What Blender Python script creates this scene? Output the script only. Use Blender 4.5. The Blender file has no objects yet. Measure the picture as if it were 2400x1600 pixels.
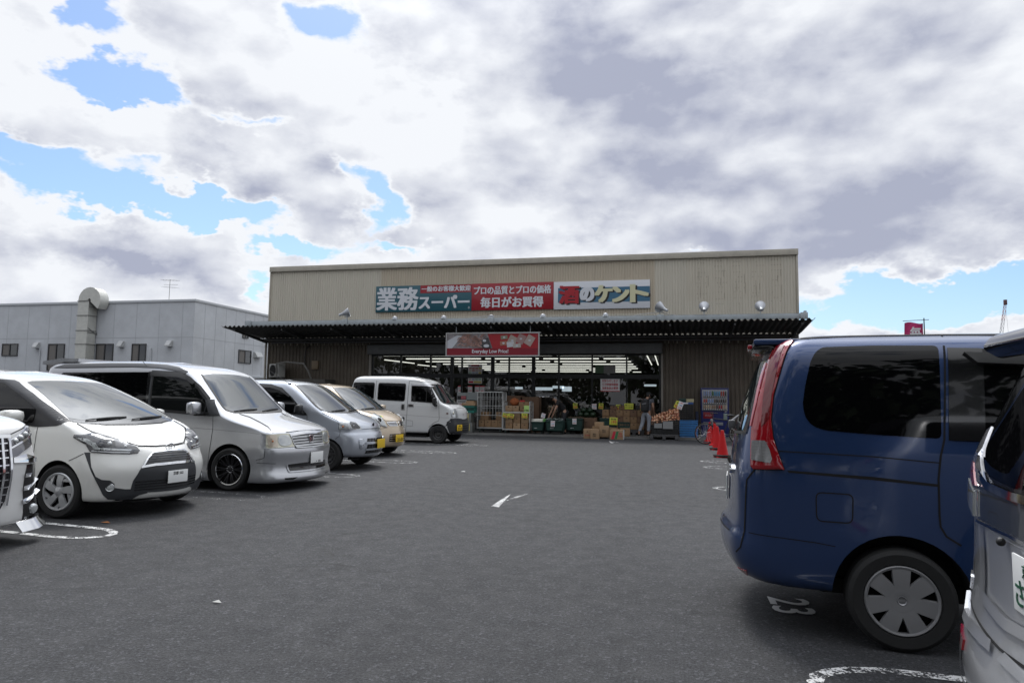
import bpy, bmesh, math, random
from math import radians, sin, cos, pi, sqrt, atan2, asin
from mathutils import Vector, Matrix
from mathutils.bvhtree import BVHTree
from mathutils.geometry import tessellate_polygon

S = bpy.context.scene
COL = S.collection
RND = random.Random(7)

# ------------------------------------------------------------------ camera
def make_camera():
    yaw, pitch, roll = radians(13.1), radians(4.9), .013
    fw = Vector((-sin(yaw)*cos(pitch), cos(yaw)*cos(pitch), sin(pitch)))
    r0 = Vector((cos(yaw), sin(yaw), 0)); u0 = r0.cross(fw)
    r = r0*cos(roll) + u0*sin(roll); u = -r0*sin(roll) + u0*cos(roll)
    cd = bpy.data.cameras.new('camera'); co = bpy.data.objects.new('camera', cd); COL.objects.link(co)
    m = Matrix((r, u, -fw)).transposed().to_4x4(); m.translation = (0, 0, 1.32)
    co.matrix_world = m
    cd.sensor_width = 36; cd.lens = 24; cd.clip_start = .05; cd.clip_end = 3000
    S.camera = co
make_camera()
S.view_settings.view_transform = 'Standard'
S.view_settings.look = 'None'
S.view_settings.exposure = 0
S.view_settings.gamma = 1
S.render.film_transparent = False
try:
    S.cycles.use_denoising = True
    S.cycles.max_bounces = 8
    S.cycles.caustics_reflective = False; S.cycles.caustics_refractive = False
except Exception: pass

# ------------------------------------------------------------------ node helper
class V_:
    """a shader socket with arithmetic"""
    def __init__(s, nt, sock): s.nt = nt; s.k = sock
    def op(s, o, *a, clamp=False):
        n = s.nt.nodes.new('ShaderNodeMath'); n.operation = o; n.use_clamp = clamp
        for i, q in enumerate((s,)+a):
            if isinstance(q, V_): s.nt.links.new(q.k, n.inputs[i])
            else: n.inputs[i].default_value = q
        return V_(s.nt, n.outputs[0])
    def __add__(s, o): return s.op('ADD', o)
    def __sub__(s, o): return s.op('SUBTRACT', o)
    def __mul__(s, o): return s.op('MULTIPLY', o)
    def __truediv__(s, o): return s.op('DIVIDE', o)
    def __neg__(s): return s.op('MULTIPLY', -1.)
    def clamp(s): return s.op('ADD', 0., clamp=True)
    def ramp(s, a, b, lo=0., hi=1., smooth=True):
        n = s.nt.nodes.new('ShaderNodeMapRange'); n.interpolation_type = 'SMOOTHSTEP' if smooth else 'LINEAR'
        s.nt.links.new(s.k, n.inputs[0])
        for i, q in enumerate((a, b, lo, hi)): n.inputs[1+i].default_value = q
        return V_(s.nt, n.outputs[0])
def link_in(nt, sock, val):
    if isinstance(val, V_): nt.links.new(val.k, sock)
    elif hasattr(val, 'default_value') or hasattr(val, 'is_output'): nt.links.new(val, sock)
    elif isinstance(val, (tuple, list)) and len(val) == 3 and sock.type == 'RGBA': sock.default_value = (*val, 1)
    else: sock.default_value = val
def mixc(nt, f, a, b, blend='MIX'):
    n = nt.nodes.new('ShaderNodeMix'); n.data_type = 'RGBA'; n.blend_type = blend
    link_in(nt, n.inputs[0], f); link_in(nt, n.inputs[6], a); link_in(nt, n.inputs[7], b)
    return n.outputs[2]
def noise(nt, vec, scale, detail=4., rough=.5, dist=0., dims='3D'):
    n = nt.nodes.new('ShaderNodeTexNoise'); n.noise_dimensions = dims
    if vec is not None: nt.links.new(vec, n.inputs['Vector'])
    n.inputs['Scale'].default_value = scale; n.inputs['Detail'].default_value = detail
    n.inputs['Roughness'].default_value = rough; n.inputs['Distortion'].default_value = dist
    return V_(nt, n.outputs[0])
def mapping(nt, vec, scale=(1, 1, 1), loc=(0, 0, 0)):
    n = nt.nodes.new('ShaderNodeMapping'); nt.links.new(vec, n.inputs[0])
    n.inputs['Scale'].default_value = scale; n.inputs['Location'].default_value = loc
    return n.outputs[0]

# ------------------------------------------------------------------ sky and sun
SUN_EL, SUN_AZ = radians(58), radians(-22)        # azimuth from +Y towards +X
def make_world():
    w = bpy.data.worlds.new('World'); S.world = w; w.use_nodes = True
    try: w.cycles.sampling_method = 'MANUAL'; w.cycles.sample_map_resolution = 512
    except Exception: pass
    nt = w.node_tree; nt.nodes.clear()
    out = nt.nodes.new('ShaderNodeOutputWorld')
    sky = nt.nodes.new('ShaderNodeTexSky'); sky.sky_type = 'NISHITA'; sky.sun_disc = False
    sky.sun_elevation = SUN_EL; sky.sun_rotation = SUN_AZ; sky.air_density = 1.0; sky.dust_density = 1.0; sky.ozone_density = 2.0
    b0 = nt.nodes.new('ShaderNodeBackground'); nt.links.new(mixc(nt, 1., sky.outputs[0], (.90, 1.0, 1.10), 'MULTIPLY'), b0.inputs[0]); b0.inputs[1].default_value = .145
    tc = nt.nodes.new('ShaderNodeTexCoord'); d = tc.outputs['Generated']
    sp = nt.nodes.new('ShaderNodeSeparateXYZ'); nt.links.new(d, sp.inputs[0])
    x, y, z = (V_(nt, o) for o in sp.outputs)
    az = x.op('ARCTAN2', y); el = z.op('ARCSINE')
    v1 = mapping(nt, d, (1, 1, 1.75)); v2 = mapping(nt, d, (1, 1, 1.75), (0, 0, .055))      # v2: the same field a little higher up
    wv = nt.nodes.new('ShaderNodeTexNoise'); nt.links.new(v1, wv.inputs['Vector']); wv.inputs['Scale'].default_value = 7; wv.inputs['Detail'].default_value = 6; wv.inputs['Roughness'].default_value = .6
    def warped(v, amt):
        a = nt.nodes.new('ShaderNodeVectorMath'); a.operation = 'SUBTRACT'; nt.links.new(wv.outputs['Color'], a.inputs[0]); a.inputs[1].default_value = (.5, .5, .5)
        b = nt.nodes.new('ShaderNodeVectorMath'); b.operation = 'SCALE'; nt.links.new(a.outputs[0], b.inputs[0]); b.inputs['Scale'].default_value = amt
        c = nt.nodes.new('ShaderNodeVectorMath'); c.operation = 'ADD'; nt.links.new(v, c.inputs[0]); nt.links.new(b.outputs[0], c.inputs[1]); return c.outputs[0]
    def puff(v, sc, det):
        n = nt.nodes.new('ShaderNodeTexVoronoi'); n.feature = 'F1'; nt.links.new(v, n.inputs['Vector']); n.inputs['Scale'].default_value = sc
        n.inputs['Detail'].default_value = det; n.inputs['Roughness'].default_value = .5; n.normalize = True
        return V_(nt, n.outputs['Distance']).ramp(0, .75, 1, 0, False)
    def field(v, det): return (noise(nt, v, 4.6, det, .58) - .5)*1.5 + (puff(warped(v, .06), 11., 1.) - .6)*.30 + .55
    n1 = field(v1, 7); n2 = (noise(nt, v2, 4.6, 3, .55)-.5)*1.5; n0 = (noise(nt, v1, 4.6, 3, .55)-.5)*1.5
    nb = noise(nt, v1, 2.4, 3, .5)
    azw = az + (noise(nt, v1, 8, 5, .62) - .5)*.20; elw = el + (noise(nt, v2, 9, 5, .62) - .5)*.14
    def blobs(lst):
        t = None
        for a, e, ra, re, s in lst:
            p = (azw - radians(a))*(1/radians(ra)); q = (elw - radians(e))*(1/radians(re))
            g = (-(p*p + q*q)).op('EXPONENT')*s
            t = g if t is None else t + g
        return t
    holes = blobs(HOLES); greys = blobs(GREYS)
    cov = n1 - holes*2.1 + el.ramp(radians(29), radians(40), .14, -.17)
    mask = cov.ramp(.17, .40)
    thick = cov.ramp(.3, 1.0)
    under = (n2 - n0).ramp(-.25, .25, -.38, .38, False)
    g = greys*.70 + thick*.26 + under*1.25 + (nb - .5)*.75 + (noise(nt, warped(v1, .08), 6.5, 5, .6) - .5)*.75 + .03
    g = g - cov.ramp(.26, .62, .46, 0.)
    fine = (noise(nt, warped(v1, .05), 17, 6, .62) - .5)*.55
    cc = mixc(nt, (g + fine).ramp(-.02, .84, 0, 1, False).clamp(), (.915, .94, .985), (.42, .45, .57))
    b1 = nt.nodes.new('ShaderNodeBackground'); nt.links.new(cc, b1.inputs[0])
    sd = Vector((sin(SUN_AZ)*cos(SUN_EL), cos(SUN_AZ)*cos(SUN_EL), sin(SUN_EL)))
    dt = (x*sd.x + y*sd.y + z*sd.z).op('MAXIMUM', 0.)
    glow = (dt.op('POWER', 34.)*5. + el.ramp(radians(33), radians(58), 1.0, 2.5))*y.ramp(-.6, .25, .84, 1.)
    nt.links.new(glow.k, b1.inputs[1])
    mx = nt.nodes.new('ShaderNodeMixShader'); nt.links.new(mask.k, mx.inputs[0])
    nt.links.new(b0.outputs[0], mx.inputs[1]); nt.links.new(b1.outputs[0], mx.inputs[2])
    nt.links.new(mx.outputs[0], out.inputs[0])
# cloud gaps and grey cloud bases as (azimuth, elevation, half width, half height, depth), degrees
HOLES = [(-45.2, 21.8, 3.4, 1.6, 0.35), (-42.7, 21.4, 3.1, 1.3, 0.30), (-49.5, 16.6, 4.9, 1.4, 0.36), (-45.6, 14.7, 4.0, 1.2, 0.30), (-40.3, 14.3, 6.7, 1.3, 0.36), (-36.7, 14.6, 2.7, 1.0, 0.30), (-24.3, 17.1, 2.3, 2.8, 0.40), (-31.4, 11.7, 3.6, 0.7, 0.30), (-21.9, 12.1, 2.7, 0.6, 0.25), (-33.5, 9.2, 1.3, 0.6, 0.25), (-46.3, 26.0, 2.0, 1.3, 0.30), (-30.2, 28.7, 2.7, 1.6, 0.25), (-34.5, 21.1, 2.7, 0.7, 0.22), (17.8, 7.5, 10.3, 1.6, 0.40), (3.1, 12.8, 2.0, 0.6, 0.25), (22.4, 7.6, 5.4, 1.3, 0.30), (-42.4, 16.8, 1.8, 0.7, 0.20), (-27.0, 18.9, 1.1, 1.6, 0.20), (11.3, 6.9, 1.8, 0.5, 0.20)]
GREYS = [(-37.9, 16.9, 4.1, 1.7, 0.80), (-28.7, 18.4, 2.5, 1.7, 0.50), (-41.4, 19.9, 2.5, 0.9, 0.35), (-46.8, 10.2, 6.8, 1.4, 0.60), (-42.0, 9.9, 4.3, 0.9, 0.50), (-44.0, 11.7, 2.1, 0.8, 0.30), (-4.5, 25.1, 6.8, 3.6, 0.75), (-10.1, 28.8, 6.4, 2.1, 0.45), (5.2, 21.4, 9.0, 3.9, 0.60), (15.5, 14.0, 10.0, 3.4, 0.75), (1.8, 17.2, 5.4, 2.1, 0.40), (19.8, 10.8, 7.9, 1.4, 0.60), (-6.0, 14.3, 2.1, 0.9, 0.55), (-20.5, 16.0, 2.1, 1.1, 0.35), (11.2, 26.6, 7.2, 2.5, 0.35), (-17.0, 21.2, 3.2, 2.1, 0.30), (-39.3, 24.0, 4.3, 2.1, 0.25), (13.9, 6.5, 4.3, 0.5, 0.35)]
make_world()
def make_sun():
    l = bpy.data.lights.new('sun', 'SUN'); l.energy = 1.7; l.angle = radians(14); l.color = (1, .965, .92)
    o = bpy.data.objects.new('sun', l); COL.objects.link(o)
    d = Vector((sin(SUN_AZ)*cos(SUN_EL), cos(SUN_AZ)*cos(SUN_EL), sin(SUN_EL)))
    o.rotation_euler = d.to_track_quat('Z', 'Y').to_euler()
make_sun()

# ------------------------------------------------------------------ materials
MATS = {}
def mat(name, col, rough=.5, metal=0., coat=0., spec=.5, emit=0., bump=None, var=0., vscale=4., trans=0., ecol=None, flake=0.):
    """principled material; var = dirt variation of the colour, bump = (scale, strength)"""
    if name in MATS: return MATS[name]
    m = bpy.data.materials.new(name); m.use_nodes = True; nt = m.node_tree
    p = nt.nodes['Principled BSDF']
    p.inputs['Base Color'].default_value = (*col, 1)
    p.inputs['Roughness'].default_value = rough; p.inputs['Metallic'].default_value = metal
    p.inputs['Coat Weight'].default_value = coat; p.inputs['Coat Roughness'].default_value = .03
    p.inputs['Specular IOR Level'].default_value = spec
    if emit: p.inputs['Emission Color'].default_value = (*(ecol or col), 1); p.inputs['Emission Strength'].default_value = emit
    if trans: p.inputs['Transmission Weight'].default_value = trans
    tc = nt.nodes.new('ShaderNodeTexCoord')
    if var:
        n = noise(nt, tc.outputs['Object'], vscale, 6, .65).ramp(.3, .72, 1-var, 1+var*.4)
        c = mixc(nt, 1., col, (1, 1, 1), 'MULTIPLY'); mx = c.node
        cm = nt.nodes.new('ShaderNodeCombineXYZ')
        for i in range(3): nt.links.new(n.k, cm.inputs[i])
        nt.links.new(cm.outputs[0], mx.inputs[7]); nt.links.new(c, p.inputs['Base Color'])
        r = noise(nt, tc.outputs['Object'], vscale*1.7, 5, .6).ramp(.3, .7, max(.02, rough-.06), min(1, rough+.1)); nt.links.new(r.k, p.inputs['Roughness'])
    if bump:
        n = noise(nt, tc.outputs['Object'], bump[0], 3, .6); b = nt.nodes.new('ShaderNodeBump')
        b.inputs['Strength'].default_value = bump[1]; b.inputs['Distance'].default_value = .01
        nt.links.new(n.k, b.inputs['Height']); nt.links.new(b.outputs[0], p.inputs['Normal'])
    MATS[name] = m
    return m
def paint(name, col, metal=.0, rough=.35):
    """car paint: base under clear coat, with metallic flake and light dust"""
    if name in MATS: return MATS[name]
    m = mat(name, col, rough, metal, 1., .5)
    nt = m.node_tree; p = nt.nodes['Principled BSDF']
    tc = nt.nodes.new('ShaderNodeTexCoord')
    if metal:
        fl = noise(nt, tc.outputs['Object'], 900, 1, .5).ramp(.3, .7, .88, 1.12)
        c = mixc(nt, 1., col, (1, 1, 1), 'MULTIPLY'); cm = nt.nodes.new('ShaderNodeCombineXYZ')
        for i in range(3): nt.links.new(fl.k, cm.inputs[i])
        nt.links.new(cm.outputs[0], c.node.inputs[7]); nt.links.new(c, p.inputs['Base Color'])
    du = noise(nt, tc.outputs['Object'], 3, 5, .6).ramp(.35, .7, .02, .09)
    nt.links.new(du.k, p.inputs['Coat Roughness'])
    return m

# ------------------------------------------------------------------ object helpers
def tag(o, label=None, cat=None, group=None, kind=None):
    if label: o['label'] = label
    if cat: o['category'] = cat
    if group: o['group'] = group
    if kind: o['kind'] = kind
    return o
def thing(name, label, cat, loc=(0, 0, 0), rz=0., group=None):
    o = bpy.data.objects.new(name, None); COL.objects.link(o)
    o.location = loc; o.rotation_euler = (0, 0, rz); o.empty_display_size = .2
    return tag(o, label, cat, group)
def copy_tree(o, parent=None):
    c = o.copy(); COL.objects.link(c)
    if parent: c.parent = parent
    for ch in list(o.children): copy_tree(ch, c)
    return c
def finish(me, smooth=40):
    if smooth:
        for p in me.polygons: p.use_smooth = True
        bm = bmesh.new(); bm.from_mesh(me); a = radians(smooth)
        for e in bm.edges:
            e.smooth = not (len(e.link_faces) == 2 and e.calc_face_angle(0) > a)
        bm.to_mesh(me); bm.free()
def link(name, me, m, parent=None):
    o = bpy.data.objects.new(name, me); COL.objects.link(o)
    for q in (m if isinstance(m, (list, tuple)) else [m]):
        if q: me.materials.append(q)
    if parent: o.parent = parent
    return o
class MB:
    """collects shapes, then links them as ONE mesh object"""
    def __init__(s): s.v = []; s.f = []; s.mi = []; s.m = 0
    def add(s, vs, fs):
        b = len(s.v); s.v += [tuple(q) for q in vs]
        for f in fs: s.f.append([b+i for i in f]); s.mi.append(s.m)
        return s
    def box(s, a, b, rz=0., c=None, tilt=None):
        (x0, y0, z0), (x1, y1, z1) = a, b
        vs = [Vector(q) for q in ((x0, y0, z0), (x1, y0, z0), (x1, y1, z0), (x0, y1, z0), (x0, y0, z1), (x1, y0, z1), (x1, y1, z1), (x0, y1, z1))]
        if rz or tilt:
            c = Vector(c or ((x0+x1)/2, (y0+y1)/2, z0)); M = Matrix.Rotation(rz, 3, 'Z')
            if tilt: M = M @ Matrix.Rotation(tilt[1], 3, tilt[0])
            vs = [c + M @ (q-c) for q in vs]
        return s.add(vs, [(3, 2, 1, 0), (4, 5, 6, 7), (0, 1, 5, 4), (1, 2, 6, 5), (2, 3, 7, 6), (3, 0, 4, 7)])
    def rbox(s, a, b, r=.01, rz=0.):
        """box with chamfered edges"""
        bm = bmesh.new(); bmesh.ops.create_cube(bm, size=1)
        a, b = Vector(a), Vector(b); c = (a+b)/2; d = b-a
        for v in bm.verts: v.co = Vector((v.co.x*d.x, v.co.y*d.y, v.co.z*d.z))
        bmesh.ops.bevel(bm, geom=list(bm.edges), offset=r, segments=2, profile=.6, affect='EDGES')
        M = Matrix.Rotation(rz, 3, 'Z')
        bm.verts.ensure_lookup_table()
        s.add([c + M @ v.co for v in bm.verts], [[v.index for v in f.verts] for f in bm.faces]); bm.free()
        return s
    def tube(s, pts, r, n=8, caps=True, taper=None):
        pts = [Vector(p) for p in pts]; rings = []; L = len(pts)
        up = Vector((0, 0, 1))
        t0 = (pts[1]-pts[0]).normalized(); ref = up if abs(t0.dot(up)) < .9 else Vector((1, 0, 0))
        u = t0.cross(ref).normalized()
        b = len(s.v)
        for i, p in enumerate(pts):
            t = (pts[min(i+1, L-1)]-pts[max(i-1, 0)]).normalized()
            u = (u - t*u.dot(t)).normalized(); w = t.cross(u)
            rr = (r if taper is None else r + (taper-r)*i/(L-1)) if not isinstance(r, (list, tuple)) else r[i]
            for k in range(n):
                a = 2*pi*k/n; s.v.append(tuple(p + (u*cos(a)+w*sin(a))*rr))
        for i in range(L-1):
            for k in range(n):
                k2 = (k+1) % n
                s.f.append([b+i*n+k, b+i*n+k2, b+(i+1)*n+k2, b+(i+1)*n+k]); s.mi.append(s.m)
        if caps:
            s.f.append([b+k for k in range(n)][::-1]); s.mi.append(s.m)
            s.f.append([b+(L-1)*n+k for k in range(n)]); s.mi.append(s.m)
        return s
    def lathe(s, prof, o=(0, 0, 0), axis='Z', n=24, a0=0., a1=2*pi):
        """profile [(r, h)] turned round an axis through o"""
        o = Vector(o); b = len(s.v); full = abs(a1-a0-2*pi) < 1e-6; m = n if full else n+1
        for r, h in prof:
            for k in range(m):
                a = a0+(a1-a0)*k/n; c, q = r*cos(a), r*sin(a)
                s.v.append(tuple(o + Vector({'Z': (c, q, h), 'Y': (c, h, q), 'X': (h, c, q)}[axis])))
        for i in range(len(prof)-1):
            for k in range(n):
                k2 = (k+1) % m
                q = [b+i*m+k, b+i*m+k2, b+(i+1)*m+k2, b+(i+1)*m+k]
                s.f.append(q if axis != 'Y' else q[::-1]); s.mi.append(s.m)
        return s
    def prism(s, poly, h0, h1, axis='Z', o=(0, 0, 0)):
        """2-D polygon swept along an axis: Z -> (x, y), Y -> (x, z), X -> (y, z)"""
        o = Vector(o); tri = tessellate_polygon([[Vector((p[0], p[1], 0)) for p in poly]]); n = len(poly)
        def at(p, h): return o + Vector({'Z': (p[0], p[1], h), 'Y': (p[0], h, p[1]), 'X': (h, p[0], p[1])}[axis])
        vs = [at(p, h0) for p in poly] + [at(p, h1) for p in poly]
        fs = [list(t)[::-1] for t in tri] + [[i+n for i in t] for t in tri]
        fs += [[i, (i+1) % n, (i+1) % n+n, i+n] for i in range(n)]
        return s.add(vs, fs)
    def ball(s, c, r, sc=(1, 1, 1), n=10, m=7):
        c = Vector(c); b = len(s.v); prof = []
        for j in range(m+1):
            t = pi*j/m
            for k in range(n):
                a = 2*pi*k/n
                s.v.append((c.x+r*sc[0]*sin(t)*cos(a), c.y+r*sc[1]*sin(t)*sin(a), c.z+r*sc[2]*cos(t)))
        for j in range(m):
            for k in range(n):
                k2 = (k+1) % n
                s.f.append([b+j*n+k, b+(j+1)*n+k, b+(j+1)*n+k2, b+j*n+k2]); s.mi.append(s.m)
        return s
    def mesh(s, name, fix=True):
        me = bpy.data.meshes.new(name); me.from_pydata(s.v, [], s.f)
        me.polygons.foreach_set('material_index', s.mi)
        if fix:
            bm = bmesh.new(); bm.from_mesh(me); bmesh.ops.remove_doubles(bm, verts=bm.verts, dist=1e-5)
            bmesh.ops.recalc_face_normals(bm, faces=bm.faces); bm.to_mesh(me); bm.free()
        return me
    def build(s, name, m, parent=None, smooth=35, loc=None, rz=None, fix=True):
        me = s.mesh(name, fix)
        o = link(name, me, m, parent); finish(me, smooth)
        if loc is not None: o.location = loc
        if rz is not None: o.rotation_euler = (0, 0, rz)
        return o
def text_mesh(txt, size=1., bold=0., sx=1., extrude=.002, align='CENTER', shear=0., spacing=1.):
    c = bpy.data.curves.new('writing', 'FONT'); c.body = txt; c.size = size; c.offset = bold; c.extrude = extrude
    c.align_x = align; c.align_y = 'CENTER'; c.resolution_u = 3; c.shear = shear; c.space_character = spacing
    o = bpy.data.objects.new('writing', c); COL.objects.link(o)
    dg = bpy.context.evaluated_depsgraph_get(); dg.update()
    me = bpy.data.meshes.new_from_object(o.evaluated_get(dg))
    me.materials.clear()
    bpy.data.objects.remove(o); bpy.data.curves.remove(c)
    if sx != 1:
        for v in me.vertices: v.co.x *= sx
    return me
def fit_text(txt, w, h, **k):
    """text scaled to a w x h box centred on the origin, in its own x-y plane"""
    me = text_mesh(txt, 1., **k)
    xs = [v.co.x for v in me.vertices]; ys = [v.co.y for v in me.vertices]
    if not xs: return me
    x0, x1, y0, y1 = min(xs), max(xs), min(ys), max(ys)
    for v in me.vertices:
        v.co.x = (v.co.x-(x0+x1)/2)*w/max(1e-6, x1-x0); v.co.y = (v.co.y-(y0+y1)/2)*h/max(1e-6, y1-y0)
    return me
def place_text(name, txt, w, h, m, parent, loc, face='-Y', **k):
    me = fit_text(txt, w, h, **k); o = link(name, me, m, parent)
    o.location = loc
    o.rotation_euler = {'-Y': (pi/2, 0, 0), '+X': (pi/2, 0, pi/2), '-X': (pi/2, 0, -pi/2), 'UP': (0, 0, 0)}[face] if isinstance(face, str) else face
    return o
# ------------------------------------------------------------------ cars
PAINT_BLACK = mat('arch_black', (.006, .006, .007), .85)
TRIM = mat('black_trim', (.012, .012, .013), .45, bump=(300, .15))
GAP = mat('panel_gap', (.004, .004, .005), .9)
GLASS = mat('car_glass', (.010, .016, .017), .02, 0, .55, .6)
TINT = mat('tinted_glass', (.002, .002, .0025), .03, 0, 0., .30)
CHROME = mat('chrome', (.75, .76, .78), .08, 1.)
RUBBER = mat('tyre_rubber', (.012, .012, .012), .8, bump=(120, .2))
SILVER_PL = mat('silver_plastic', (.46, .47, .48), .35, .5, .3)
LENS = mat('clear_lens', (.5, .52, .52), .08, .35, 1., .6)
LENS_YEL = mat('aged_lens', (.50, .49, .39), .12, .25, 1., .6)
LENS_DARK = mat('dark_lens', (.035, .036, .04), .08, .3, 1., .6)
RED_LENS = mat('red_lens', (.28, .004, .010), .1, 0., 1., .6)
AMBER = mat('amber_lens', (.45, .13, .02), .2, 0, .6)
WHITE_PLATE = mat('white_plate', (.78, .79, .78), .4)
YELLOW_PLATE = mat('yellow_plate', (.72, .48, .02), .4)
PLATE_INK = mat('plate_green', (.01, .08, .04), .5)
INK = mat('black_ink', (.01, .01, .01), .6)

def lerp(a, b, t): return a+(b-a)*t
def prof(p, x):
    """piecewise linear value of a number or a list of (x, value)"""
    if not isinstance(p, (list, tuple)): return p
    q = sorted(p)
    if x <= q[0][0]: return q[0][1]
    for (a, va), (b, vb) in zip(q, q[1:]):
        if x <= b: return va+(vb-va)*(x-a)/(b-a)
    return q[-1][1]
class Car:
    """local frame: nose centre on the ground at the origin, x forward, y left"""
    def __init__(s, name, label, pos, rz, paint_mat, group=None, cat='car'):
        s.root = thing(name, label, cat, (*pos, 0), rz, group); s.paint = paint_mat
    def loft(s, rings, bar=.04, crown=.03, levels=2, nside=11):
        """rings from sill to roof: (xf, zf, xr, zr, w, zs, bow_f, rad_f, bow_r, rad_r)"""
        L0 = min(r[2] for r in rings); xm = L0/2
        def half(r):
            xf, zf, xr, zr, w, zs, bf, rf, br, rr = r; pts = []
            def wv(x, y): return y*(1-bar*abs((x-xm)/xm)**3)
            def endpts(x0, z0, bow, rad, sg):
                q = []; yc = max(.02, w-rad)
                for t in (0, .3, .6, .85): q.append((x0-sg*bow*t*t, yc*t))
                for a in (8, 30, 52, 72, 90):
                    a = radians(a); q.append((x0-sg*(bow+rad*1.15*(1-cos(a))), yc+rad*sin(a)))
                n = len(q); ze = prof(zs, q[-1][0])
                return [(x, y, lerp(z0, ze, (i/(n-1))**1.6)) for i, (x, y) in enumerate(q)]
            F = endpts(xf, zf, bf, rf, 1); B = endpts(xr, zr, br, rr, -1)
            xa, xb = F[-1][0], B[-1][0]
            M = [(lerp(xa, xb, i/nside), w, 0) for i in range(1, nside)]
            M = [(x, y, prof(zs, x)) for x, y, z in M]
            return [(x, wv(x, y), z) for x, y, z in F+M+B[::-1]]
        H = [half(r) for r in rings]; n = len(H[0]); bm = bmesh.new()
        Lf = [[bm.verts.new(p) for p in h] for h in H]
        Rt = [[Lf[k][0] if i == 0 else Lf[k][-1] if i == n-1 else bm.verts.new((p[0], -p[1], p[2])) for i, p in enumerate(h)] for k, h in enumerate(H)]
        # the end points lie on the centre line and are shared
        for k in range(len(H)):
            for i in (0, n-1): Lf[k][i].co.y = 0
        for k in range(len(H)-1):
            for i in range(n-1):
                bm.faces.new((Lf[k][i], Lf[k+1][i], Lf[k+1][i+1], Lf[k][i+1]))
                bm.faces.new((Rt[k][i], Rt[k][i+1], Rt[k+1][i+1], Rt[k+1][i]))
        for k, cz, flip in ((0, 0, True), (len(H)-1, crown, False)):
            C = [Lf[k][0]] + [bm.verts.new((H[k][i][0], 0, H[k][i][2]+cz)) for i in range(1, n-1)] + [Lf[k][-1]]
            for i in range(n-1):
                for A, fl in ((Lf[k], flip), (Rt[k], not flip)):
                    q = [A[i], A[i+1], C[i+1], C[i]]; u = []
                    for v in q:
                        if v not in u: u.append(v)
                    if len(u) > 2: bm.faces.new(u[::-1] if fl else u)
        bmesh.ops.recalc_face_normals(bm, faces=bm.faces)
        me = bpy.data.meshes.new('body'); bm.to_mesh(me); bm.free()
        return me, levels
    def body(s, rings, arches=(), arch_w=.26, **k):
        me, lv = s.loft(rings, **k); s.w = max(r[4] for r in rings)
        o = link('body', me, [s.paint, PAINT_BLACK])
        m = o.modifiers.new('s', 'SUBSURF'); m.levels = lv; m.render_levels = lv
        if arches:
            b = MB()
            for x, z, r in arches:
                for sg in (-1, 1):
                    pts = [(x+r*cos(2*pi*i/40), z+r*sin(2*pi*i/40)) for i in range(40)]
                    b.prism(pts, sg*(s.w-arch_w), sg*(s.w+.3), 'Y')
            cut = link('cut', b.mesh('cut'), [PAINT_BLACK]); q = o.modifiers.new('b', 'BOOLEAN'); q.object = cut; q.operation = 'DIFFERENCE'; q.solver = 'EXACT'
            q.material_mode = 'TRANSFER'
        dg = bpy.context.evaluated_depsgraph_get(); dg.update()
        me2 = bpy.data.meshes.new_from_object(o.evaluated_get(dg)); me2.name = 'body'
        if arches: bpy.data.objects.remove(cut)
        bpy.data.objects.remove(o)
        finish(me2, 38)
        s.obj = bpy.data.objects.new('body', me2); COL.objects.link(s.obj); s.obj.parent = s.root
        bm = bmesh.new(); bm.from_mesh(me2); s.bvh = BVHTree.FromBMesh(bm); bm.free()
        return s.obj
    # ---- shapes laid on the body
    def dirs(s, view):
        if view == 'T': return Vector((0, 0, 1)), Vector((1, 0, 0)), Vector((0, 1, 0))
        a = radians({'F': 0, 'R': -90, 'L': 90, 'B': 180}.get(view, view)); d = Vector((cos(a), sin(a), 0))
        u = {'F': Vector((0, 1, 0)), 'B': Vector((0, 1, 0)), 'R': Vector((1, 0, 0)), 'L': Vector((1, 0, 0))}.get(view, Vector((-sin(a), cos(a), 0)))
        return d, u, Vector((0, 0, 1))
    def hit(s, d, p):
        h = s.bvh.ray_cast(p + d*8, -d)
        if h[0] is None:
            h = s.bvh.find_nearest(p)
        return h[0], h[1]
    def patch(s, name, m, poly, view='R', off=.004, rim=True, grid=.05, parent=None, mirror=True, dome=0., rnd=0, smooth=50):
        """a thin shell in the shape of poly lying on the body, seen along view; mirrored to the other side unless told not to"""
        if rnd: poly = round_poly(poly, rnd)
        d, u, v = s.dirs(view); bm = bmesh.new()
        vs = [bm.verts.new((p[0], p[1], 0)) for p in poly]
        for t in tessellate_polygon([[Vector((p[0], p[1], 0)) for p in poly]]):
            try: bm.faces.new([vs[i] for i in t])
            except ValueError: pass
        us = [p[0] for p in poly]; ws = [p[1] for p in poly]
        for ax, lo, hi in ((0, min(us), max(us)), (1, min(ws), max(ws))):
            n = int((hi-lo)/grid)
            for i in range(1, n+1):
                co = Vector((0, 0, 0)); co[ax] = lo + (hi-lo)*i/(n+1); no = Vector((0, 0, 0)); no[ax] = 1
                bmesh.ops.bisect_plane(bm, geom=bm.verts[:]+bm.edges[:]+bm.faces[:], plane_co=co, plane_no=no)
        bmesh.ops.triangulate(bm, faces=[f for f in bm.faces if len(f.verts) > 4])
        edge = [e for e in bm.edges if len(e.link_faces) == 1]
        cu, cv = sum(us)/len(us), sum(ws)/len(ws)
        for q in bm.verts:
            b = any(len(e.link_faces) == 1 for e in q.link_edges)
            p, nrm = s.hit(d, u*q.co.x + v*q.co.y)
            if nrm.dot(d) < 0: nrm = d
            e = off
            if dome and not b: e += dome
            q.co = p + nrm*e
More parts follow.
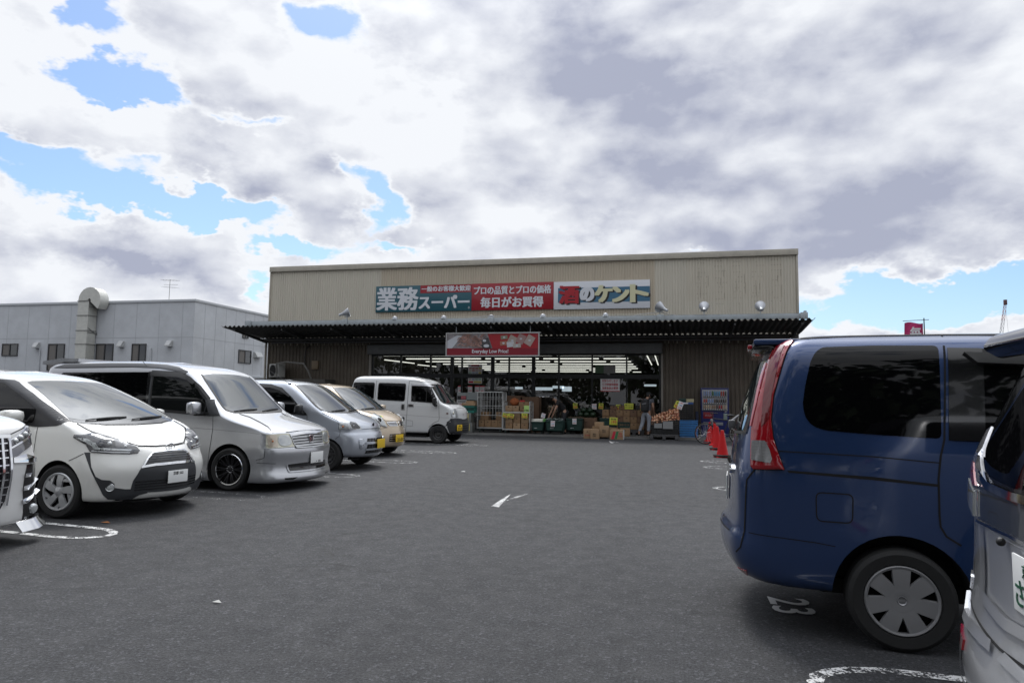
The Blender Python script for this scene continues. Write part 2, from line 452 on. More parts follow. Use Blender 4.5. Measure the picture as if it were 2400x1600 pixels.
        if rim:
            r = bmesh.ops.extrude_edge_only(bm, edges=edge)
            for q in [g for g in r['geom'] if isinstance(g, bmesh.types.BMVert)]:
                p, nrm = s.hit(d, q.co); q.co = q.co - (nrm if nrm.dot(d) > 0 else d)*(off+.006)
        bmesh.ops.recalc_face_normals(bm, faces=bm.faces)
        bm.faces.ensure_lookup_table()
        mid = max(bm.faces, key=lambda f: f.calc_area())
        if mid.normal.dot(d) < 0: bmesh.ops.reverse_faces(bm, faces=bm.faces)
        out = []
        for sg in ((1, -1) if mirror else (1,)):
            b2 = bm.copy()
            if sg < 0:
                for q in b2.verts: q.co.y = -q.co.y
                bmesh.ops.reverse_faces(b2, faces=b2.faces)
            me = bpy.data.meshes.new(name); b2.to_mesh(me); b2.free(); finish(me, smooth)
            out.append(link(name, me, m, parent or s.root))
        bm.free()
        return out[0] if len(out) == 1 else out
    def line(s, name, pts, view='R', w=.007, m=None, off=.003, mirror=True, step=.04, parent=None, closed=False):
        """a strip of width w along a polyline laid on the body"""
        d, u, v = s.dirs(view); P = []
        pts = list(pts) + ([pts[0]] if closed else [])
        for a, b in zip(pts, pts[1:]):
            n = max(1, int(math.hypot(b[0]-a[0], b[1]-a[1])/step))
            P += [(lerp(a[0], b[0], i/n), lerp(a[1], b[1], i/n)) for i in range(n)]
        P.append(pts[-1]); V = []; 
        for i, p in enumerate(P):
            a, b = P[max(0, i-1)], P[min(len(P)-1, i+1)]; t = Vector((b[0]-a[0], b[1]-a[1])); t.normalize()
            row = []
            for sg in (1, -1):
                q = (p[0]-t.y*w/2*sg, p[1]+t.x*w/2*sg); h, nrm = s.hit(d, u*q[0]+v*q[1])
                if nrm.dot(d) < 0: nrm = d
                row.append(h+nrm*off)
            V.append(row)
        out = []
        for sg in ((1, -1) if mirror else (1,)):
            b = MB(); f = [(2*i, 2*i+1, 2*i+3, 2*i+2) for i in range(len(V)-1)]
            b.add([(q.x, q.y*sg, q.z) for r in V for q in r], f)
            out.append(b.build(name, m or GAP, parent or s.root, fix=False))
        return out[0]
    def at(s, view, p, off=0.):
        d, u, v = s.dirs(view); h, n = s.hit(d, u*p[0]+v*p[1]); return h+n*off
    def wheel(s, x, r, rim_r, style, track_y, w=.185, sides=(-1, 1), steer=0., face=SILVER_PL):
        for sg in sides:
            e = bpy.data.objects.new('wheel', None); COL.objects.link(e); e.parent = s.root; e.location = (x, sg*track_y, r); e.rotation_euler = (0, 0, steer)
            h = w/2*1.; o = -sg   # outer face towards sg
            t = MB(); q = [(rim_r*.98, -h*.86), (rim_r*1.03, -h), (r*.90, -h*1.06), (r*.975, -h*.9), (r, -h*.62)]
            for k in (-.3, .0, .3): q += [(r, h*(k-.05)), (r-.006, h*(k-.03)), (r-.006, h*(k+.03)), (r, h*(k+.05))]
            q += [(r, h*.62), (r*.975, h*.9), (r*.90, h*1.06), (rim_r*1.03, h), (rim_r*.98, h*.86)]
            t.lathe(q, axis='Y', n=48); t.build('tyre', RUBBER, e)
            dsk = MB(); dsk.lathe([(rim_r, h*.9*sg), (rim_r*.93, h*.86*sg), (rim_r*.93, h*.2*sg), (.02, h*.15*sg)], axis='Y', n=40)
            dsk.build('rim', PAINT_BLACK, e)
            style(e, rim_r, h, sg, face)
def round_poly(poly, r, n=4):
    """rounded corners of radius r"""
    out = []; N = len(poly)
    for i in range(N):
        a, b, c = Vector(poly[i-1]), Vector(poly[i]), Vector(poly[(i+1) % N])
        da, dc = (a-b), (c-b); la, lc = da.length, dc.length
        q = min(r, la*.45, lc*.45)
        if q < 1e-5: out.append(tuple(b)); continue
        p0, p1 = b+da*(q/la), b+dc*(q/lc)
        for k in range(n+1):
            t = k/n; out.append(tuple(p0*(1-t)**2 + b*2*t*(1-t) + p1*t*t))
    return out
def spoke(b, a0, a1, r0, r1, w0, w1, y0, y1, th=.012, sg=1):
    """one spoke from radius r0 at angle a0 to r1 at angle a1, outer face at y0 -> y1"""
    P = []
    for r, a, w, y in ((r0, a0, w0, y0), ((r0+r1)/2, (a0+a1)/2, (w0+w1)/2, (y0+y1)/2+.004), (r1, a1, w1, y1)):
        c = Vector((cos(a)*r, 0, sin(a)*r)); t = Vector((-sin(a), 0, cos(a)))
        P.append([c+t*w/2+Vector((0, (y)*sg, 0)), c-t*w/2+Vector((0, y*sg, 0)), c-t*w/2*1.1+Vector((0, (y-th)*sg, 0)), c+t*w/2*1.1+Vector((0, (y-th)*sg, 0))])
    v = [q for r in P for q in r]; f = [(0, 1, 2, 3)]
    for i in range(2):
        for k in range(4): f.append((i*4+k, i*4+(k+1) % 4, (i+1)*4+(k+1) % 4, (i+1)*4+k))
    f.append((8, 9, 10, 11)); b.add(v, f)
def ring(b, r0, r1, y, th, sg, n=48):
    b.lathe([(r0, (y-th)*sg), (r0, y*sg), (r0*.35+r1*.65, (y+.004)*sg), (r1, (y-.004)*sg), (r1, (y-th)*sg)], axis='Y', n=n)
def cover_fan(e, R, h, sg, m):
    """wheel cover of ten swept paddles in pairs"""
    b = MB(); ring(b, R*.86, R*.99, h*.98, .02, sg)
    for i in range(5):
        a = 2*pi*i/5+.3
        spoke(b, a+.0, a+.16*sg, R*.18, R*.9, .055, .092, h*.88, h*.96, .02, sg)
        spoke(b, a+.62, a+.80*sg, R*.18, R*.9, .05, .062, h*.84, h*.9, .02, sg)
    b.lathe([(.0, h*.98*sg), (R*.12, h*.97*sg), (R*.24, h*.9*sg), (R*.3, h*.8*sg)], axis='Y', n=24)
    c = b.build('wheel_cover', m, e, 30)
    k = MB(); k.lathe([(.0, h*1.01*sg), (.022, h*1.0*sg), (.026, h*.97*sg)], axis='Y', n=18); k.build('hub_cap', SILVER_PL, c)
def cover_paddle(e, R, h, sg, m):
    """flat wheel cover with seven broad paddles"""
    b = MB(); ring(b, R*.90, R*.995, h*.98, .03, sg)
    for i in range(7):
        a = 2*pi*i/7+pi/2
        spoke(b, a, a, R*.25, R*.95, .072, .098, h*.93, h*.97, .02, sg)
    b.lathe([(.0, h*.86*sg), (R*.11, h*.86*sg), (R*.13, h*.90*sg), (R*.30, h*.95*sg), (R*.44, h*.92*sg), (R*.47, h*.8*sg)], axis='Y', n=42)
    c = b.build('wheel_cover', m, e, 30)
    k = MB(); ring(k, .019, .026, h*.9, .01, sg, 24); k.box((-.027, h*.86*sg-.003, -.006), (.027, h*.9*sg+.003, .006)); k.build('hub_badge', mat('hub_grey', (.30, .30, .31), .35, .5), c)
def alloy_multi(e, R, h, sg, m):
    """dark multi-spoke alloy with a polished lip"""
    b = MB()
    for i in range(10):
        a = 2*pi*i/10
        for q in (-.045, .045): spoke(b, a+q*1.6, a+q*2.4, R*.22, R*.9, .011, .013, h*.62, h*.86, .03, sg)
    b.lathe([(.0, h*.68*sg), (R*.16, h*.68*sg), (R*.26, h*.6*sg), (R*.28, h*.4*sg)], axis='Y', n=30)
    c = b.build('spokes', m, e, 30)
    l = MB(); ring(l, R*.91, R*1.0, h*.97, .03, sg); l.build('rim_lip', CHROME, e)
    k = MB()
    for i in range(10):
        a = 2*pi*(i+.5)/10; k.ball((cos(a)*R*.2, h*.69*sg, sin(a)*R*.2), .008, n=6, m=4)
    k.build('wheel_bolts', CHROME, c)
def steel_wheel(e, R, h, sg, m):
    """pressed steel wheel with a ring of holes"""
    b = MB(); ring(b, R*.88, R*1.0, h*.95, .03, sg)
    b.lathe([(R*.9, h*.7*sg), (R*.78, h*.5*sg), (R*.62, h*.62*sg), (R*.42, h*.45*sg), (R*.3, h*.5*sg), (R*.22, h*.75*sg), (0, h*.78*sg)], axis='Y', n=36)
    c = b.build('wheel_disc', m, e, 30)
    k = MB()
    for i in range(12):
        a = 2*pi*i/12; k.ball((cos(a)*R*.7, h*.56*sg, sin(a)*R*.7), .017, (1, .25, 1), 8, 5)
    k.build('vent_holes', PAINT_BLACK, c)
def number_plate(car, name, loc, rz, m, ink, lines, tilt=0., w=.33, h=.165, parent=None):
    o = MB(); o.rbox((-.004, -w/2, -h/2), (.004, w/2, h/2), .003); p = o.build(name, m, parent or car.root)
    p.location = loc; p.rotation_euler = (0, tilt, rz)
    for t, y, z, tw, th in lines:
        place_text('plate_writing', t, tw, th, ink, p, (.0055, y, z), '+X', extrude=.001, bold=.01)
    return p
def mirror_shell(car, x, y, z, sx, sy, sz, m, stalk=True, both=True, glass=True, sides=(-1, 1)):
    for sg in sides:
        b = MB(); b.rbox((x-sx/2, -sy/2, z-sz/2), (x+sx/2, sy/2, z+sz/2), min(sx, sz)*.42)
        o = b.build('door_mirror', m, car.root, 60); o.location = (0, sg*(y+sy/2), 0)
        if glass:
            g = MB(); g.box((x-sx/2-.004, -sy*.38, z-sz*.36), (x-sx/2+.01, sy*.38, z+sz*.36)); g.build('mirror_glass', CHROME, o)
        if stalk:
            q = MB(); q.rbox((x-.03, -sy*.5-.09, z-sz*.62), (x+.05, -sy*.1, z-sz*.36), .02); k = q.build('mirror_foot', TRIM, o)
            if sg > 0: k.rotation_euler = (0, 0, 0); k.scale = (1, 1, 1)
            if sg < 0: k.scale = (1, -1, 1)
def wiper(car, p0, p1, view='F', lift=.012):
    """wiper arm and blade lying on the glass from pivot p0 to tip p1"""
    pts = [car.at(view, (lerp(p0[0], p1[0], t), lerp(p0[1], p1[1], t)), lift+.02*sin(pi*t)*.5) for t in [i/8 for i in range(9)]]
    b = MB(); b.tube(pts, .008, 6); o = b.build('wiper', TRIM, car.root)
    b = MB(); b.tube([q+Vector((0, 0, -.012)) for q in pts[2:]], .011, 6); b.build('wiper_blade', RUBBER, o)
def torus_pts(cx, cz, rx, rz, n=20): return [(cx+rx*cos(2*pi*i/n), cz+rz*sin(2*pi*i/n)) for i in range(n)]
RT = lambda rows: [tuple(r) for r in rows]
CARS = {}
def sienta():
    c = Car('parked_car', 'white compact minivan with slanted dark headlamps and large black grille', (-5.46, 6.80), radians(-7), paint('white_paint', (.66, .66, .63)), 'cars parked along the left side')
    c.root.scale = (.965,)*3
    R = [(-.22,.17,-4.05,.24,.74,.21,.10,.25,.05,.2),(-.12,.17,-4.14,.26,.80,.20,.16,.30,.06,.25),(-.05,.20,-4.18,.32,.825,.235,.20,.33,.06,.25),
         (-.015,.25,-4.20,.38,.835,.29,.22,.34,.06,.25),(-.02,.34,-4.22,.44,.84,.38,.21,.34,.06,.25),(0,.50,-4.235,.54,.8475,.54,.20,.34,.06,.25),(-.03,.585,-4.22,.70,.8475,.65,.20,.36,.06,.25),
         (-.065,.655,-4.20,.86,.845,.745,.20,.37,.06,.25),(-.12,.715,-4.18,.95,.84,.825,.17,.36,.06,.25),(-.21,.775,-4.175,.98,.838,.885,.12,.32,.06,.25),(-.37,.86,-4.17,1.01,.833,.945,.07,.26,.06,.25),
         (-.53,.93,-4.16,1.05,.825,.99,.06,.18,.06,.25),(-.63,.975,-4.15,1.09,.815,1.02,.06,.13,.06,.25),(-.72,1.02,-4.13,1.14,.805,1.05,.08,.11,.06,.22),
         (-.95,1.15,-4.10,1.26,.785,1.125,.10,.10,.06,.22),(-1.25,1.29,-4.05,1.42,.75,1.265,.11,.10,.06,.22),(-1.58,1.425,-4.0,1.53,.705,1.40,.11,.11,.08,.22),(-1.80,1.505,-3.96,1.58,.67,1.48,.10,.13,.1,.22),
         (-1.95,1.55,-3.9,1.64,.64,[(-4,1.62),(-2.2,1.54)],.09,.15,.1,.22),(-2.15,1.60,-3.75,1.68,.56,[(-4,1.66),(-2.4,1.60)],.06,.18,.1,.22),(-2.5,1.65,-3.5,1.70,.36,[(-3.6,1.69),(-2.6,1.645)],.04,.15,.1,.15)]
    c.body(RT(R), [(-.86,.295,.345),(-3.61,.295,.345)], crown=.02)
    for x in (-.86,-3.61): c.wheel(x,.295,.212,cover_fan,.74,steer=.12 if x>-1 else 0)
    CARS['sienta'] = c
def stepwgn():
    c = Car('parked_car', 'boxy silver minivan with slatted grille, lowered on dark multi-spoke alloy wheels', (-5.13, 9.30), radians(-4), paint('silver_paint', (.47,.48,.50), .78, .32), 'cars parked along the left side')
    c.root.scale = (.965,)*3
    b = (.05,.18)
    R = [(-.30,.12,-4.45,.22,.77,.15,.05,.15,*b),(-.07,.11,-4.56,.24,.835,.12,.13,.20,*b),(-.005,.135,-4.6,.28,.85,.15,.14,.21,*b),(0,.20,-4.63,.32,.85,.22,.14,.21,*b),(-.03,.25,-4.64,.36,.845,.28,.14,.2,*b),(-.055,.30,-4.65,.4,.84,.34,.14,.2,*b),
         (-.05,.42,-4.67,.46,.843,.44,.14,.2,*b),(-.035,.54,-4.67,.55,.8475,.56,.13,.2,*b),(-.045,.61,-4.665,.62,.8475,.63,.13,.2,*b),(-.085,.645,-4.66,.68,.845,.67,.13,.19,*b),(-.105,.72,-4.66,.76,.843,.75,.12,.17,*b),(-.13,.81,-4.655,.86,.84,.83,.11,.15,*b),
         (-.175,.86,-4.655,.9,.835,.87,.09,.14,*b),(-.40,.95,-4.65,.96,.83,.925,.06,.13,*b),(-.80,1.05,-4.65,1.02,.825,1.0,.05,.12,*b),(-1.04,1.125,-4.64,1.10,.82,1.09,.04,.09,*b),(-1.12,1.185,-4.63,1.16,.812,1.15,.04,.08,*b),
         (-1.36,1.41,-4.59,1.40,.79,1.39,.05,.07,*b),(-1.56,1.60,-4.54,1.60,.757,1.58,.05,.07,*b),(-1.63,1.665,-4.5,1.68,.742,1.65,.05,.08,*b),(-1.72,1.735,-4.5,1.80,.72,[(-1.8,1.725),(-2.6,1.79),(-4.4,1.79)],.04,.10,*b),(-1.90,1.80,-4.46,1.86,.67,[(-2,1.79),(-2.8,1.855),(-4.4,1.855)],.04,.14,*b),(-2.15,1.85,-4.4,1.905,.58,[(-2.2,1.84),(-2.8,1.90),(-4.3,1.90)],.03,.15,*b),(-2.6,1.905,-4.2,1.925,.40,[(-2.6,1.895),(-3,1.925),(-4.1,1.92)],.03,.15,*b)]
    R = [tuple(r[:2])+(r[2]-.32,)+tuple(r[3:]) for r in R]
    c.body(RT(R), [(-.90,.31,.37),(-3.70,.31,.37)], crown=.015)
    for x in (-.90,-3.70): c.wheel(x,.31,.232,alloy_multi,.74,w=.2,steer=.05 if x>-1 else 0,face=mat('dark_alloy',(.05,.05,.055),.3,.7))
    CARS['step'] = c
def life():
    c = Car('parked_car', 'small silver hatchback between the boxy silver minivan and the beige car', (-5.41, 12.2), radians(0), paint('silver_kei_paint', (.48,.51,.56), .72, .32), 'cars parked along the left side')
    c.root.scale = (1.045,)*3
    b = (.05,.2)
    R = [(-.14,.21,-3.2,.24,.63,.24,.08,.2,*b),(-.06,.22,-3.3,.27,.69,.25,.11,.26,*b),(-.02,.27,-3.35,.33,.715,.30,.12,.28,*b),(0,.40,-3.39,.42,.73,.42,.12,.29,*b),(-.01,.54,-3.395,.55,.7375,.56,.12,.29,*b),(-.035,.62,-3.38,.64,.7375,.63,.12,.29,*b),(-.075,.655,-3.37,.7,.735,.67,.12,.28,*b),
         (-.09,.70,-3.36,.76,.735,.73,.11,.26,*b),(-.115,.755,-3.36,.82,.732,.80,.10,.25,*b),(-.18,.815,-3.35,.88,.727,.86,.08,.22,*b),(-.40,.91,-3.34,.94,.72,.91,.06,.18,*b),(-.64,.995,-3.33,1.0,.712,.99,.06,.12,*b),(-.70,1.04,-3.32,1.04,.705,1.035,.07,.11,*b),
         (-.95,1.22,-3.27,1.22,.675,1.20,.08,.12,*b),(-1.18,1.385,-3.22,1.39,.64,1.37,.07,.12,*b),(-1.33,1.475,-3.16,1.48,.61,1.46,.06,.12,*b),(-1.43,1.52,-3.12,1.53,.58,1.51,.05,.14,*b),(-1.6,1.56,-3.05,1.56,.51,1.555,.04,.15,*b),(-1.85,1.58,-2.9,1.58,.34,1.577,.03,.12,*b)]
    c.body(RT(R), [(-.66,.265,.30),(-2.95,.265,.30)], crown=.018)
    for x in (-.66,-2.95): c.wheel(x,.265,.175,steel_wheel,.64,w=.155,face=mat('dark_steel',(.05,.05,.05),.5,.5))
    CARS['life'] = c
def moco():
    c = Car('parked_car', 'beige rounded small car with big teardrop headlamps, parked beside the white van', (-6.08, 14.97), radians(-7), paint('beige_paint', (.50,.41,.30), .35, .35), 'cars parked along the left side')
    c.root.scale = (1.043,)*3
    b = (.05,.22)
    R = [(-.16,.20,-3.2,.24,.62,.23,.08,.2,*b),(-.07,.20,-3.3,.27,.69,.23,.12,.28,*b),(-.02,.25,-3.35,.33,.715,.28,.14,.30,*b),(0,.38,-3.39,.42,.73,.40,.15,.32,*b),(-.005,.50,-3.395,.55,.7375,.53,.15,.33,*b),(-.035,.61,-3.38,.64,.7375,.63,.15,.33,*b),(-.065,.68,-3.37,.7,.737,.70,.14,.33,*b),
         (-.09,.74,-3.36,.76,.735,.78,.13,.32,*b),(-.15,.80,-3.36,.82,.732,.85,.11,.30,*b),(-.25,.865,-3.35,.88,.727,.90,.08,.26,*b),(-.45,.945,-3.34,.94,.72,.945,.06,.2,*b),(-.66,1.005,-3.33,1.0,.712,.99,.07,.16,*b),(-.73,1.045,-3.32,1.05,.705,1.03,.09,.14,*b),
         (-1.0,1.24,-3.27,1.23,.67,1.215,.09,.12,*b),(-1.25,1.40,-3.22,1.39,.63,1.375,.08,.12,*b),(-1.41,1.485,-3.16,1.48,.595,1.465,.07,.12,*b),(-1.52,1.525,-3.12,1.53,.565,1.51,.05,.14,*b),(-1.7,1.56,-3.05,1.56,.49,1.55,.04,.15,*b),(-1.95,1.578,-2.9,1.575,.33,1.572,.03,.12,*b)]
    c.body(RT(R), [(-.72,.265,.30),(-3.0,.265,.30)], crown=.02)
    for x in (-.72,-3.0): c.wheel(x,.265,.175,steel_wheel,.64,w=.155,face=mat('dark_steel',(.05,.05,.05),.5,.5))
    CARS['moco'] = c
def minicab():
    c = Car('parked_van', 'small white delivery van with dark grey bumper and black steel wheels', (-6.14, 20.25), radians(0), paint('white_van_paint', (.60,.61,.61), 0, .4), None, 'van')
    c.root.scale = (1.075,)*3
    b = (.03,.13)
    R = [(-.20,.24,-3.2,.26,.66,.27,.05,.15,*b),(-.06,.25,-3.34,.28,.71,.29,.06,.18,*b),(0,.28,-3.38,.32,.73,.32,.07,.19,*b),(.0,.44,-3.395,.44,.735,.46,.07,.19,*b),(-.012,.54,-3.395,.56,.7375,.56,.07,.18,*b),(-.035,.575,-3.39,.62,.7375,.6,.07,.17,*b),(-.045,.64,-3.39,.68,.7375,.66,.07,.16,*b),
         (-.075,.80,-3.385,.82,.7375,.82,.06,.15,*b),(-.11,.92,-3.38,.93,.736,.93,.06,.14,*b),(-.17,1.0,-3.375,1.0,.734,1.0,.05,.13,*b),(-.33,1.085,-3.37,1.08,.73,1.07,.05,.12,*b),(-.44,1.14,-3.365,1.14,.725,1.12,.07,.10,*b),
         (-.62,1.37,-3.34,1.36,.702,1.35,.08,.09,*b),(-.78,1.58,-3.31,1.57,.68,1.56,.08,.09,*b),(-.87,1.68,-3.28,1.69,.662,1.66,.08,.10,*b),(-.98,1.745,-3.26,1.77,.64,[(-1.0,1.74),(-1.8,1.78),(-3.2,1.77)],.08,.12,*b),(-1.15,1.80,-3.2,1.83,.58,[(-1.2,1.79),(-1.8,1.835),(-3.2,1.83)],.06,.13,*b),(-1.5,1.855,-3.1,1.87,.44,[(-1.5,1.85),(-2,1.875),(-3.0,1.87)],.04,.13,*b)]
    c.body(RT(R), [(-.58,.25,.30),(-2.97,.25,.30)], crown=.018)
    for x in (-.58,-2.97): c.wheel(x,.25,.155,steel_wheel,.65,w=.15,face=mat('dark_steel',(.05,.05,.05),.5,.5))
    CARS['mini'] = c
def serena():
    c = Car('parked_car', 'dark blue minivan with tall red tail lamps and seven-paddle wheel covers', (4.74, 4.64), radians(-5), paint('blue_paint', (.014,.040,.125), .4, .3), 'cars parked along the right side')
    c.root.scale = (.945,)*3
    f = [(-.2,.2,.1,.25),(-.08,.22,.14,.3),(-.02,.28,.15,.32),(0,.45,.15,.32),(0,.56,.15,.32),(-.03,.66,.15,.32),(-.05,.74,.14,.32),(-.08,.82,.12,.3),(-.12,.9,.1,.28),(-.3,.97,.08,.24),(-.7,1.06,.08,.2),(-.86,1.12,.1,.15),(-1.1,1.32,.1,.14),(-1.4,1.55,.1,.14),(-1.52,1.64,.09,.14),(-1.62,1.70,.08,.15),(-1.8,1.745,.06,.16),(-2.1,1.775,.04,.15),(-2.4,1.795,.03,.15)]
    r = [(-4.40,.27,.78,.28,.04,.2),(-4.58,.30,.82,.30,.06,.22),(-4.65,.35,.84,.35,.07,.24),(-4.685,.44,.8475,.44,.07,.25),(-4.69,.55,.848,.52,.07,.25),(-4.675,.585,.848,.58,.07,.24),(-4.635,.61,.847,.66,.06,.20),
         (-4.62,.78,.846,.80,.05,.18),(-4.62,.92,.845,.90,.05,.17),(-4.605,1.02,.842,1.0,.05,.16),(-4.585,1.12,.836,1.10,.05,.16),(-4.565,1.20,.826,1.18,.05,.15),(-4.52,1.36,.80,1.34,.05,.14),(-4.45,1.54,.765,1.52,.05,.14),(-4.40,1.64,.74,1.62,.05,.13),(-4.36,1.70,.715,1.68,.05,.12),(-4.30,1.745,.675,1.725,.05,.12),(-4.2,1.775,.60,1.76,.05,.12),(-4.0,1.795,.42,1.785,.04,.12)]
    R = [(a[0],a[1],q[0],q[1],q[2],q[3],a[2],a[3],q[4],q[5]) for a, q in zip(f, r)]
    R = [tuple(.9+(v-.9)*1.075 if (k in (1,3,5) and v > .9) else v for k, v in enumerate(q)) for q in R]
    c.body(R, [(-.82,.29,.362),(-3.68,.29,.362)], bar=.035, crown=.012)
    for x in (-.82,-3.68): c.wheel(x,.287,.198,cover_paddle,.745,w=.195,face=mat('grey_cover',(.25,.25,.255),.45,.3))
    CARS['serena'] = c
def silver_rear():
    c = Car('parked_car', 'silver minivan with black roof spoiler and clear tail lamps, nearest at the right', (5.66, 2.02), radians(-5), paint('bright_silver_paint', (.60,.61,.63), .7, .3), 'cars parked along the right side')
    f = [(-.2,.2,.1,.25),(-.08,.22,.14,.3),(-.02,.28,.15,.32),(0,.45,.15,.32),(0,.56,.15,.32),(-.03,.66,.15,.32),(-.05,.74,.14,.32),(-.08,.82,.12,.3),(-.12,.9,.1,.28),(-.3,.97,.08,.24),(-.7,1.06,.08,.2),(-.86,1.12,.1,.15),(-1.1,1.32,.1,.14),(-1.4,1.55,.1,.14),(-1.52,1.64,.09,.14),(-1.62,1.70,.08,.15),(-1.8,1.745,.06,.16),(-2.1,1.775,.04,.15),(-2.4,1.795,.03,.15)]
    r = [(-4.55,.20,.80,.22,.08,.22),(-4.68,.22,.845,.24,.11,.24),(-4.74,.30,.86,.30,.12,.24),(-4.76,.40,.868,.38,.12,.23),(-4.75,.50,.8675,.50,.12,.21),(-4.70,.60,.8675,.60,.11,.18),(-4.675,.68,.8675,.70,.10,.16),
         (-4.665,.78,.866,.80,.10,.15),(-4.66,.90,.864,.90,.10,.14),(-4.655,1.0,.86,1.0,.10,.13),(-4.64,1.12,.85,1.10,.10,.13),(-4.61,1.20,.845,1.18,.10,.13),(-4.55,1.36,.822,1.34,.10,.13),(-4.48,1.54,.80,1.52,.09,.13),(-4.44,1.64,.78,1.62,.08,.13),(-4.40,1.71,.755,1.69,.07,.12),(-4.32,1.765,.675,1.745,.06,.12),(-4.2,1.80,.60,1.785,.05,.12),(-4.0,1.82,.42,1.81,.04,.12)]
    R = [(a[0],a[1],q[0],q[1],q[2],q[3],a[2],a[3],q[4],q[5]) for a, q in zip(f, r)]
    R = [tuple(1.1+(v-1.1)*.80 if (k in (1,3,5) and v > 1.1) else v for k, v in enumerate(q)) for q in R]
    c.body(R, [(-.93,.318,.375),(-3.79,.318,.375)], bar=.035, crown=.012)
    for x in (-.93,-3.79): c.wheel(x,.318,.207,cover_paddle,.75,w=.195,face=SILVER_PL)
    CARS['silver'] = c
def alphard():
    c = Car('parked_car', 'white van with chrome grille and three chrome bumper fins at the left edge', (-5.58, 4.33), radians(-5), paint('white_pearl_paint', (.68,.68,.67), 0, .35), 'cars parked along the left side')
    b = (.06,.2)
    R = [(-.2,.17,-4.7,.24,.82,.19,.08,.20,*b),(-.05,.16,-4.85,.26,.955,.19,.10,.18,*b),(-.005,.18,-4.9,.32,.975,.22,.11,.17,*b),(-.0,.30,-4.93,.4,.96,.32,.11,.17,*b),(-.0,.45,-4.935,.5,.94,.48,.12,.19,*b),(0,.62,-4.935,.6,.925,.64,.11,.18,*b),(-.01,.74,-4.93,.72,.925,.74,.11,.18,*b),(-.03,.80,-4.93,.8,.924,.80,.11,.19,*b),(-.045,.92,-4.92,.9,.92,.92,.11,.22,*b),
         (-.07,1.0,-4.92,.98,.917,1.0,.11,.24,*b),(-.14,1.05,-4.91,1.02,.912,1.06,.09,.22,*b),(-.45,1.12,-4.9,1.1,.90,1.11,.06,.18,*b),(-.95,1.19,-4.89,1.16,.89,1.16,.07,.15,*b),(-1.1,1.27,-4.86,1.24,.875,1.22,.09,.12,*b),(-1.45,1.5,-4.8,1.5,.83,1.48,.09,.12,*b),(-1.75,1.68,-4.72,1.7,.78,1.66,.08,.12,*b),(-1.95,1.78,-4.65,1.8,.74,1.76,.07,.14,*b),(-2.2,1.85,-4.5,1.87,.66,1.83,.06,.15,*b),(-2.6,1.90,-4.3,1.91,.45,1.89,.04,.15,*b)]
    c.body(RT(R), [(-.98,.335,.385),(-3.98,.335,.385)], crown=.015)
    for x in (-.98,-3.98): c.wheel(x,.335,.23,alloy_multi,.80,w=.21,face=mat('dark_alloy',(.05,.05,.055),.3,.7))
    CARS['alphard'] = c
for fn in (sienta, stepwgn, life, moco, minicab, serena, silver_rear, alphard): fn()
# ------------------------------------------------------------------ car details, each shape in its car's own coordinates
def sym(half): return list(half) + [(-u, v) for u, v in half[::-1] if abs(u) > 1e-4]
BLACKP = mat('gloss_black', (.008, .008, .009), .12, 0, .6)
DGREY = mat('dark_grey_plastic', (.030, .032, .036), .5, bump=(400, .2))
SEAL = mat('window_rubber', (.006, .006, .006), .55)
def glass(c, name, poly, view, m=GLASS, seal=.018, off=.006, mirror=True, parent=None, rnd=.03):
    """a pane with a rubber surround"""
    poly = round_poly(poly, rnd) if rnd else poly
    cu = sum(p[0] for p in poly)/len(poly); cv = sum(p[1] for p in poly)/len(poly)
    g = c.patch(name, m, poly, view, off=off, mirror=mirror, parent=parent)
    c.line('window_seal', poly, view, w=seal, m=SEAL, off=off+.003, mirror=mirror, closed=True)
    return g
def badge_oval(c, loc, r):
    b = MB(); 
    for rx, rz, cz in ((r, r*.68, 0), (r*.26, r*.6, .0), (r*.62, r*.24, r*.3)):
        pts = [(0, rx*cos(2*pi*i/20), rz*sin(2*pi*i/20)+cz) for i in range(21)]; b.tube(pts, r*.075, 6, False)
    o = b.build('badge', CHROME, c.root); o.location = loc; return o
def badge_h(c, loc, r, tilt=0):
    b = MB(); 
    for s in (-1, 1): b.add([(0, s*r*.34-r*.13, -r*.75), (0, s*r*.34+r*.13, -r*.75), (0, s*r*.52+r*.15, r*.75), (0, s*r*.52-r*.15, r*.75)], [(0, 1, 2, 3)])
    b.add([(.0004, -r*.4, -r*.12), (.0004, r*.4, -r*.12), (.0004, r*.4, r*.14), (.0004, -r*.4, r*.14)], [(0, 1, 2, 3)])
    f = MB(); f.prism(round_poly([(-.8*r, -r), (.8*r, -r), (r, r), (-r, r)], r*.35), -.006, -.002, 'X')
    o = f.build('badge', mat('badge_field', (.04, .04, .045), .3, .5), c.root); o.location = loc; o.rotation_euler = (0, tilt, 0)
    b.build('badge_emblem', CHROME, o); 
    t = MB(); q = round_poly([(-.8*r, -r), (.8*r, -r), (r, r), (-r, r)], r*.35); t.tube([(0, *p) for p in q+q[:1]], r*.09, 6, False); t.build('badge_rim', CHROME, o)
    return o
def badge_ring(c, loc, r, rz=0):
    b = MB(); b.tube([(0, r*cos(2*pi*i/24), r*sin(2*pi*i/24)) for i in range(25)], r*.14, 6, False); b.rbox((-.004, -r*1.15, -r*.17), (.006, r*1.15, r*.17), .003)
    o = b.build('badge', CHROME, c.root); o.location = loc; o.rotation_euler = (0, 0, rz); return o
def badge_diamonds(c, loc, r):
    b = MB()
    for a in (90, 210, 330):
        a = radians(a); d = Vector((0, cos(a), sin(a))); n = Vector((0, -sin(a), cos(a)))
        b.add([Vector((0, 0, 0)), d*r*.5+n*r*.29, d*r, d*r*.5-n*r*.29], [(0, 1, 2, 3)])
    o = b.build('badge', CHROME, c.root); o.location = loc; return o
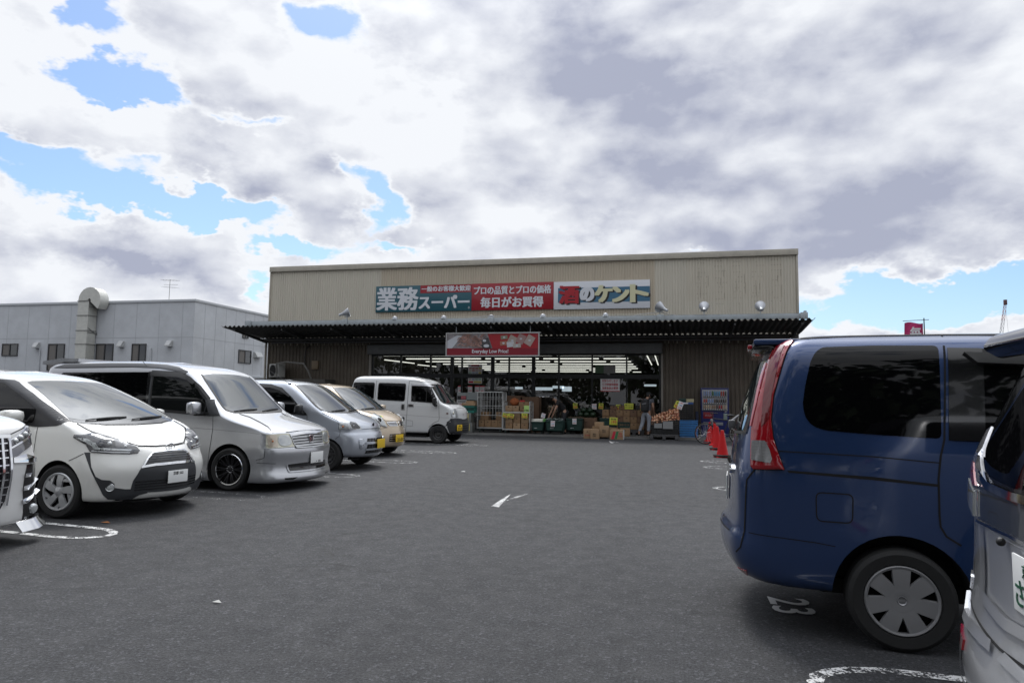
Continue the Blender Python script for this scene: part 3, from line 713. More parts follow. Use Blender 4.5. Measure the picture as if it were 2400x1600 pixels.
def det_sienta():
    c = CARS['sienta']
    c.patch('windscreen', GLASS, sym([(0, 1.535), (-.25, 1.532), (-.44, 1.522), (-.515, 1.505), (-.565, 1.389), (-.636, 1.227), (-.688, 1.095), (-.60, 1.075), (-.35, 1.07), (0, 1.07)]), 'F', .004, mirror=False)
    c.patch('cowl_panel', BLACKP, sym([(0, 1.068), (-.35, 1.068), (-.60, 1.073), (-.69, 1.09), (-.715, 1.06), (-.62, 1.035), (-.4, 1.02), (0, 1.012)]), 'F', .003, mirror=False)
    c.patch('front_pillar', mat('pillar_black', (.014, .014, .015), .38), [(-2.35, 1.548), (-2.03, 1.528), (-1.95, 1.505), (-1.60, 1.372), (-1.2, 1.205), (-.875, 1.062), (-.90, 1.030), (-.966, 1.012), (-1.219, .995), (-1.296, .996), (-1.9, 1.03), (-2.9, 1.09), (-3.75, 1.16), (-3.78, 1.45), (-3.2, 1.56)], 'R', .006, grid=.025)
    c.patch('side_window', TINT, round_poly([(-2.30, 1.50), (-2.08, 1.49), (-1.62, 1.31), (-1.36, 1.19), (-1.34, 1.04), (-1.9, 1.07), (-2.30, 1.095)], .03), 'R', .013)
    c.patch('rear_side_window', TINT, round_poly([(-3.6, 1.47), (-2.38, 1.50), (-2.38, 1.10), (-3.55, 1.19)], .05), 'R', .013)
    c.line('pillar_trim', [(-1.28, 1.17), (-1.26, 1.03)], 'R', .012, GAP, .005)
    # headlamps
    hl = [(-1.056, .895), (-1.052, .924), (-.969, .920), (-.892, .945), (-.781, .917), (-.614, .861), (-.441, .779), (-.404, .738), (-.422, .707), (-.504, .703), (-.709, .718), (-.870, .736), (-.889, .754), (-.923, .816), (-1.023, .873)]
    hs = c.patch('headlight', LENS_DARK, hl, -45, .006, dome=.006)
    for o, sg in zip(hs, (1, -1)):
        for nm, m, pl in (('light_bar', LENS, [(-1.03, .895), (-.93, .845), (-.86, .80), (-.84, .765), (-.50, .735), (-.48, .750), (-.62, .765), (-.80, .785), (-.83, .83), (-.92, .880)]),
                          ('indicator_strip', SILVER_PL, [(-.87, .745), (-.70, .727), (-.50, .712), (-.50, .722), (-.70, .739), (-.86, .757)]),
                          ('lamp_hood', BLACKP, [(-.80, .85), (-.74, .862), (-.66, .845), (-.64, .79), (-.74, .785), (-.80, .80)])):
            p = c.patch(nm, m, pl, -45, .0125, parent=o, mirror=False)
            if sg < 0: p.scale.y = -1
        b = MB(); q = c.at(-45, (-.70, .82), .006); b.ball(q, .028, (1, 1, 1), 14, 9); l = b.build('projector_lens', LENS, o); 
        b2 = MB(); b2.ball(c.at(-45, (-.55, .785), .004), .02, (1, 1, 1), 12, 8); l2 = b2.build('projector_lens', LENS, o)
        if sg < 0: l.scale.y = -1; l2.scale.y = -1
    st = c.patch('bumper_trim', DGREY, [(-.935, .735), (-.878, .735), (-.866, .65), (-.853, .58), (-.803, .475), (-.744, .440), (-.665, .430), (-.624, .390), (-.617, .345), (-.52, .322), (-.44, .316), (-.30, .30), (-.30, .262), (-.378, .246), (-.453, .203), (-.58, .208), (-.679, .222), (-.726, .273), (-.776, .380), (-.853, .537)], -45, .004)
    for o, sg in zip(st, (1, -1)):
        b = MB(); q = c.at(-45, (-.665, .352), .004); d, u, v = c.dirs(-45)
        b.lathe([(.0, .006), (.025, .005), (.034, .001), (.040, .005), (.045, .0)], n=24); f = b.build('fog_lamp', LENS, o); f.rotation_euler = d.to_track_quat('Z', 'Y').to_euler(); f.location = q
        if sg < 0:
            f.location.y = -q.y; d2 = Vector((d.x, -d.y, 0)); f.rotation_euler = d2.to_track_quat('Z', 'Y').to_euler()
    lg = c.patch('lower_grille', DGREY, sym([(0, .600), (-.30, .585), (-.372, .565), (-.40, .527), (-.452, .411), (-.462, .315), (-.40, .275), (-.2, .268), (0, .266)]), 'F', .005, mirror=False)
    for z in (.305, .335, .365, .395): c.line('grille_bar', [(-.43, z), (-.2, z+.004), (0, z+.004), (.2, z+.004), (.43, z)], 'F', .012, BLACKP, .011, mirror=False, parent=lg)
    ug = c.patch('upper_grille', BLACKP, sym([(0, .712), (-.20, .708), (-.232, .700), (-.30, .648), (-.365, .560), (-.25, .578), (0, .584)]), 'F', .006, mirror=False)
    for z in (.615, .64, .665, .69): w = .34-(z-.59)*.9; c.line('grille_bar', [(-w, z), (0, z+.006), (w, z)], 'F', .010, DGREY, .012, mirror=False, parent=ug)
    c.line('grille_trim', [(-.372, .555), (-.300, .652), (-.225, .712), (0, .722), (.225, .712), (.300, .652), (.372, .555)], 'F', .013, CHROME, .012, mirror=False, parent=ug)
    c.patch('grille_chrome_bar', CHROME, sym([(0, .594), (-.25, .588), (-.375, .569), (-.385, .545), (-.25, .562), (0, .568)]), 'F', .014, mirror=False, parent=ug)
    p = c.at('F', (.0, .738), .03); badge_oval(c, p, .062)
    q = c.at('F', (0, .43), .02); number_plate(c, 'number_plate', q, 0, WHITE_PLATE, INK, [('京都 502', 0, .045, .17, .045)], 0).scale = (.86,)*3
    c.line('bonnet_gap', [(-1.06, 1.04), (-.96, .985), (-.891, .952), (-.674, .880), (-.431, .792), (-.252, .779), (-.067, .777), (.02, .779)], -45, .007)
    c.line('bonnet_gap', [(-.34, .782), (-.15, .768), (0, .766), (.15, .768), (.34, .782)], 'F', .006, mirror=False)
    c.line('door_gap', [(-1.24, .995), (-1.246, .783), (-1.251, .623), (-1.24, .45), (-1.20, .27)], 'R')
    c.line('door_gap', [(-2.33, 1.09), (-2.33, .30)], 'R'); c.line('bumper_gap', [(-.700, .640), (-.60, .682), (-.530, .722)], 'R')
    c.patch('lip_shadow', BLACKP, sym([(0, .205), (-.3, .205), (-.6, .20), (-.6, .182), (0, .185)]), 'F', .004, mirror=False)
    for sg in (-1, 1): mirror_shell(c, -1.47, .86, 1.115, .16, .23, .14, c.paint, sides=(sg,))
    for a, b in (((-.55, 1.065), (-.02, 1.092)), ((.02, 1.062), (.55, 1.09))): wiper(c, a, b)
    c.line('cowl_edge', [(-.70, 1.06), (-.4, 1.018), (0, 1.01), (.4, 1.018), (.70, 1.06)], 'F', .01, mirror=False)
def det_step():
    c = CARS['step']
    ws = c.patch('windscreen', GLASS, sym([(0, 1.722), (-.30, 1.718), (-.545, 1.69), (-.575, 1.60), (-.61, 1.42), (-.655, 1.22), (-.655, 1.165), (-.58, 1.142), (0, 1.135)]), 'F', .004, mirror=False)
    c.line('screen_seal', [(-.555, 1.70), (-.585, 1.60), (-.62, 1.42), (-.667, 1.22), (-.668, 1.16), (-.58, 1.132), (0, 1.124), (.58, 1.132), (.668, 1.16), (.667, 1.22), (.62, 1.42), (.585, 1.60), (.555, 1.70)], 'F', .03, SEAL, .005, mirror=False)
    c.patch('rear_side_window', TINT, round_poly([(-4.35, 1.72), (-2.54, 1.728), (-2.45, 1.70), (-2.45, 1.155), (-4.3, 1.20)], .06), 'R', .005)
    c.patch('door_pillar', BLACKP, [(-2.56, 1.735), (-2.46, 1.733), (-2.40, 1.15), (-2.50, 1.15)], 'R', .006)
    c.patch('door_frame', DGREY, [(-2.5, 1.755), (-1.95, 1.735), (-1.76, 1.66), (-1.54, 1.49), (-1.345, 1.30), (-1.14, 1.078), (-1.3, 1.07), (-2.45, 1.13)], 'R', .007, grid=.02)
    g = [(-2.45, 1.715), (-1.956, 1.700), (-1.75, 1.640), (-1.552, 1.500), (-1.36, 1.325), (-1.28, 1.115), (-1.8, 1.125), (-2.40, 1.155)]
    c.patch('side_window', mat('side_glass', (.006, .007, .007), .03, 0, 0, .35), round_poly(g, .02), 'R', .013)
    c.line('window_seal', g, 'R', .025, SEAL, .015, closed=True)
    c.patch('mirror_base', DGREY, [(-1.40, 1.31), (-1.31, 1.31), (-1.115, 1.085), (-1.27, 1.085), (-1.32, 1.13)], 'R', .018)
    c.patch('rain_visor', mat('visor_plastic', (.05, .05, .05), .2, 0, .4), [(-2.506, 1.735), (-1.952, 1.718), (-1.75, 1.655), (-1.64, 1.565), (-1.67, 1.535), (-1.78, 1.60), (-1.96, 1.645), (-2.49, 1.665)], 'R', .022)
    c.patch('roof_moulding', mat('roof_moulding', (.05, .05, .052), .4), [(-4.55, 1.80), (-4.36, 1.852), (-3.41, 1.868), (-2.627, 1.858), (-2.342, 1.842), (-2.06, 1.80), (-1.84, 1.735), (-1.86, 1.70), (-2.10, 1.75), (-2.4, 1.79), (-2.9, 1.805), (-4.3, 1.795)], 'R', .012)
    c.line('bonnet_gap', [(-1.13, 1.105), (-.98, 1.06), (-.799, .982), (-.69, .928), (-.642, .885), (-.605, .845)], -57, .008)
    c.line('bonnet_gap', [(-.46, .848), (-.2, .856), (0, .858), (.2, .856), (.46, .848)], 'F', .008, mirror=False)
    hl = [(-.698, .824), (-.55, .829), (-.40, .829), (-.375, .80), (-.304, .634), (-.50, .630), (-.666, .628), (-.693, .650)]
    hs = c.patch('headlight', LENS_YEL, hl, -57, .008, dome=.004)
    for o, sg in zip(hs, (1, -1)):
        for nm, m, pl in (('indicator', mat('indicator_lens', (.52, .45, .36), .15, .2, 1), [(-.685, .812), (-.565, .815), (-.535, .640), (-.655, .640)]),
                          ('reflector', LENS, round_poly([(-.53, .812), (-.40, .812), (-.35, .70), (-.38, .650), (-.50, .645), (-.545, .73)], .05))):
            p = c.patch(nm, m, pl, -57, .016, parent=o, mirror=False, dome=.006)
            if sg < 0: p.scale.y = -1
        b = MB(); b.ball(c.at(-57, (-.61, .73), .012), .018, n=10, m=6); p = b.build('bulb', AMBER, o)
        if sg < 0: p.scale.y = -1
    gr = c.patch('grille', mat('grille_dark', (.03, .03, .033), .4), sym([(0, .838), (-.2, .834), (-.415, .812), (-.36, .62), (-.2, .618), (0, .620)]), 'F', .004, mirror=False)
    for i, z in enumerate((.640, .682, .724, .766)): 
        w = .36+(z-.62)*.26; c.line('grille_slat', [(-w, z), (-w*.5, z+.004), (0, z+.006), (w*.5, z+.004), (w, z)], 'F', .024, SILVER_PL, .018, mirror=False, parent=gr)
    c.patch('grille_chrome_bar', CHROME, sym([(0, .848), (-.2, .844), (-.425, .822), (-.415, .785), (-.2, .803), (0, .806)]), 'F', .016, mirror=False, parent=gr)
    c.line('grille_frame', [(-.425, .82), (-.355, .618), (0, .612), (.355, .618), (.425, .82)], 'F', .016, SILVER_PL, .016, mirror=False, parent=gr)
    badge_h(c, c.at('F', (0, .727), .03), .058)
    it = c.patch('lower_intake', BLACKP, sym([(0, .392), (-.25, .392), (-.48, .384), (-.50, .37), (-.47, .285), (-.25, .279), (0, .278)]), 'F', .004, mirror=False)
    c.line('intake_bar', [(-.44, .335), (0, .338), (.44, .335)], 'F', .014, DGREY, .012, mirror=False, parent=it)
    c.line('spoiler_gap', [(-.810, .42), (-.70, .418), (-.55, .408)], -57, .006)
    c.line('intake_lip', [(-.52, .395), (-.48, .272), (0, .264), (.48, .272), (.52, .395)], 'F', .02, c.paint, .012, mirror=False)
    c.patch('spoiler_slot', BLACKP, [(-.422, .195), (-.240, .192), (-.303, .160), (-.413, .168)], -57, .003)
    c.line('bumper_gap', [(-.702, .625), (-.706, .50), (-.75, .475), (-.808, .467), (-.82, .45)], -57, .006)
    number_plate(c, 'number_plate', c.at('F', (.09, .455), .022), 0, WHITE_PLATE, INK, [('・10', .03, -.06, .12, .035)], 0)
    c.line('door_gap', [(-1.235, 1.08), (-1.215, .862), (-1.239, .626), (-1.279, .283)], 'R'); c.line('door_gap', [(-2.43, 1.15), (-2.43, .30)], 'R')
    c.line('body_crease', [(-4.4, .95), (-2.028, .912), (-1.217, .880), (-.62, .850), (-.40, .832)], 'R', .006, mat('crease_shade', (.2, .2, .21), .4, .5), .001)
    c.patch('side_skirt', c.paint, [(-3.28, .13), (-1.30, .13), (-1.33, .27), (-3.25, .27)], 'R', .022)
    for sg in (-1, 1): mirror_shell(c, -1.42, .90, 1.19, .13, .21, .185, c.paint, sides=(sg,))
    for a, b in (((-.56, 1.135), (-.02, 1.165)), ((.05, 1.13), (.56, 1.165))): wiper(c, a, b)
    b = MB(); b.tube([c.at('R', (-2.6, 1.80), .0), c.at('R', (-2.6, 1.80), .0)+Vector((-.12, 0, .10))], .004, 6); b.build('aerial', TRIM, c.root)
    b = MB(); b.prism([(-4.93, 1.86), (-4.92, 1.915), (-4.50, 1.965), (-4.15, 1.955), (-4.15, 1.90), (-4.6, 1.90)], -.60, .60, 'Y'); o = b.build('roof_spoiler', c.paint, c.root)
def det_life():
    c = CARS['life']
    c.patch('windscreen', GLASS, sym([(0, 1.497), (-.25, 1.494), (-.50, 1.478), (-.535, 1.44), (-.59, 1.28), (-.645, 1.104), (-.652, 1.045), (-.60, 1.02), (0, 1.005)]), 'F', .004, mirror=False)
    c.line('screen_seal', [(-.51, 1.49), (-.545, 1.44), (-.60, 1.28), (-.657, 1.104), (-.665, 1.04), (-.60, 1.010), (0, .996), (.60, 1.010), (.665, 1.04), (.657, 1.104), (.60, 1.28), (.545, 1.44), (.51, 1.49)], 'F', .022, SEAL, .005, mirror=False)
    g = [(-2.1, 1.485), (-1.853, 1.475), (-1.63, 1.42), (-1.42, 1.265), (-1.22, 1.085), (-1.06, .955), (-1.30, .965), (-2.1, 1.00)]
    c.patch('side_window', TINT, g, 'R', .005); c.line('window_seal', g, 'R', .022, SEAL, .007, closed=True)
    c.patch('rear_side_window', TINT, round_poly([(-3.1, 1.46), (-2.2, 1.485), (-2.2, 1.0), (-3.08, 1.02)], .05), 'R', .005)
    c.patch('rain_visor', mat('visor_plastic', (.05, .05, .05), .2, 0, .4), [(-2.1, 1.495), (-1.853, 1.485), (-1.62, 1.425), (-1.42, 1.275), (-1.46, 1.265), (-1.65, 1.375), (-1.86, 1.425), (-2.1, 1.43)], 'R', .018)
    hl = [(-.691, .718), (-.689, .795), (-.663, .852), (-.571, .862), (-.417, .836), (-.344, .774), (-.307, .712)]
    hs = c.patch('headlight', LENS, hl, -66, .007, dome=.006)
    for o, sg in zip(hs, (1, -1)):
        for nm, m, pl in (('reflector', mat('reflector_dark', (.10, .10, .10), .1, .8), round_poly([(-.53, .84), (-.42, .82), (-.34, .74), (-.36, .725), (-.47, .73)], .03)), ('lamp_divider', SILVER_PL, [(-.565, .855), (-.545, .855), (-.51, .722), (-.53, .722)])):
            p = c.patch(nm, m, pl, -66, .016, parent=o, mirror=False)
            if sg < 0: p.scale.y = -1
        b = MB(); b.ball(c.at(-66, (-.625, .765), .012), .02, n=10, m=6); p = b.build('bulb', AMBER, o)
        if sg < 0: p.scale.y = -1
    c.line('bonnet_gap', [(-1.0, .993), (-.85, .93), (-.72, .868), (-.70, .79), (-.695, .712)], -66, .007); c.line('bonnet_gap', [(-.38, .712), (-.2, .716), (0, .718), (.2, .716), (.38, .712)], 'F', .008, mirror=False)
    c.line('bumper_gap', [(-.670, .706), (-.678, .603), (-.75, .548)], -66, .006)
    for k, (z0, z1, w) in enumerate(((.490, .552, .34), (.372, .446, .34), (.285, .346, .36))):
        g = c.patch('bumper_grille', BLACKP, sym([(0, z1), (-w+.02, z1), (-w, z0), (0, z0)]), 'F', .004, mirror=False)
        n = 9
        for i in range(n): y = -w+.05+(2*w-.1)*i/(n-1); c.line('grille_bar', [(y, z0+.004), (y, z1-.004)], 'F', .016, DGREY, .009, mirror=False, parent=g)
    c.patch('bumper_bulge', c.paint, round_poly([(-.352, .548), (-.285, .556), (-.262, .471), (-.275, .380), (-.335, .372)], .03), -66, .012, dome=.015)
    for z in (.468, .358): c.line('bumper_slat', [(-.36, z), (0, z+.002), (.36, z)], 'F', .03, c.paint, .014, mirror=False)
    badge_h(c, c.at('F', (0, .765), .008), .042)
    number_plate(c, 'number_plate', c.at('F', (.05, .445), .03), 0, YELLOW_PLATE, INK, [], 0)
    for a, b in (((-.50, 1.012), (-.02, 1.035)), ((.05, 1.008), (.50, 1.03))): wiper(c, a, b)
    mirror_shell(c, -1.16, .74, 1.06, .1, .17, .15, TRIM)
    b = MB(); q = c.at('R', (-1.52, 1.50), 0); b.tube([q, q+Vector((-.52, 0, .30))], [.005, .002], 6); b.rbox(q-Vector((.03, .012, .01)), q+Vector((.03, .012, .015)), .006); b.build('aerial', TRIM, c.root)
    c.line('door_gap', [(-1.06, .955), (-1.03, .70), (-1.02, .50), (-1.08, .30)], 'R')
    b = MB(); b.tube([(-.35, -.5, .2), (-.30, -.2, .17), (-.42, .1, .2)], .02, 6); b.build('exhaust_bracket', PAINT_BLACK, c.root)
def det_moco():
    c = CARS['moco']
    c.patch('windscreen', GLASS, sym([(0, 1.497), (-.25, 1.495), (-.46, 1.484), (-.52, 1.44), (-.58, 1.298), (-.645, 1.122), (-.655, 1.04), (-.60, 1.018), (0, 1.008)]), 'F', .004, mirror=False)
    c.line('screen_seal', [(-.47, 1.495), (-.53, 1.44), (-.592, 1.298), (-.658, 1.122), (-.668, 1.03), (-.60, 1.008), (0, .998), (.60, 1.008), (.668, 1.03), (.658, 1.122), (.592, 1.298), (.53, 1.44), (.47, 1.495)], 'F', .022, SEAL, .005, mirror=False)
    g = [(-2.1, 1.485), (-1.72, 1.478), (-1.54, 1.43), (-1.36, 1.33), (-1.06, 1.12), (-.86, 1.02), (-1.05, 1.01), (-2.1, 1.03)]
    c.patch('side_window', TINT, g, 'R', .005); c.line('window_seal', g, 'R', .025, SEAL, .007, closed=True)
    c.patch('rear_side_window', TINT, round_poly([(-3.1, 1.43), (-2.2, 1.48), (-2.2, 1.03), (-3.08, 1.06)], .05), 'R', .005)
    hl = [(-.667, .889), (-.611, .929), (-.521, .890), (-.445, .83), (-.385, .768), (-.345, .70), (-.316, .640), (-.38, .640), (-.445, .668), (-.553, .736), (-.642, .825)]
    hs = c.patch('headlight', LENS, hl, -61, .007, dome=.012)
    for o, sg in zip(hs, (1, -1)):
        b = MB(); b.lathe([(0, .012), (.03, .01), (.055, .0)], n=18); p = b.build('reflector', mat('reflector_dark', (.10, .10, .10), .1, .8), o); d, u, v = c.dirs(-61); q = c.at(-61, (-.50, .79), .012); p.location = q; p.rotation_euler = d.to_track_quat('Z', 'Y').to_euler()
        if sg < 0: p.location.y = -q.y; p.rotation_euler = Vector((d.x, -d.y, 0)).to_track_quat('Z', 'Y').to_euler()
    g = c.patch('grille', mat('grille_mesh', (.06, .06, .065), .35, .5), round_poly([(-.345, .742), (-.09, .750), (-.07, .665), (-.30, .672)], .02), 'F', .006)
    for o in g:
        pass
    c.line('grille_frame', [(-.345, .742), (-.09, .750), (-.07, .665), (-.30, .672)], 'F', .014, CHROME, .01, closed=True)
    for z in (.688, .708, .728): c.line('grille_slat', [(-.31, z-.002), (-.09, z)], 'F', .006, CHROME, .011)
    badge_ring(c, c.at('F', (0, .708), .012), .045)
    lg = c.patch('lower_grille', BLACKP, sym([(0, .50), (-.33, .49), (-.345, .33), (0, .322)]), 'F', .004, mirror=False)
    for z in (.365, .41, .455): c.line('grille_slat', [(-.335, z), (0, z+.004), (.335, z)], 'F', .012, c.paint, .011, mirror=False, parent=lg)
    number_plate(c, 'number_plate', c.at('F', (-.10, .40), .025), 0, YELLOW_PLATE, INK, [('33-03', .02, -.03, .24, .07)], 0)
    c.line('bonnet_gap', [(-.93, 1.005), (-.75, .965), (-.66, .935), (-.612, .938), (-.50, .885), (-.364, .778), (-.2, .766)], -61, .007); c.line('bonnet_gap', [(-.3, .772), (0, .768), (.3, .772)], 'F', .007, mirror=False)
    c.line('bumper_gap', [(-.30, .635), (-.5, .60), (-.75, .55)], -61, .006)
    y = MB(); lf = [(0, 0), (.035, .03), (.055, .08), (.0, .05)]
    q = c.at('T', (-.36, -.36), .004)
    for sg, m in ((1, YELLOW_PLATE), (-1, mat('sticker_green', (.03, .28, .10), .5))):
        pl = [(-.36+q_[1], -.36+sg*q_[0]) for q_ in lf]; c.patch('beginner_mark', m, pl, 'T', .003, mirror=False)
    for a, b in (((-.50, 1.014), (-.02, 1.037)), ((.05, 1.010), (.50, 1.03))): wiper(c, a, b)
    mirror_shell(c, -1.0, .76, 1.05, .1, .17, .13, c.paint)
def det_mini():
    c = CARS['mini']
    c.patch('rear_side_window', TINT, round_poly([(-3.20, 1.67), (-2.535, 1.668), (-2.535, 1.190), (-3.18, 1.19)], .05), 'R', .005)
    c.line('window_seal', round_poly([(-3.20, 1.67), (-2.535, 1.668), (-2.535, 1.190), (-3.18, 1.19)], .05), 'R', .02, SEAL, .007, closed=True)
    w2 = round_poly([(-2.405, 1.664), (-1.578, 1.647), (-1.590, 1.163), (-2.409, 1.192)], .05); c.patch('sliding_window', TINT, w2, 'R', .005); c.line('window_seal', w2, 'R', .02, SEAL, .007, closed=True)
    w3 = [(-1.395, 1.585), (-.951, 1.575), (-.86, 1.555), (-.70, 1.30), (-.63, 1.125), (-.75, 1.125), (-1.383, 1.166)]
    c.patch('side_window', TINT, w3, 'R', .005); c.line('window_seal', w3, 'R', .022, SEAL, .007, closed=True); c.line('window_bar', [(-.951, 1.575), (-.945, 1.14)], 'R', .018, SEAL, .008)
    c.patch('rain_visor', mat('chrome_visor', (.5, .5, .52), .25, .6), [(-1.43, 1.645), (-.93, 1.632), (-.82, 1.575), (-.86, 1.56), (-.95, 1.585), (-1.40, 1.597)], 'R', .015)
    for pts in ([(-2.48, 1.74), (-2.485, 1.45), (-2.496, 1.179), (-2.5, .3)], [(-1.486, 1.72), (-1.495, 1.2), (-1.501, .804), (-1.53, .29)], [(-.85, 1.68), (-.60, 1.24), (-.57, 1.1), (-.547, .70), (-.56, .63), (-.70, .57), (-.85, .45)]): c.line('door_gap', pts, 'R', .009)
    c.line('body_crease', [(-3.2, .775), (-1.5, .772), (-.538, .722), (-.22, .715)], 'R', .008, mat('crease_shade2', (.30, .30, .31), .5), .001)
    c.line('door_gap', [(-1.50, 1.73), (-.98, 1.70), (-.85, 1.68)], 'R', .007)
    c.patch('windscreen', GLASS, sym([(0, 1.640), (-.30, 1.638), (-.50, 1.625), (-.545, 1.58), (-.585, 1.363), (-.635, 1.18), (-.63, 1.12), (-.5, 1.10), (0, 1.095)]), 'F', .004, mirror=False)
    c.line('screen_seal', [(0, 1.648), (-.30, 1.646), (-.51, 1.633), (-.555, 1.58), (-.595, 1.363), (-.647, 1.18), (-.642, 1.11), (-.5, 1.09), (0, 1.085), (.5, 1.09), (.642, 1.11), (.647, 1.18), (.595, 1.363), (.555, 1.58), (.51, 1.633), (.30, 1.646), (0, 1.648)], 'F', .022, SEAL, .005, mirror=False)
    hs = c.patch('headlight', LENS, round_poly([(-.500, .965), (-.336, .958), (-.295, .868), (-.275, .712), (-.475, .735)], .02), -66, .008, dome=.01)
    for o, sg in zip(hs, (1, -1)):
        b = MB(); b.ball(c.at(-66, (-.42, .84), .012), .03, (1, 1, 1.3), 12, 8); p = b.build('bulb', LENS_YEL, o)
        if sg < 0: p.scale.y = -1
    bp = [(-.88, .47), (-.80, .585), (-.55, .592), (-.50, .705), (-.30, .692), (-.05, .67), (.3, .67), (.3, .255), (-.35, .25), (-.52, .27), (-.60, .36)]
    c.patch('bumper', DGREY, [(-.30, .60), (-.31, .45), (-.26, .33), (-.20, .25), (-.02, .25), (-.02, .66), (-.10, .70), (-.155, .70), (-.155, .60)], 'R', .014)
    c.patch('bumper', DGREY, sym([(0, .665), (-.40, .672), (-.60, .69), (-.70, .70), (-.72, .60), (-.72, .25), (0, .25)]), 'F', .015, mirror=False)
    for z in (.36, .42, .48, .54): c.line('bumper_slot', [(-.30, z), (0, z), (.30, z)], 'F', .022, GAP, .018, mirror=False)
    q = c.at('F', (-.47, .44), .03); number_plate(c, 'number_plate', q, -.12, YELLOW_PLATE, INK, [('京都 41', 0, .045, .16, .04), ('20-14', 0, -.025, .26, .075)], 0)
    badge_diamonds(c, c.at('F', (0, .80), .006), .035)
    c.line('nose_crease', [(-.35, .80), (0, .80), (.35, .80)], 'F', .006, mat('crease_shade2', (.30, .30, .31), .5), .001, mirror=False); c.line('nose_gap', [(-.40, .70), (-.36, .97), (0, .985), (.36, .97), (.40, .70)], 'F', .006, mirror=False)
    for nm, x0, x1, z0, z1 in (('door_handle', -1.46, -1.33, 1.02, 1.065), ('slide_handle', -1.66, -1.60, .93, 1.065)):
        c.patch('handle_recess', mat('recess_white', (.35, .35, .35), .5), round_poly([(x0-.03, z0-.03), (x1+.03, z0-.03), (x1+.03, z1+.02), (x0-.03, z1+.02)], .02), 'R', .002)
        c.patch(nm, TRIM, round_poly([(x0, z0), (x1, z0), (x1, z1), (x0, z1)], .02), 'R', .018)
    c.line('fuel_lid_gap', [(-1.495, .626), (-1.34, .615), (-1.325, .602), (-1.322, .466), (-1.50, .466)], 'R', .006, mirror=False); c.patch('side_lamp', mat('side_amber', (.10, .03, .02), .25, 0, .5), torus_pts(-.317, .835, .032, .02), 'R', .008)
    mirror_shell(c, -.66, .745, 1.16, .09, .15, .22, TRIM, stalk=True)
    for a, b in (((-.46, 1.10), (-.02, 1.13)), ((.08, 1.10), (.48, 1.13))): wiper(c, a, b)
    c.patch('sill_trim', DGREY, [(-2.64, .22), (-.90, .22), (-.90, .275), (-2.64, .275)], 'R', .006)
    b = MB(); b.rbox((-2.6, -.60, .16), (-.95, .60, .24), .02); b.build('underbody', PAINT_BLACK, c.root)
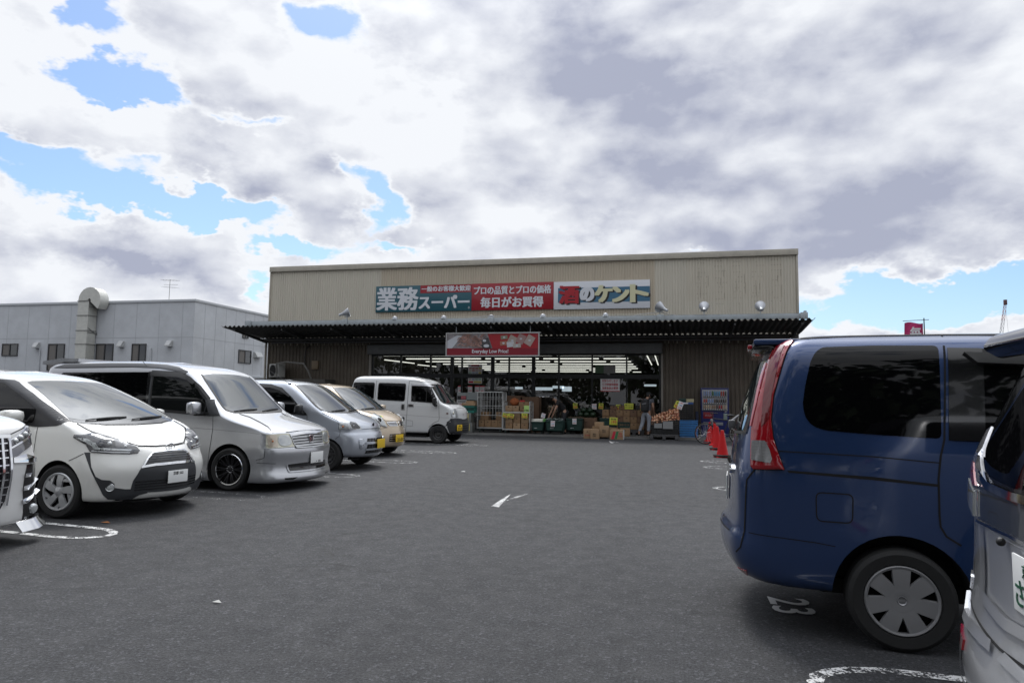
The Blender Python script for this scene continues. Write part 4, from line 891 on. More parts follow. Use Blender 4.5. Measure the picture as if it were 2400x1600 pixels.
def det_serena():
    c = CARS['serena']
    win = [(-4.092, 1.715), (-4.050, 1.748), (-3.769, 1.755), (-3.420, 1.750), (-3.450, 1.208), (-3.804, 1.222), (-4.068, 1.242), (-4.132, 1.271), (-4.165, 1.320), (-4.176, 1.391), (-4.158, 1.506), (-4.122, 1.656)]
    g = c.patch('rear_side_window', TINT, round_poly(win, .03), 'R', .004, grid=.04)
    c.patch('door_glass', TINT, round_poly([(-3.375, 1.735), (-2.40, 1.70), (-2.40, 1.19), (-3.415, 1.198)], .03), 'R', .004)
    c.patch('door_pillar', BLACKP, [(-3.375, 1.735), (-3.20, 1.73), (-3.235, 1.20), (-3.415, 1.200)], 'R', .007)
    c.patch('rain_visor', mat('visor_plastic', (.05, .05, .05), .2, 0, .4), [(-3.30, 1.70), (-2.4, 1.665), (-2.4, 1.60), (-3.24, 1.64)], 'R', .03)
    c.patch('front_side_window', TINT, round_poly([(-2.3, 1.69), (-1.75, 1.62), (-1.2, 1.2), (-2.3, 1.19)], .03), 'R', .004)
    c.patch('windscreen', GLASS, sym([(0, 1.74), (-.55, 1.72), (-.70, 1.2), (0, 1.18)]), 'F', .004, mirror=False)
    c.line('door_gap', [(-3.372, 1.815), (-3.389, 1.745), (-3.436, 1.202), (-3.46, 1.109), (-3.477, .98), (-3.480, .782), (-3.477, .717), (-3.45, .665), (-3.38, .62)], 'R', .011)
    c.line('roof_gap', [(-4.21, 1.812), (-3.861, 1.828), (-3.371, 1.828), (-2.4, 1.80)], 'R', .012)
    c.line('panel_line', [(-4.325, 1.108), (-3.810, 1.095), (-3.465, 1.072)], 'R', .006)
    c.patch('slide_rail', GAP, [(-4.275, .995), (-3.815, .979), (-3.48, .953), (-3.48, .938), (-3.815, .960), (-4.268, .982)], 'R', .002)
    c.line('fuel_lid_gap', round_poly([(-4.118, .873), (-3.918, .871), (-3.926, .705), (-4.118, .706)], .035), 'R', .007, mirror=False, closed=True)
    tl = [(-4.215, 1.80), (-4.27, 1.80), (-4.33, 1.745), (-4.43, 1.56), (-4.50, 1.35), (-4.535, 1.20), (-4.545, 1.10), (-4.54, 1.0), (-4.52, .985), (-4.25, .985)]
    # the tail lamp seen from the rear corner
    T = [(-3.400, 1.815), (-3.470, 1.805), (-3.480, 1.757), (-3.455, 1.611), (-3.470, 1.476), (-3.492, 1.357), (-3.497, 1.225), (-3.492, 1.124), (-3.486, 1.010), (-3.470, .992), (-3.304, .998), (-3.334, 1.090), (-3.364, 1.187), (-3.381, 1.301), (-3.378, 1.446), (-3.352, 1.624), (-3.330, 1.790)]
    ts = c.patch('tail_light', RED_LENS, T, -120, .012, grid=.03, dome=.004)
    for o, sg in zip(ts, (1, -1)):
        for nm, m, pl in (('reversing_lamp', mat('reverse_lens', (.28, .28, .28), .15, .25, 1.), [(-3.482, 1.165), (-3.404, 1.167), (-3.380, 1.116), (-3.366, 1.060), (-3.375, 1.036), (-3.478, 1.047)]),
                          ('brake_lens', mat('deep_red_lens', (.13, .002, .005), .12, 0, 1.), [(-3.43, 1.76), (-3.36, 1.76), (-3.385, 1.45), (-3.39, 1.30), (-3.43, 1.25), (-3.435, 1.45)]),
                          ('lamp_edge', mat('pink_lens', (.42, .10, .13), .1, 0, 1.), [(-3.485, 1.65), (-3.46, 1.65), (-3.475, 1.40), (-3.497, 1.25), (-3.505, 1.25), (-3.492, 1.40)])):
            p = c.patch(nm, m, pl, -120, .0195, parent=o, mirror=False, grid=.03)
            if sg < 0: p.scale.y = -1
        for i in range(6):
            z = 1.06+i*.019; b = c.line('lens_rib', [(-3.478, z), (-3.372-.004*i, z)], -120, .004, mat('lens_rib', (.2, .2, .2), .3), .021, parent=o, mirror=False)
            if sg < 0: b.scale.y = -1
        b = c.line('lens_divider', [(-3.425, 1.165), (-3.42, 1.045)], -120, .006, mat('lens_rib', (.2, .2, .2), .3), .0215, parent=o, mirror=False)
        if sg < 0: b.scale.y = -1
    c.line('lamp_gap', T, -120, .010, GAP, .004, closed=True)
    c.line('tailgate_gap', [(-3.464, .986), (-3.517, .921), (-3.531, .775), (-3.545, .60), (-3.575, .50), (-3.62, .46)], -120, .010)
    c.line('bumper_gap', [(-4.50, .600), (-4.318, .592), (-4.123, .579), (-4.02, .565)], 'R', .005)
    c.patch('bumper_reflector', RED_LENS, [(-3.655, .350), (-3.548, .361), (-3.560, .322), (-3.648, .318)], -120, .006)
    rg = c.patch('rear_window', GLASS, round_poly(sym([(0, 1.735), (-.45, 1.730), (-.56, 1.70), (-.645, 1.50), (-.68, 1.35), (-.695, 1.215), (0, 1.19)]), .02), 'B', .004, mirror=False)
    c.line('window_seal', [(0, 1.185), (-.70, 1.21), (-.69, 1.35), (-.655, 1.5), (-.57, 1.71)], 'B', .02, SEAL, .007, mirror=True)
    b = MB(); b.rbox((-4.45, -.60, 1.775), (-4.10, .60, 1.815), .016); sp = b.build('roof_spoiler', c.paint, c.root)
    b = MB(); b.rbox((-4.48, -.22, 1.775), (-4.445, .22, 1.808), .012); b.build('high_brake_light', RED_LENS, sp)
    b = MB(); b.rbox((-4.455, -.60, 1.745), (-4.32, .60, 1.772), .01); b.build('spoiler_lip', BLACKP, sp)
    b = MB(); q = c.at('B', (0, 1.235), .03); b.rbox(q-Vector((.03, .05, .03)), q+Vector((.02, .05, .03)), .012); b.tube([q, c.at('B', (.25, 1.25), .045), c.at('B', (.50, 1.29), .03)], [.014, .011, .008], 8); b.build('rear_wiper', mat('wiper_grey', (.12, .12, .125), .4), c.root)
    c.patch('sticker', mat('sticker_blue', (.25, .42, .60), .4), torus_pts(-.60, 1.27, .035, .05), 'B', .007, mirror=False)
    gp = c.patch('tailgate_garnish', CHROME, round_poly(sym([(0, .995), (-.40, .985), (-.46, .955), (-.44, .925), (0, .935)]), .02), 'B', .02, mirror=False)
    number_plate(c, 'number_plate', c.at('B', (0, .80), .012), pi, WHITE_PLATE, PLATE_INK, [('京都 501', 0, .045, .16, .04), ('27-61', 0, -.025, .26, .075)], 0)
    c.line('tailgate_line', [(-.55, .57), (0, .56), (.55, .57)], 'B', .008, mirror=False)
    b = MB(); b.rbox((-4.1, -.62, .24), (-.6, .62, .34), .03); b.build('underbody', PAINT_BLACK, c.root)
def det_silver():
    c = CARS['silver']
    SG = mat('deep_garnish', (.05, .055, .065), .25, .3, 1.)
    rg = c.patch('rear_window', TINT, round_poly(sym([(0, 1.56), (-.60, 1.55), (-.665, 1.45), (-.690, 1.32), (-.69, 1.20), (-.62, 1.13), (-.45, 1.085), (-.27, 1.065), (0, 1.06)]), .03), 'B', .006, mirror=False)
    c.line('window_seal', [(0, 1.565), (-.61, 1.555), (-.69, 1.45), (-.715, 1.32), (-.71, 1.20), (-.63, 1.115), (-.45, 1.072), (0, 1.052)], 'B', .03, BLACKP, .008)
    tl = [(-4.262, 1.235), (-4.243, 1.245), (-4.230, 1.235), (-4.225, 1.129), (-4.163, 1.055), (-4.205, 1.017), (-4.205, .900), (-4.30, .935), (-4.32, 1.022), (-4.305, 1.111), (-4.285, 1.172)]
    ts = c.patch('tail_light', mat('silver_lens', (.5, .5, .52), .06, .7, 1.), tl, -120, .012, grid=.03, dome=.008)
    for o, sg in zip(ts, (1, -1)):
        for nm, m, pl in (('brake_lens', RED_LENS, [(-4.265, 1.10), (-4.245, 1.10), (-4.20, 1.03), (-4.23, 1.025), (-4.26, 1.06)]), ('reflector', LENS, [(-4.29, 1.03), (-4.215, 1.005), (-4.215, .92), (-4.285, .945)])):
            p = c.patch(nm, m, pl, -120, .024, parent=o, mirror=False, grid=.03)
            if sg < 0: p.scale.y = -1
        e = c.line('lens_edge', [(-4.262, 1.235), (-4.285, 1.172), (-4.305, 1.111), (-4.32, 1.022), (-4.30, .935)], -120, .01, CHROME, .022, parent=o, mirror=False)
        if sg < 0: e.scale.y = -1
    gn = c.patch('tailgate_garnish', SG, round_poly(sym([(0, 1.030), (-.25, 1.035), (-.40, 1.055), (-.405, .915), (-.25, .925), (0, .932)]), .01), 'B', .012, mirror=False)
    c.line('garnish_chrome', [(-.42, 1.075), (-.25, 1.048), (0, 1.043), (.25, 1.048), (.42, 1.075)], 'B', .026, CHROME, .018, mirror=False, parent=gn); c.line('garnish_chrome', [(-.41, .908), (-.25, .918), (0, .925), (.25, .918), (.41, .908)], 'B', .010, CHROME, .018, mirror=False, parent=gn)
    me = text_mesh('SOLIO', .075, .001, 1.2, .001); t = link('garnish_letters', me, CHROME, gn); q = c.at('B', (-.22, .975), .016); t.location = q; t.rotation_euler = (pi/2, 0, -pi/2)
    number_plate(c, 'number_plate', c.at('B', (-.20, .80), .02), pi, WHITE_PLATE, PLATE_INK, [('京都 502', 0, .045, .17, .042), ('さ 48-15', 0, -.025, .28, .075)], 0)
    c.patch('plate_recess', c.paint, round_poly(sym([(0, .90), (-.30, .90), (-.24, .69), (0, .68)]), .03), 'B', .002, mirror=False)
    rc = c.line('recess_edge', [(-.36, .90), (-.28, .68), (0, .66), (.28, .68), (.36, .90)], 'B', .035, c.paint, .014, mirror=False)
    b = c.patch('door_badge', CHROME, [(-4.315, .672), (-4.298, .660), (-4.295, .622), (-4.318, .622)], -120, .006, grid=.02)
    c.patch('bumper_reflector', RED_LENS, [(-4.330, .480), (-4.25, .500), (-4.255, .465), (-4.328, .452)], -120, .008)
    for zz, w in ((.575, .03), (.41, .02)): c.line('bumper_crease', [(-4.335, zz), (-4.292, zz-.03), (-4.20, zz-.01), (-4.10, zz+.0)], -120, w, c.paint, .012)
    c.line('tailgate_gap', [(-.62, .90), (-.61, .70), (-.52, .60), (0, .585)], 'B', .008)
    c.patch('rear_side_window', TINT, round_poly([(-4.25, 1.52), (-2.5, 1.55), (-2.5, 1.15), (-4.3, 1.18)], .05), 'R', .005)
    c.patch('windscreen', GLASS, sym([(0, 1.52), (-.55, 1.50), (-.70, 1.2), (0, 1.16)]), 'F', .004, mirror=False)
    b = MB(); prof_ = [(-4.62, 1.545), (-4.68, 1.585), (-4.65, 1.63), (-4.45, 1.685), (-4.05, 1.705), (-4.10, 1.66), (-4.40, 1.60)]
    b.prism(round_poly([(x+.10, z-.05) for x, z in prof_], .02), -.47, .47, 'Y'); sp = b.build('roof_spoiler', BLACKP, c.root, 50)
    b = MB(); b.ball(c.at('B', (.05, .897), .02), .014, n=10, m=6); b.build('reversing_camera', TRIM, c.root)
    c.line('door_gap', [(-3.4, 1.75), (-3.45, 1.1), (-3.47, .7)], 'L', mirror=False)
def det_alphard():
    c = CARS['alphard']
    g = c.patch('grille', mat('grille_chrome_dark', (.05, .05, .055), .2, .8), sym([(0, .955), (-.30, .95), (-.53, .93), (-.54, .80), (-.55, .60), (-.50, .40), (-.42, .28), (0, .27)]), 'F', .006, mirror=False)
    for y in (.10, .22, .34, .46, .535):
        for s in (-1, 1): c.line('grille_pillar', [(s*y, .94-.02*abs(y)), (s*y, .60), (s*(y-.03), .36)], 'F', .022, CHROME, .022, mirror=False, parent=g)
    for i in range(10):
        z = .33+i*.062; c.line('grille_slat', [(-.52+max(0, .45-z)*.8, z), (.52-max(0, .45-z)*.8, z)], 'F', .010, CHROME, .014, mirror=False, parent=g)
    hl = [(.545, .912), (.62, .935), (.755, 1.007), (.80, 1.01), (.82, .965), (.737, .921), (.537, .846)]
    hs = c.patch('headlight', mat('clear_dark_lens', (.16, .16, .17), .06, .6, 1.), hl, 'F', .012, dome=.006)
    for o in hs: pass
    c.patch('lower_lamp', mat('clear_dark_lens', (.16, .16, .17), .06, .6, 1.), [(.555, .835), (.735, .905), (.80, .94), (.80, .86), (.62, .775), (.56, .765)], 'F', .010)
    c.line('lamp_chrome', [(.54, .84), (.735, .914), (.82, .955)], 'F', .016, CHROME, .018); c.line('lamp_chrome', [(.545, .912), (.62, .94), (.755, 1.012), (.80, 1.014)], 'F', .012, CHROME, .016)
    for k, y in enumerate((.60, .66, .72)):
        b = MB(); q = c.at('F', (y, .90+k*.026), .012); b.ball(q, .026, (1, 1, 1), 12, 8); o = b.build('projector_lens', LENS, c.root)
    c.patch('chrome_shelf', CHROME, [(.56, .757), (.62, .768), (.70, .78), (.84, .735), (.90, .72), (.90, .70), (.80, .70), (.56, .715)], 'F', .02)
    c.patch('fin_panel', BLACKP, [(.72, .69), (.885, .69), (.91, .50), (.935, .22), (.70, .20), (.70, .33), (.69, .47), (.70, .60)], 'F', .006)
    for k, (z0, z1) in enumerate(((.575, .635), (.46, .535), (.345, .435))):
        for s in (-1, 1):
            b = MB(); p0 = c.at('F', (s*(.70-k*.01), z0), .01); p1 = c.at('F', (s*.90, z1), .0)+Vector((.03, 0, .0)); n = Vector((0, 0, 1))
            b.add([p0, p0+n*.035, p1+n*.02, p1-n*.012, p0+Vector((.06, 0, .012)), p1+Vector((.05, 0, .006))], [(0, 4, 5, 3), (4, 1, 2, 5), (0, 1, 4), (3, 5, 2), (0, 3, 2, 1)]); b.build('chrome_fin', CHROME, c.root, 20)
    for s in (-1, 1):
        b = MB(); q = c.at('F', (s*.80, .29), .012); b.lathe([(0, .02), (.03, .016), (.045, .0)], n=18, axis='X'); o = b.build('fog_lamp', LENS, c.root); o.location = q
        b = MB(); pts = [(.0, .64, .115), (-.015, .80, .125), (-.10, .93, .14), (-.22, .975, .145)]
        lo = [Vector((x, s*y, z)) for x, y, z in pts]; up = [Vector((x-.05, s*(y-.03), z+.085)) for x, y, z in pts]
        b.add(lo+up+[v+Vector((-.1, 0, -.02)) for v in lo], [(i, i+1, i+5, i+4) for i in range(3)]+[(8+i, 8+i+1, i+1, i) for i in range(3)]); b.build('chrome_lip', CHROME, c.root, 60)
    c.line('bonnet_gap', [(-.80, 1.03), (-.58, .965), (0, .96), (.58, .965), (.80, 1.03)], 'F', .008, mirror=False)
    c.line('bonnet_chrome', [(-.55, .945), (0, .955), (.55, .945)], 'F', .03, CHROME, .02, mirror=False)
    c.patch('windscreen', GLASS, sym([(0, 1.75), (-.60, 1.72), (-.76, 1.25), (0, 1.22)]), 'F', .004, mirror=False)
    c.patch('side_window', TINT, round_poly([(-3.9, 1.72), (-2.2, 1.74), (-1.35, 1.25), (-3.9, 1.25)], .04), 'R', .005)
    mirror_shell(c, -1.45, .93, 1.25, .16, .22, .18, c.paint)
    number_plate(c, 'number_plate', c.at('F', (0, .36), .03), 0, WHITE_PLATE, PLATE_INK, [], 0)
for fn in (det_sienta, det_step, det_life, det_moco, det_mini, det_serena, det_silver, det_alphard): fn()
# ------------------------------------------------------------------ the ground
def ground_mat():
    m = bpy.data.materials.new('asphalt'); m.use_nodes = True; nt = m.node_tree; p = nt.nodes['Principled BSDF']
    tc = nt.nodes.new('ShaderNodeTexCoord'); o = tc.outputs['Object']
    big = noise(nt, o, .22, 5, .6); mid = noise(nt, o, 5.5, 6, .7); fine = noise(nt, o, 75, 4, .8); grit = noise(nt, o, 210, 2, .6)
    vo = nt.nodes.new('ShaderNodeTexVoronoi'); nt.links.new(o, vo.inputs['Vector']); vo.inputs['Scale'].default_value = 55
    spk = V_(nt, vo.outputs['Color']).ramp(.62, .95, .82, 1.9)
    k = big.ramp(.3, .7, .86, 1.12)*mid.ramp(.25, .75, .90, 1.08)*fine.ramp(.34, .66, .22, 1.80)*spk*grit.ramp(.3, .7, .6, 1.4)
    stain = noise(nt, o, .9, 4, .55, .6).ramp(.62, .74, 1., .80)
    drip = noise(nt, o, 1.7, 3, .5).ramp(.66, .70, 1., .72)
    ce = nt.nodes.new('ShaderNodeTexVoronoi'); ce.feature = 'DISTANCE_TO_EDGE'; ce.inputs['Scale'].default_value = .30
    wn = nt.nodes.new('ShaderNodeTexNoise'); nt.links.new(o, wn.inputs['Vector']); wn.inputs['Scale'].default_value = 1.4; wn.inputs['Detail'].default_value = 6
    va = nt.nodes.new('ShaderNodeVectorMath'); va.operation = 'ADD'; nt.links.new(o, va.inputs[0]); nt.links.new(wn.outputs['Color'], va.inputs[1]); nt.links.new(va.outputs[0], ce.inputs['Vector'])
    crack = V_(nt, ce.outputs['Distance']).ramp(.0015, .005, .55, 1.)
    cm_ = noise(nt, o, .5, 2, .5).ramp(.50, .62); crack = crack*cm_ + (cm_*-1. + 1.)
    lane = V_(nt, noise(nt, mapping(nt, o, (1.6, .05, 1)), 1., 3, .5).k).ramp(.35, .7, 1.05, .93)
    k = k*stain*drip*crack*lane
    cm = nt.nodes.new('ShaderNodeCombineXYZ')
    nt.links.new((k*.0285).k, cm.inputs[0]); nt.links.new((k*.0293).k, cm.inputs[1]); nt.links.new((k*.0318).k, cm.inputs[2])
    nt.links.new(cm.outputs[0], p.inputs['Base Color'])
    nt.links.new(mid.ramp(.3, .7, .70, .86).k, p.inputs['Roughness']); p.inputs['Specular IOR Level'].default_value = .42
    b = nt.nodes.new('ShaderNodeBump'); b.inputs['Strength'].default_value = .55; b.inputs['Distance'].default_value = .006
    nt.links.new((fine+grit*.6+V_(nt, vo.outputs['Distance'])*.8).k, b.inputs['Height']); nt.links.new(b.outputs[0], p.inputs['Normal'])
    return m
g = MB(); g.add([(-600, -200, 0), (600, -200, 0), (600, 900, 0), (-600, 900, 0)], [(0, 1, 2, 3)])
tag(g.build('ground', ground_mat()), kind='structure')
def concrete(name, col):
    return mat(name, col, .85, bump=(60, .25), var=.22, vscale=2.2)
g = MB(); g.rbox((-17.6, 25.05, -.2), (4.75, 27.3, .07), .02)
o = tag(g.build('pavement', concrete('pavement_concrete', (.085, .083, .08))), kind='structure')
g = MB(); g.box((-17.6, 24.86, -.2), (4.75, 25.045, .05)); tag(g.build('kerb', concrete('kerb_concrete', (.15, .15, .145))), kind='structure')

def worn_paint(name, wear):
    """road paint that has flaked away in places"""
    m = bpy.data.materials.new(name); m.use_nodes = True; nt = m.node_tree; p = nt.nodes['Principled BSDF']
    p.inputs['Base Color'].default_value = (.62, .62, .61, 1); p.inputs['Roughness'].default_value = .7
    tc = nt.nodes.new('ShaderNodeTexCoord'); o = tc.outputs['Object']
    n = noise(nt, o, 9, 6, .7)*.55 + noise(nt, o, 70, 3, .6)*.45
    a = n.ramp(wear-.03, wear+.03)
    t = nt.nodes.new('ShaderNodeBsdfTransparent'); mx = nt.nodes.new('ShaderNodeMixShader')
    nt.links.new(a.k, mx.inputs[0]); nt.links.new(t.outputs[0], mx.inputs[1]); nt.links.new(p.outputs[0], mx.inputs[2])
    nt.links.new(mx.outputs[0], nt.nodes['Material Output'].inputs[0])
    return m
PAINT1 = worn_paint('worn_road_paint', .53); PAINT2 = worn_paint('fresh_road_paint', .492); PAINT3 = worn_paint('faded_road_paint', .575)
def ribbon(pts, w, z=.004, closed=False):
    pts = [Vector((*p, 0)) for p in pts]; V = []; n = len(pts)
    for i, p in enumerate(pts):
        t = (pts[min(i+1, n-1)]-pts[max(i-1, 0)]).normalized(); ww = w[i] if isinstance(w, (list, tuple)) else w
        s = Vector((-t.y, t.x, 0))*ww/2; V += [(p+s).to_tuple()[:2]+(z,), (p-s).to_tuple()[:2]+(z,)]
    return V, [(2*i, 2*i+1, 2*i+3, 2*i+2) for i in range(n-1)]
def bay_line(x, y, d, ang, m, name='road_marking', gap=.46, L=4.6, w=.075):
    """a hairpin bay divider whose closed end points at the aisle"""
    r = gap/2; P = [(-L*d, r)] + [(-L*d*(1-t)-.45*d*t, r) for t in (.25, .5, .75, 1)]
    P += [(-.45*d+d*.45*sin(pi*k/10), r*cos(pi*k/10)) for k in range(1, 10)] + [(-L*d*(1-t)-.45*d*t, -r) for t in (1, .75, .5, .25, 0)]
    c, s = cos(ang), sin(ang); b = MB(); b.add(*ribbon([(x+c*p-s*q, y+s*p+c*q) for p, q in P], w))
    return tag(b.build(name, m, smooth=0, fix=False), kind='structure')
for y, m in ((5.53, PAINT2), (8.05, PAINT3), (10.78, PAINT1), (13.5, PAINT1), (16.2, PAINT1), (19.2, PAINT1), (22.3, PAINT3), (2.75, PAINT1)): bay_line(-5.16, y, 1, radians(-6), m)
for y, m in ((3.62, PAINT2), (6.1, PAINT1), (8.6, PAINT1), (11.2, PAINT1), (14.75, PAINT1), (16.15, PAINT1)): bay_line(.66, y, -1, radians(-4), m, gap=.54)
for pl, m in (([(-2.18, 8.35), (-2.20, 8.94), (-2.2, 9.49), (-2.15, 9.04), (-2.11, 8.65), (-2.07, 8.3)], PAINT2), ([(-2.1, 8.69), (-2.12, 8.9), (-2.09, 9.17), (-2.04, 9.5), (-2.02, 9.65), (-1.97, 9.62), (-2.0, 9.35), (-2.03, 9.17), (-2.09, 9.02)], PAINT1),
              ([(-2.02, 23.1), (-1.83, 21.9), (-1.78, 22.14), (-1.95, 23.0)], PAINT2), ([(-1.86, 22.6), (-1.64, 22.35), (-1.64, 22.5), (-1.85, 22.75)], PAINT2)):
    b = MB(); b.add([(x, y, .005) for x, y in pl], [tuple(range(len(pl)))]); tag(b.build('road_arrow', m, smooth=0, fix=False), kind='structure')
me = fit_text('23', .36, .26, bold=.012, extrude=0); o = link('bay_number', me, mat('number_paint', (.62, .62, .61), .7)); o.location = (.76, 4.90, .006); o.rotation_euler = (0, 0, -pi/2)
tag(o, kind='structure')

# ------------------------------------------------------------------ the shop
FY, XL, XR, FH = 27.24, -17.548, 4.672, 7.16
def cladding_mat():
    m = bpy.data.materials.new('beige_cladding'); m.use_nodes = True; nt = m.node_tree; p = nt.nodes['Principled BSDF']
    tc = nt.nodes.new('ShaderNodeTexCoord'); o = tc.outputs['Object']; sp = nt.nodes.new('ShaderNodeSeparateXYZ'); nt.links.new(o, sp.inputs[0])
    x, y, z = (V_(nt, q) for q in sp.outputs)
    # the sheets behind the removed old sign are a browner repaint
    a = x.ramp(-12.22, -12.18)*x.ramp(-.60, -.56, 1, 0)*z.ramp(4.78, 4.82)*z.ramp(6.90, 6.94, 1, 0)
    b = x.ramp(.62, .66)*x.ramp(4.15, 4.2, 1, 0)*z.ramp(5.2, 5.3)*.16
    c = mixc(nt, (a*.85+b).clamp(), (.54, .505, .425), (.47, .405, .31))
    st = noise(nt, mapping(nt, o, (3.2, 1, .35)), 1.3, 6, .65).ramp(.35, .75, 1.02, .94)
    cm = nt.nodes.new('ShaderNodeCombineXYZ')
    for i in range(3): nt.links.new(st.k, cm.inputs[i])
    c2 = mixc(nt, 1., c, cm.outputs[0], 'MULTIPLY'); nt.links.new(c2, p.inputs['Base Color'])
    p.inputs['Roughness'].default_value = .55; p.inputs['Specular IOR Level'].default_value = .35
    return m
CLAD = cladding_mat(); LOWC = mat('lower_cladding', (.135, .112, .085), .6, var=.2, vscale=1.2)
CAPM = mat('cap_flashing', (.44, .41, .345), .5, var=.12); DARKF = mat('dark_frame', (.012, .013, .014), .4, .3)
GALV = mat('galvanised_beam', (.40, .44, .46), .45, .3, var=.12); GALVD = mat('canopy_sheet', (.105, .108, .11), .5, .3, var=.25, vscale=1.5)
def corrugated(name, x0, x1, z0, z1, y, pitch, depth, m, parent):
    b = MB(); P = []; n = int((x1-x0)/pitch)
    for i in range(n):
        a = x0+(x1-x0)*i/n; q = (x1-x0)/n
        P += [(a, y), (a+q*.52, y), (a+q*.64, y+depth), (a+q*.88, y+depth)]
    P.append((x1, y))
    V = [(px, py, z) for z in (z0, z1) for px, py in P]; N = len(P)
    b.add(V, [(i, i+1, N+i+1, N+i) for i in range(N-1)])
    return b.build(name, m, parent, smooth=0, fix=False)
shop = thing('supermarket', 'wide beige corrugated supermarket with long sign band and deep canopy', 'building', (0, FY, 0))
def sp(b, name, m, **k):
    o = b.build(name, m, shop, **k); o.location = (0, -FY, 0); return o
def sc(*a): o = corrugated(*a, shop); o.location = (0, -FY, 0); return o
sc('upper_wall', XL, XR, 3.6, FH-.2, FY, .108, .018, CLAD)
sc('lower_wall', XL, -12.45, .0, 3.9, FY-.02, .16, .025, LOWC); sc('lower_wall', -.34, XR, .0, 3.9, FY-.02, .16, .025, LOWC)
b = MB(); b.rbox((XL-.05, FY-.09, FH-.23), (XR+.06, FY+.15, FH), .012)
for x in (-14.6, -11.0, -7.2, -3.6, -.1, 2.5): b.box((x, FY-.094, FH-.235), (x+.012, FY-.08, FH+.003))
sp(b, 'parapet_cap', CAPM)
b = MB(); b.box((XL, FY+.04, 0), (XL+.06, FY+24, FH-.24)); b.box((XR-.06, FY+.04, 0), (XR, FY+24, FH-.24)); b.box((XL+.06, FY+23.9, 0), (XR-.06, FY+24, FH-.24)); sp(b, 'side_wall', CLAD)
b = MB(); b.box((XL+.06, FY+.16, FH-.6), (XR-.06, FY+23.9, FH-.5)); sp(b, 'roof', CAPM)
b = MB(); b.rbox((XR-.02, FY-.05, 4.3), (XR+.05, FY+.12, FH-.24), .01); b.rbox((XL-.04, FY-.05, 4.3), (XL+.02, FY+.12, FH-.24), .01); sp(b, 'corner_trim', CAPM)
# ghost outlines of the old letters
GH = mat('glue_mark', (.27, .235, .18), .7)
b = MB()
rr = random.Random(3)
for k in range(5):
    x0 = 1.0+k*.68
    for j in range(9):
        z = 6.75-j*.2+rr.uniform(-.04, .04); a = x0+rr.uniform(0, .1); c = x0+rr.uniform(.35, .55)
        for i in range(int((c-a)/.108)): 
            if rr.random() < .75: b.box((a+i*.108, FY-.004, z), (a+i*.108+.05, FY-.002, z+.014))
    for j in range(3):
        x = x0+rr.uniform(0, .5); z = rr.uniform(5.3, 6.2); b.box((x, FY-.004, z), (x+.012, FY-.002, z+rr.uniform(.2, .5)))
sp(b, 'old_sign_marks', GH, smooth=0)
# canopy
CX0, CX1, CY, CZF, CZB = -18.10, 4.79, 24.64, 4.19, 3.95
def canopy():
    b = MB(); pitch = .205; n = int((CX1-CX0)/pitch); P = []
    for i in range(n*8+1):
        t = i/8; ph = t % 1; s = abs(ph*2-1); s = min(1, max(0, (s-.12)/.76)); P.append((CX0+(CX1-CX0)*i/(n*8), (s*s*(3-2*s)-.5)*.075))
    V = [(x, y, z+dz) for y, z in ((CY, CZF), (FY-.03, CZB)) for x, dz in P] + [(x, y, z+dz-.006) for y, z in ((CY, CZF), (FY-.03, CZB)) for x, dz in P]; N = len(P)
    b.add(V, [(i, i+1, N+i+1, N+i) for i in range(N-1)] + [(2*N+i, 3*N+i, 3*N+i+1, 2*N+i+1) for i in range(N-1)] + [(i, 2*N+i, 2*N+i+1, i+1) for i in range(N-1)])
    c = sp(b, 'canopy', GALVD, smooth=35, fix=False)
    b = MB(); b.rbox((-16.9, CY+.12, CZF+.02), (4.55, CY+.20, CZF+.20), .008); b.box((-16.9, CY+.12, CZF+.20), (4.55, CY+.30, CZF+.212))
    for x in (-16.9, -12.6, -6.6, -.33, 4.45): b.rbox((x-.12, CY+.08, CZF+.0), (x+.12, CY+.118, CZF+.24), .006)
    b.box((4.46, CY+.14, CZF+.2), (4.54, CY+.30, CZF+.30)); b.box((-17.1, CY+.14, CZF+.0), (-16.9, CY+.30, CZF+.24))
    sp(b, 'canopy_beam', GALV)
    b = MB(); b.tube([(-17.3, 26.5, 3.80), (3.6, 26.5, 3.80)], .045, 8); b.tube([(-17.0, 26.62, 3.68), (3.4, 26.62, 3.68)], .035, 8); sp(b, 'sprinkler_pipe', mat('dull_pipe', (.10, .10, .105), .45, .4))
    b = MB(); b.rbox((XL-.02, FY-.16, 3.72), (XR, FY-.025, 3.92), .01); sp(b, 'wall_gutter', mat('gutter_brown', (.10, .095, .085), .5))
    b = MB(); b.tube([(XL-.03, FY-.10, 3.72), (XL-.05, FY-.10, 3.6), (XL-.02, FY-.12, .05)], .05, 8); sp(b, 'downpipe', CAPM)
    for x in [CX0+.5+i*2.2 for i in range(11)]: b = MB(); b.prism([(CY+.15, CZF-.10), (FY-.05, CZB-.13), (FY-.05, CZB-.26), (CY+.15, CZF-.17)], x-.03, x+.03, 'X'); sp(b, 'canopy_bracket', GALVD)
canopy()
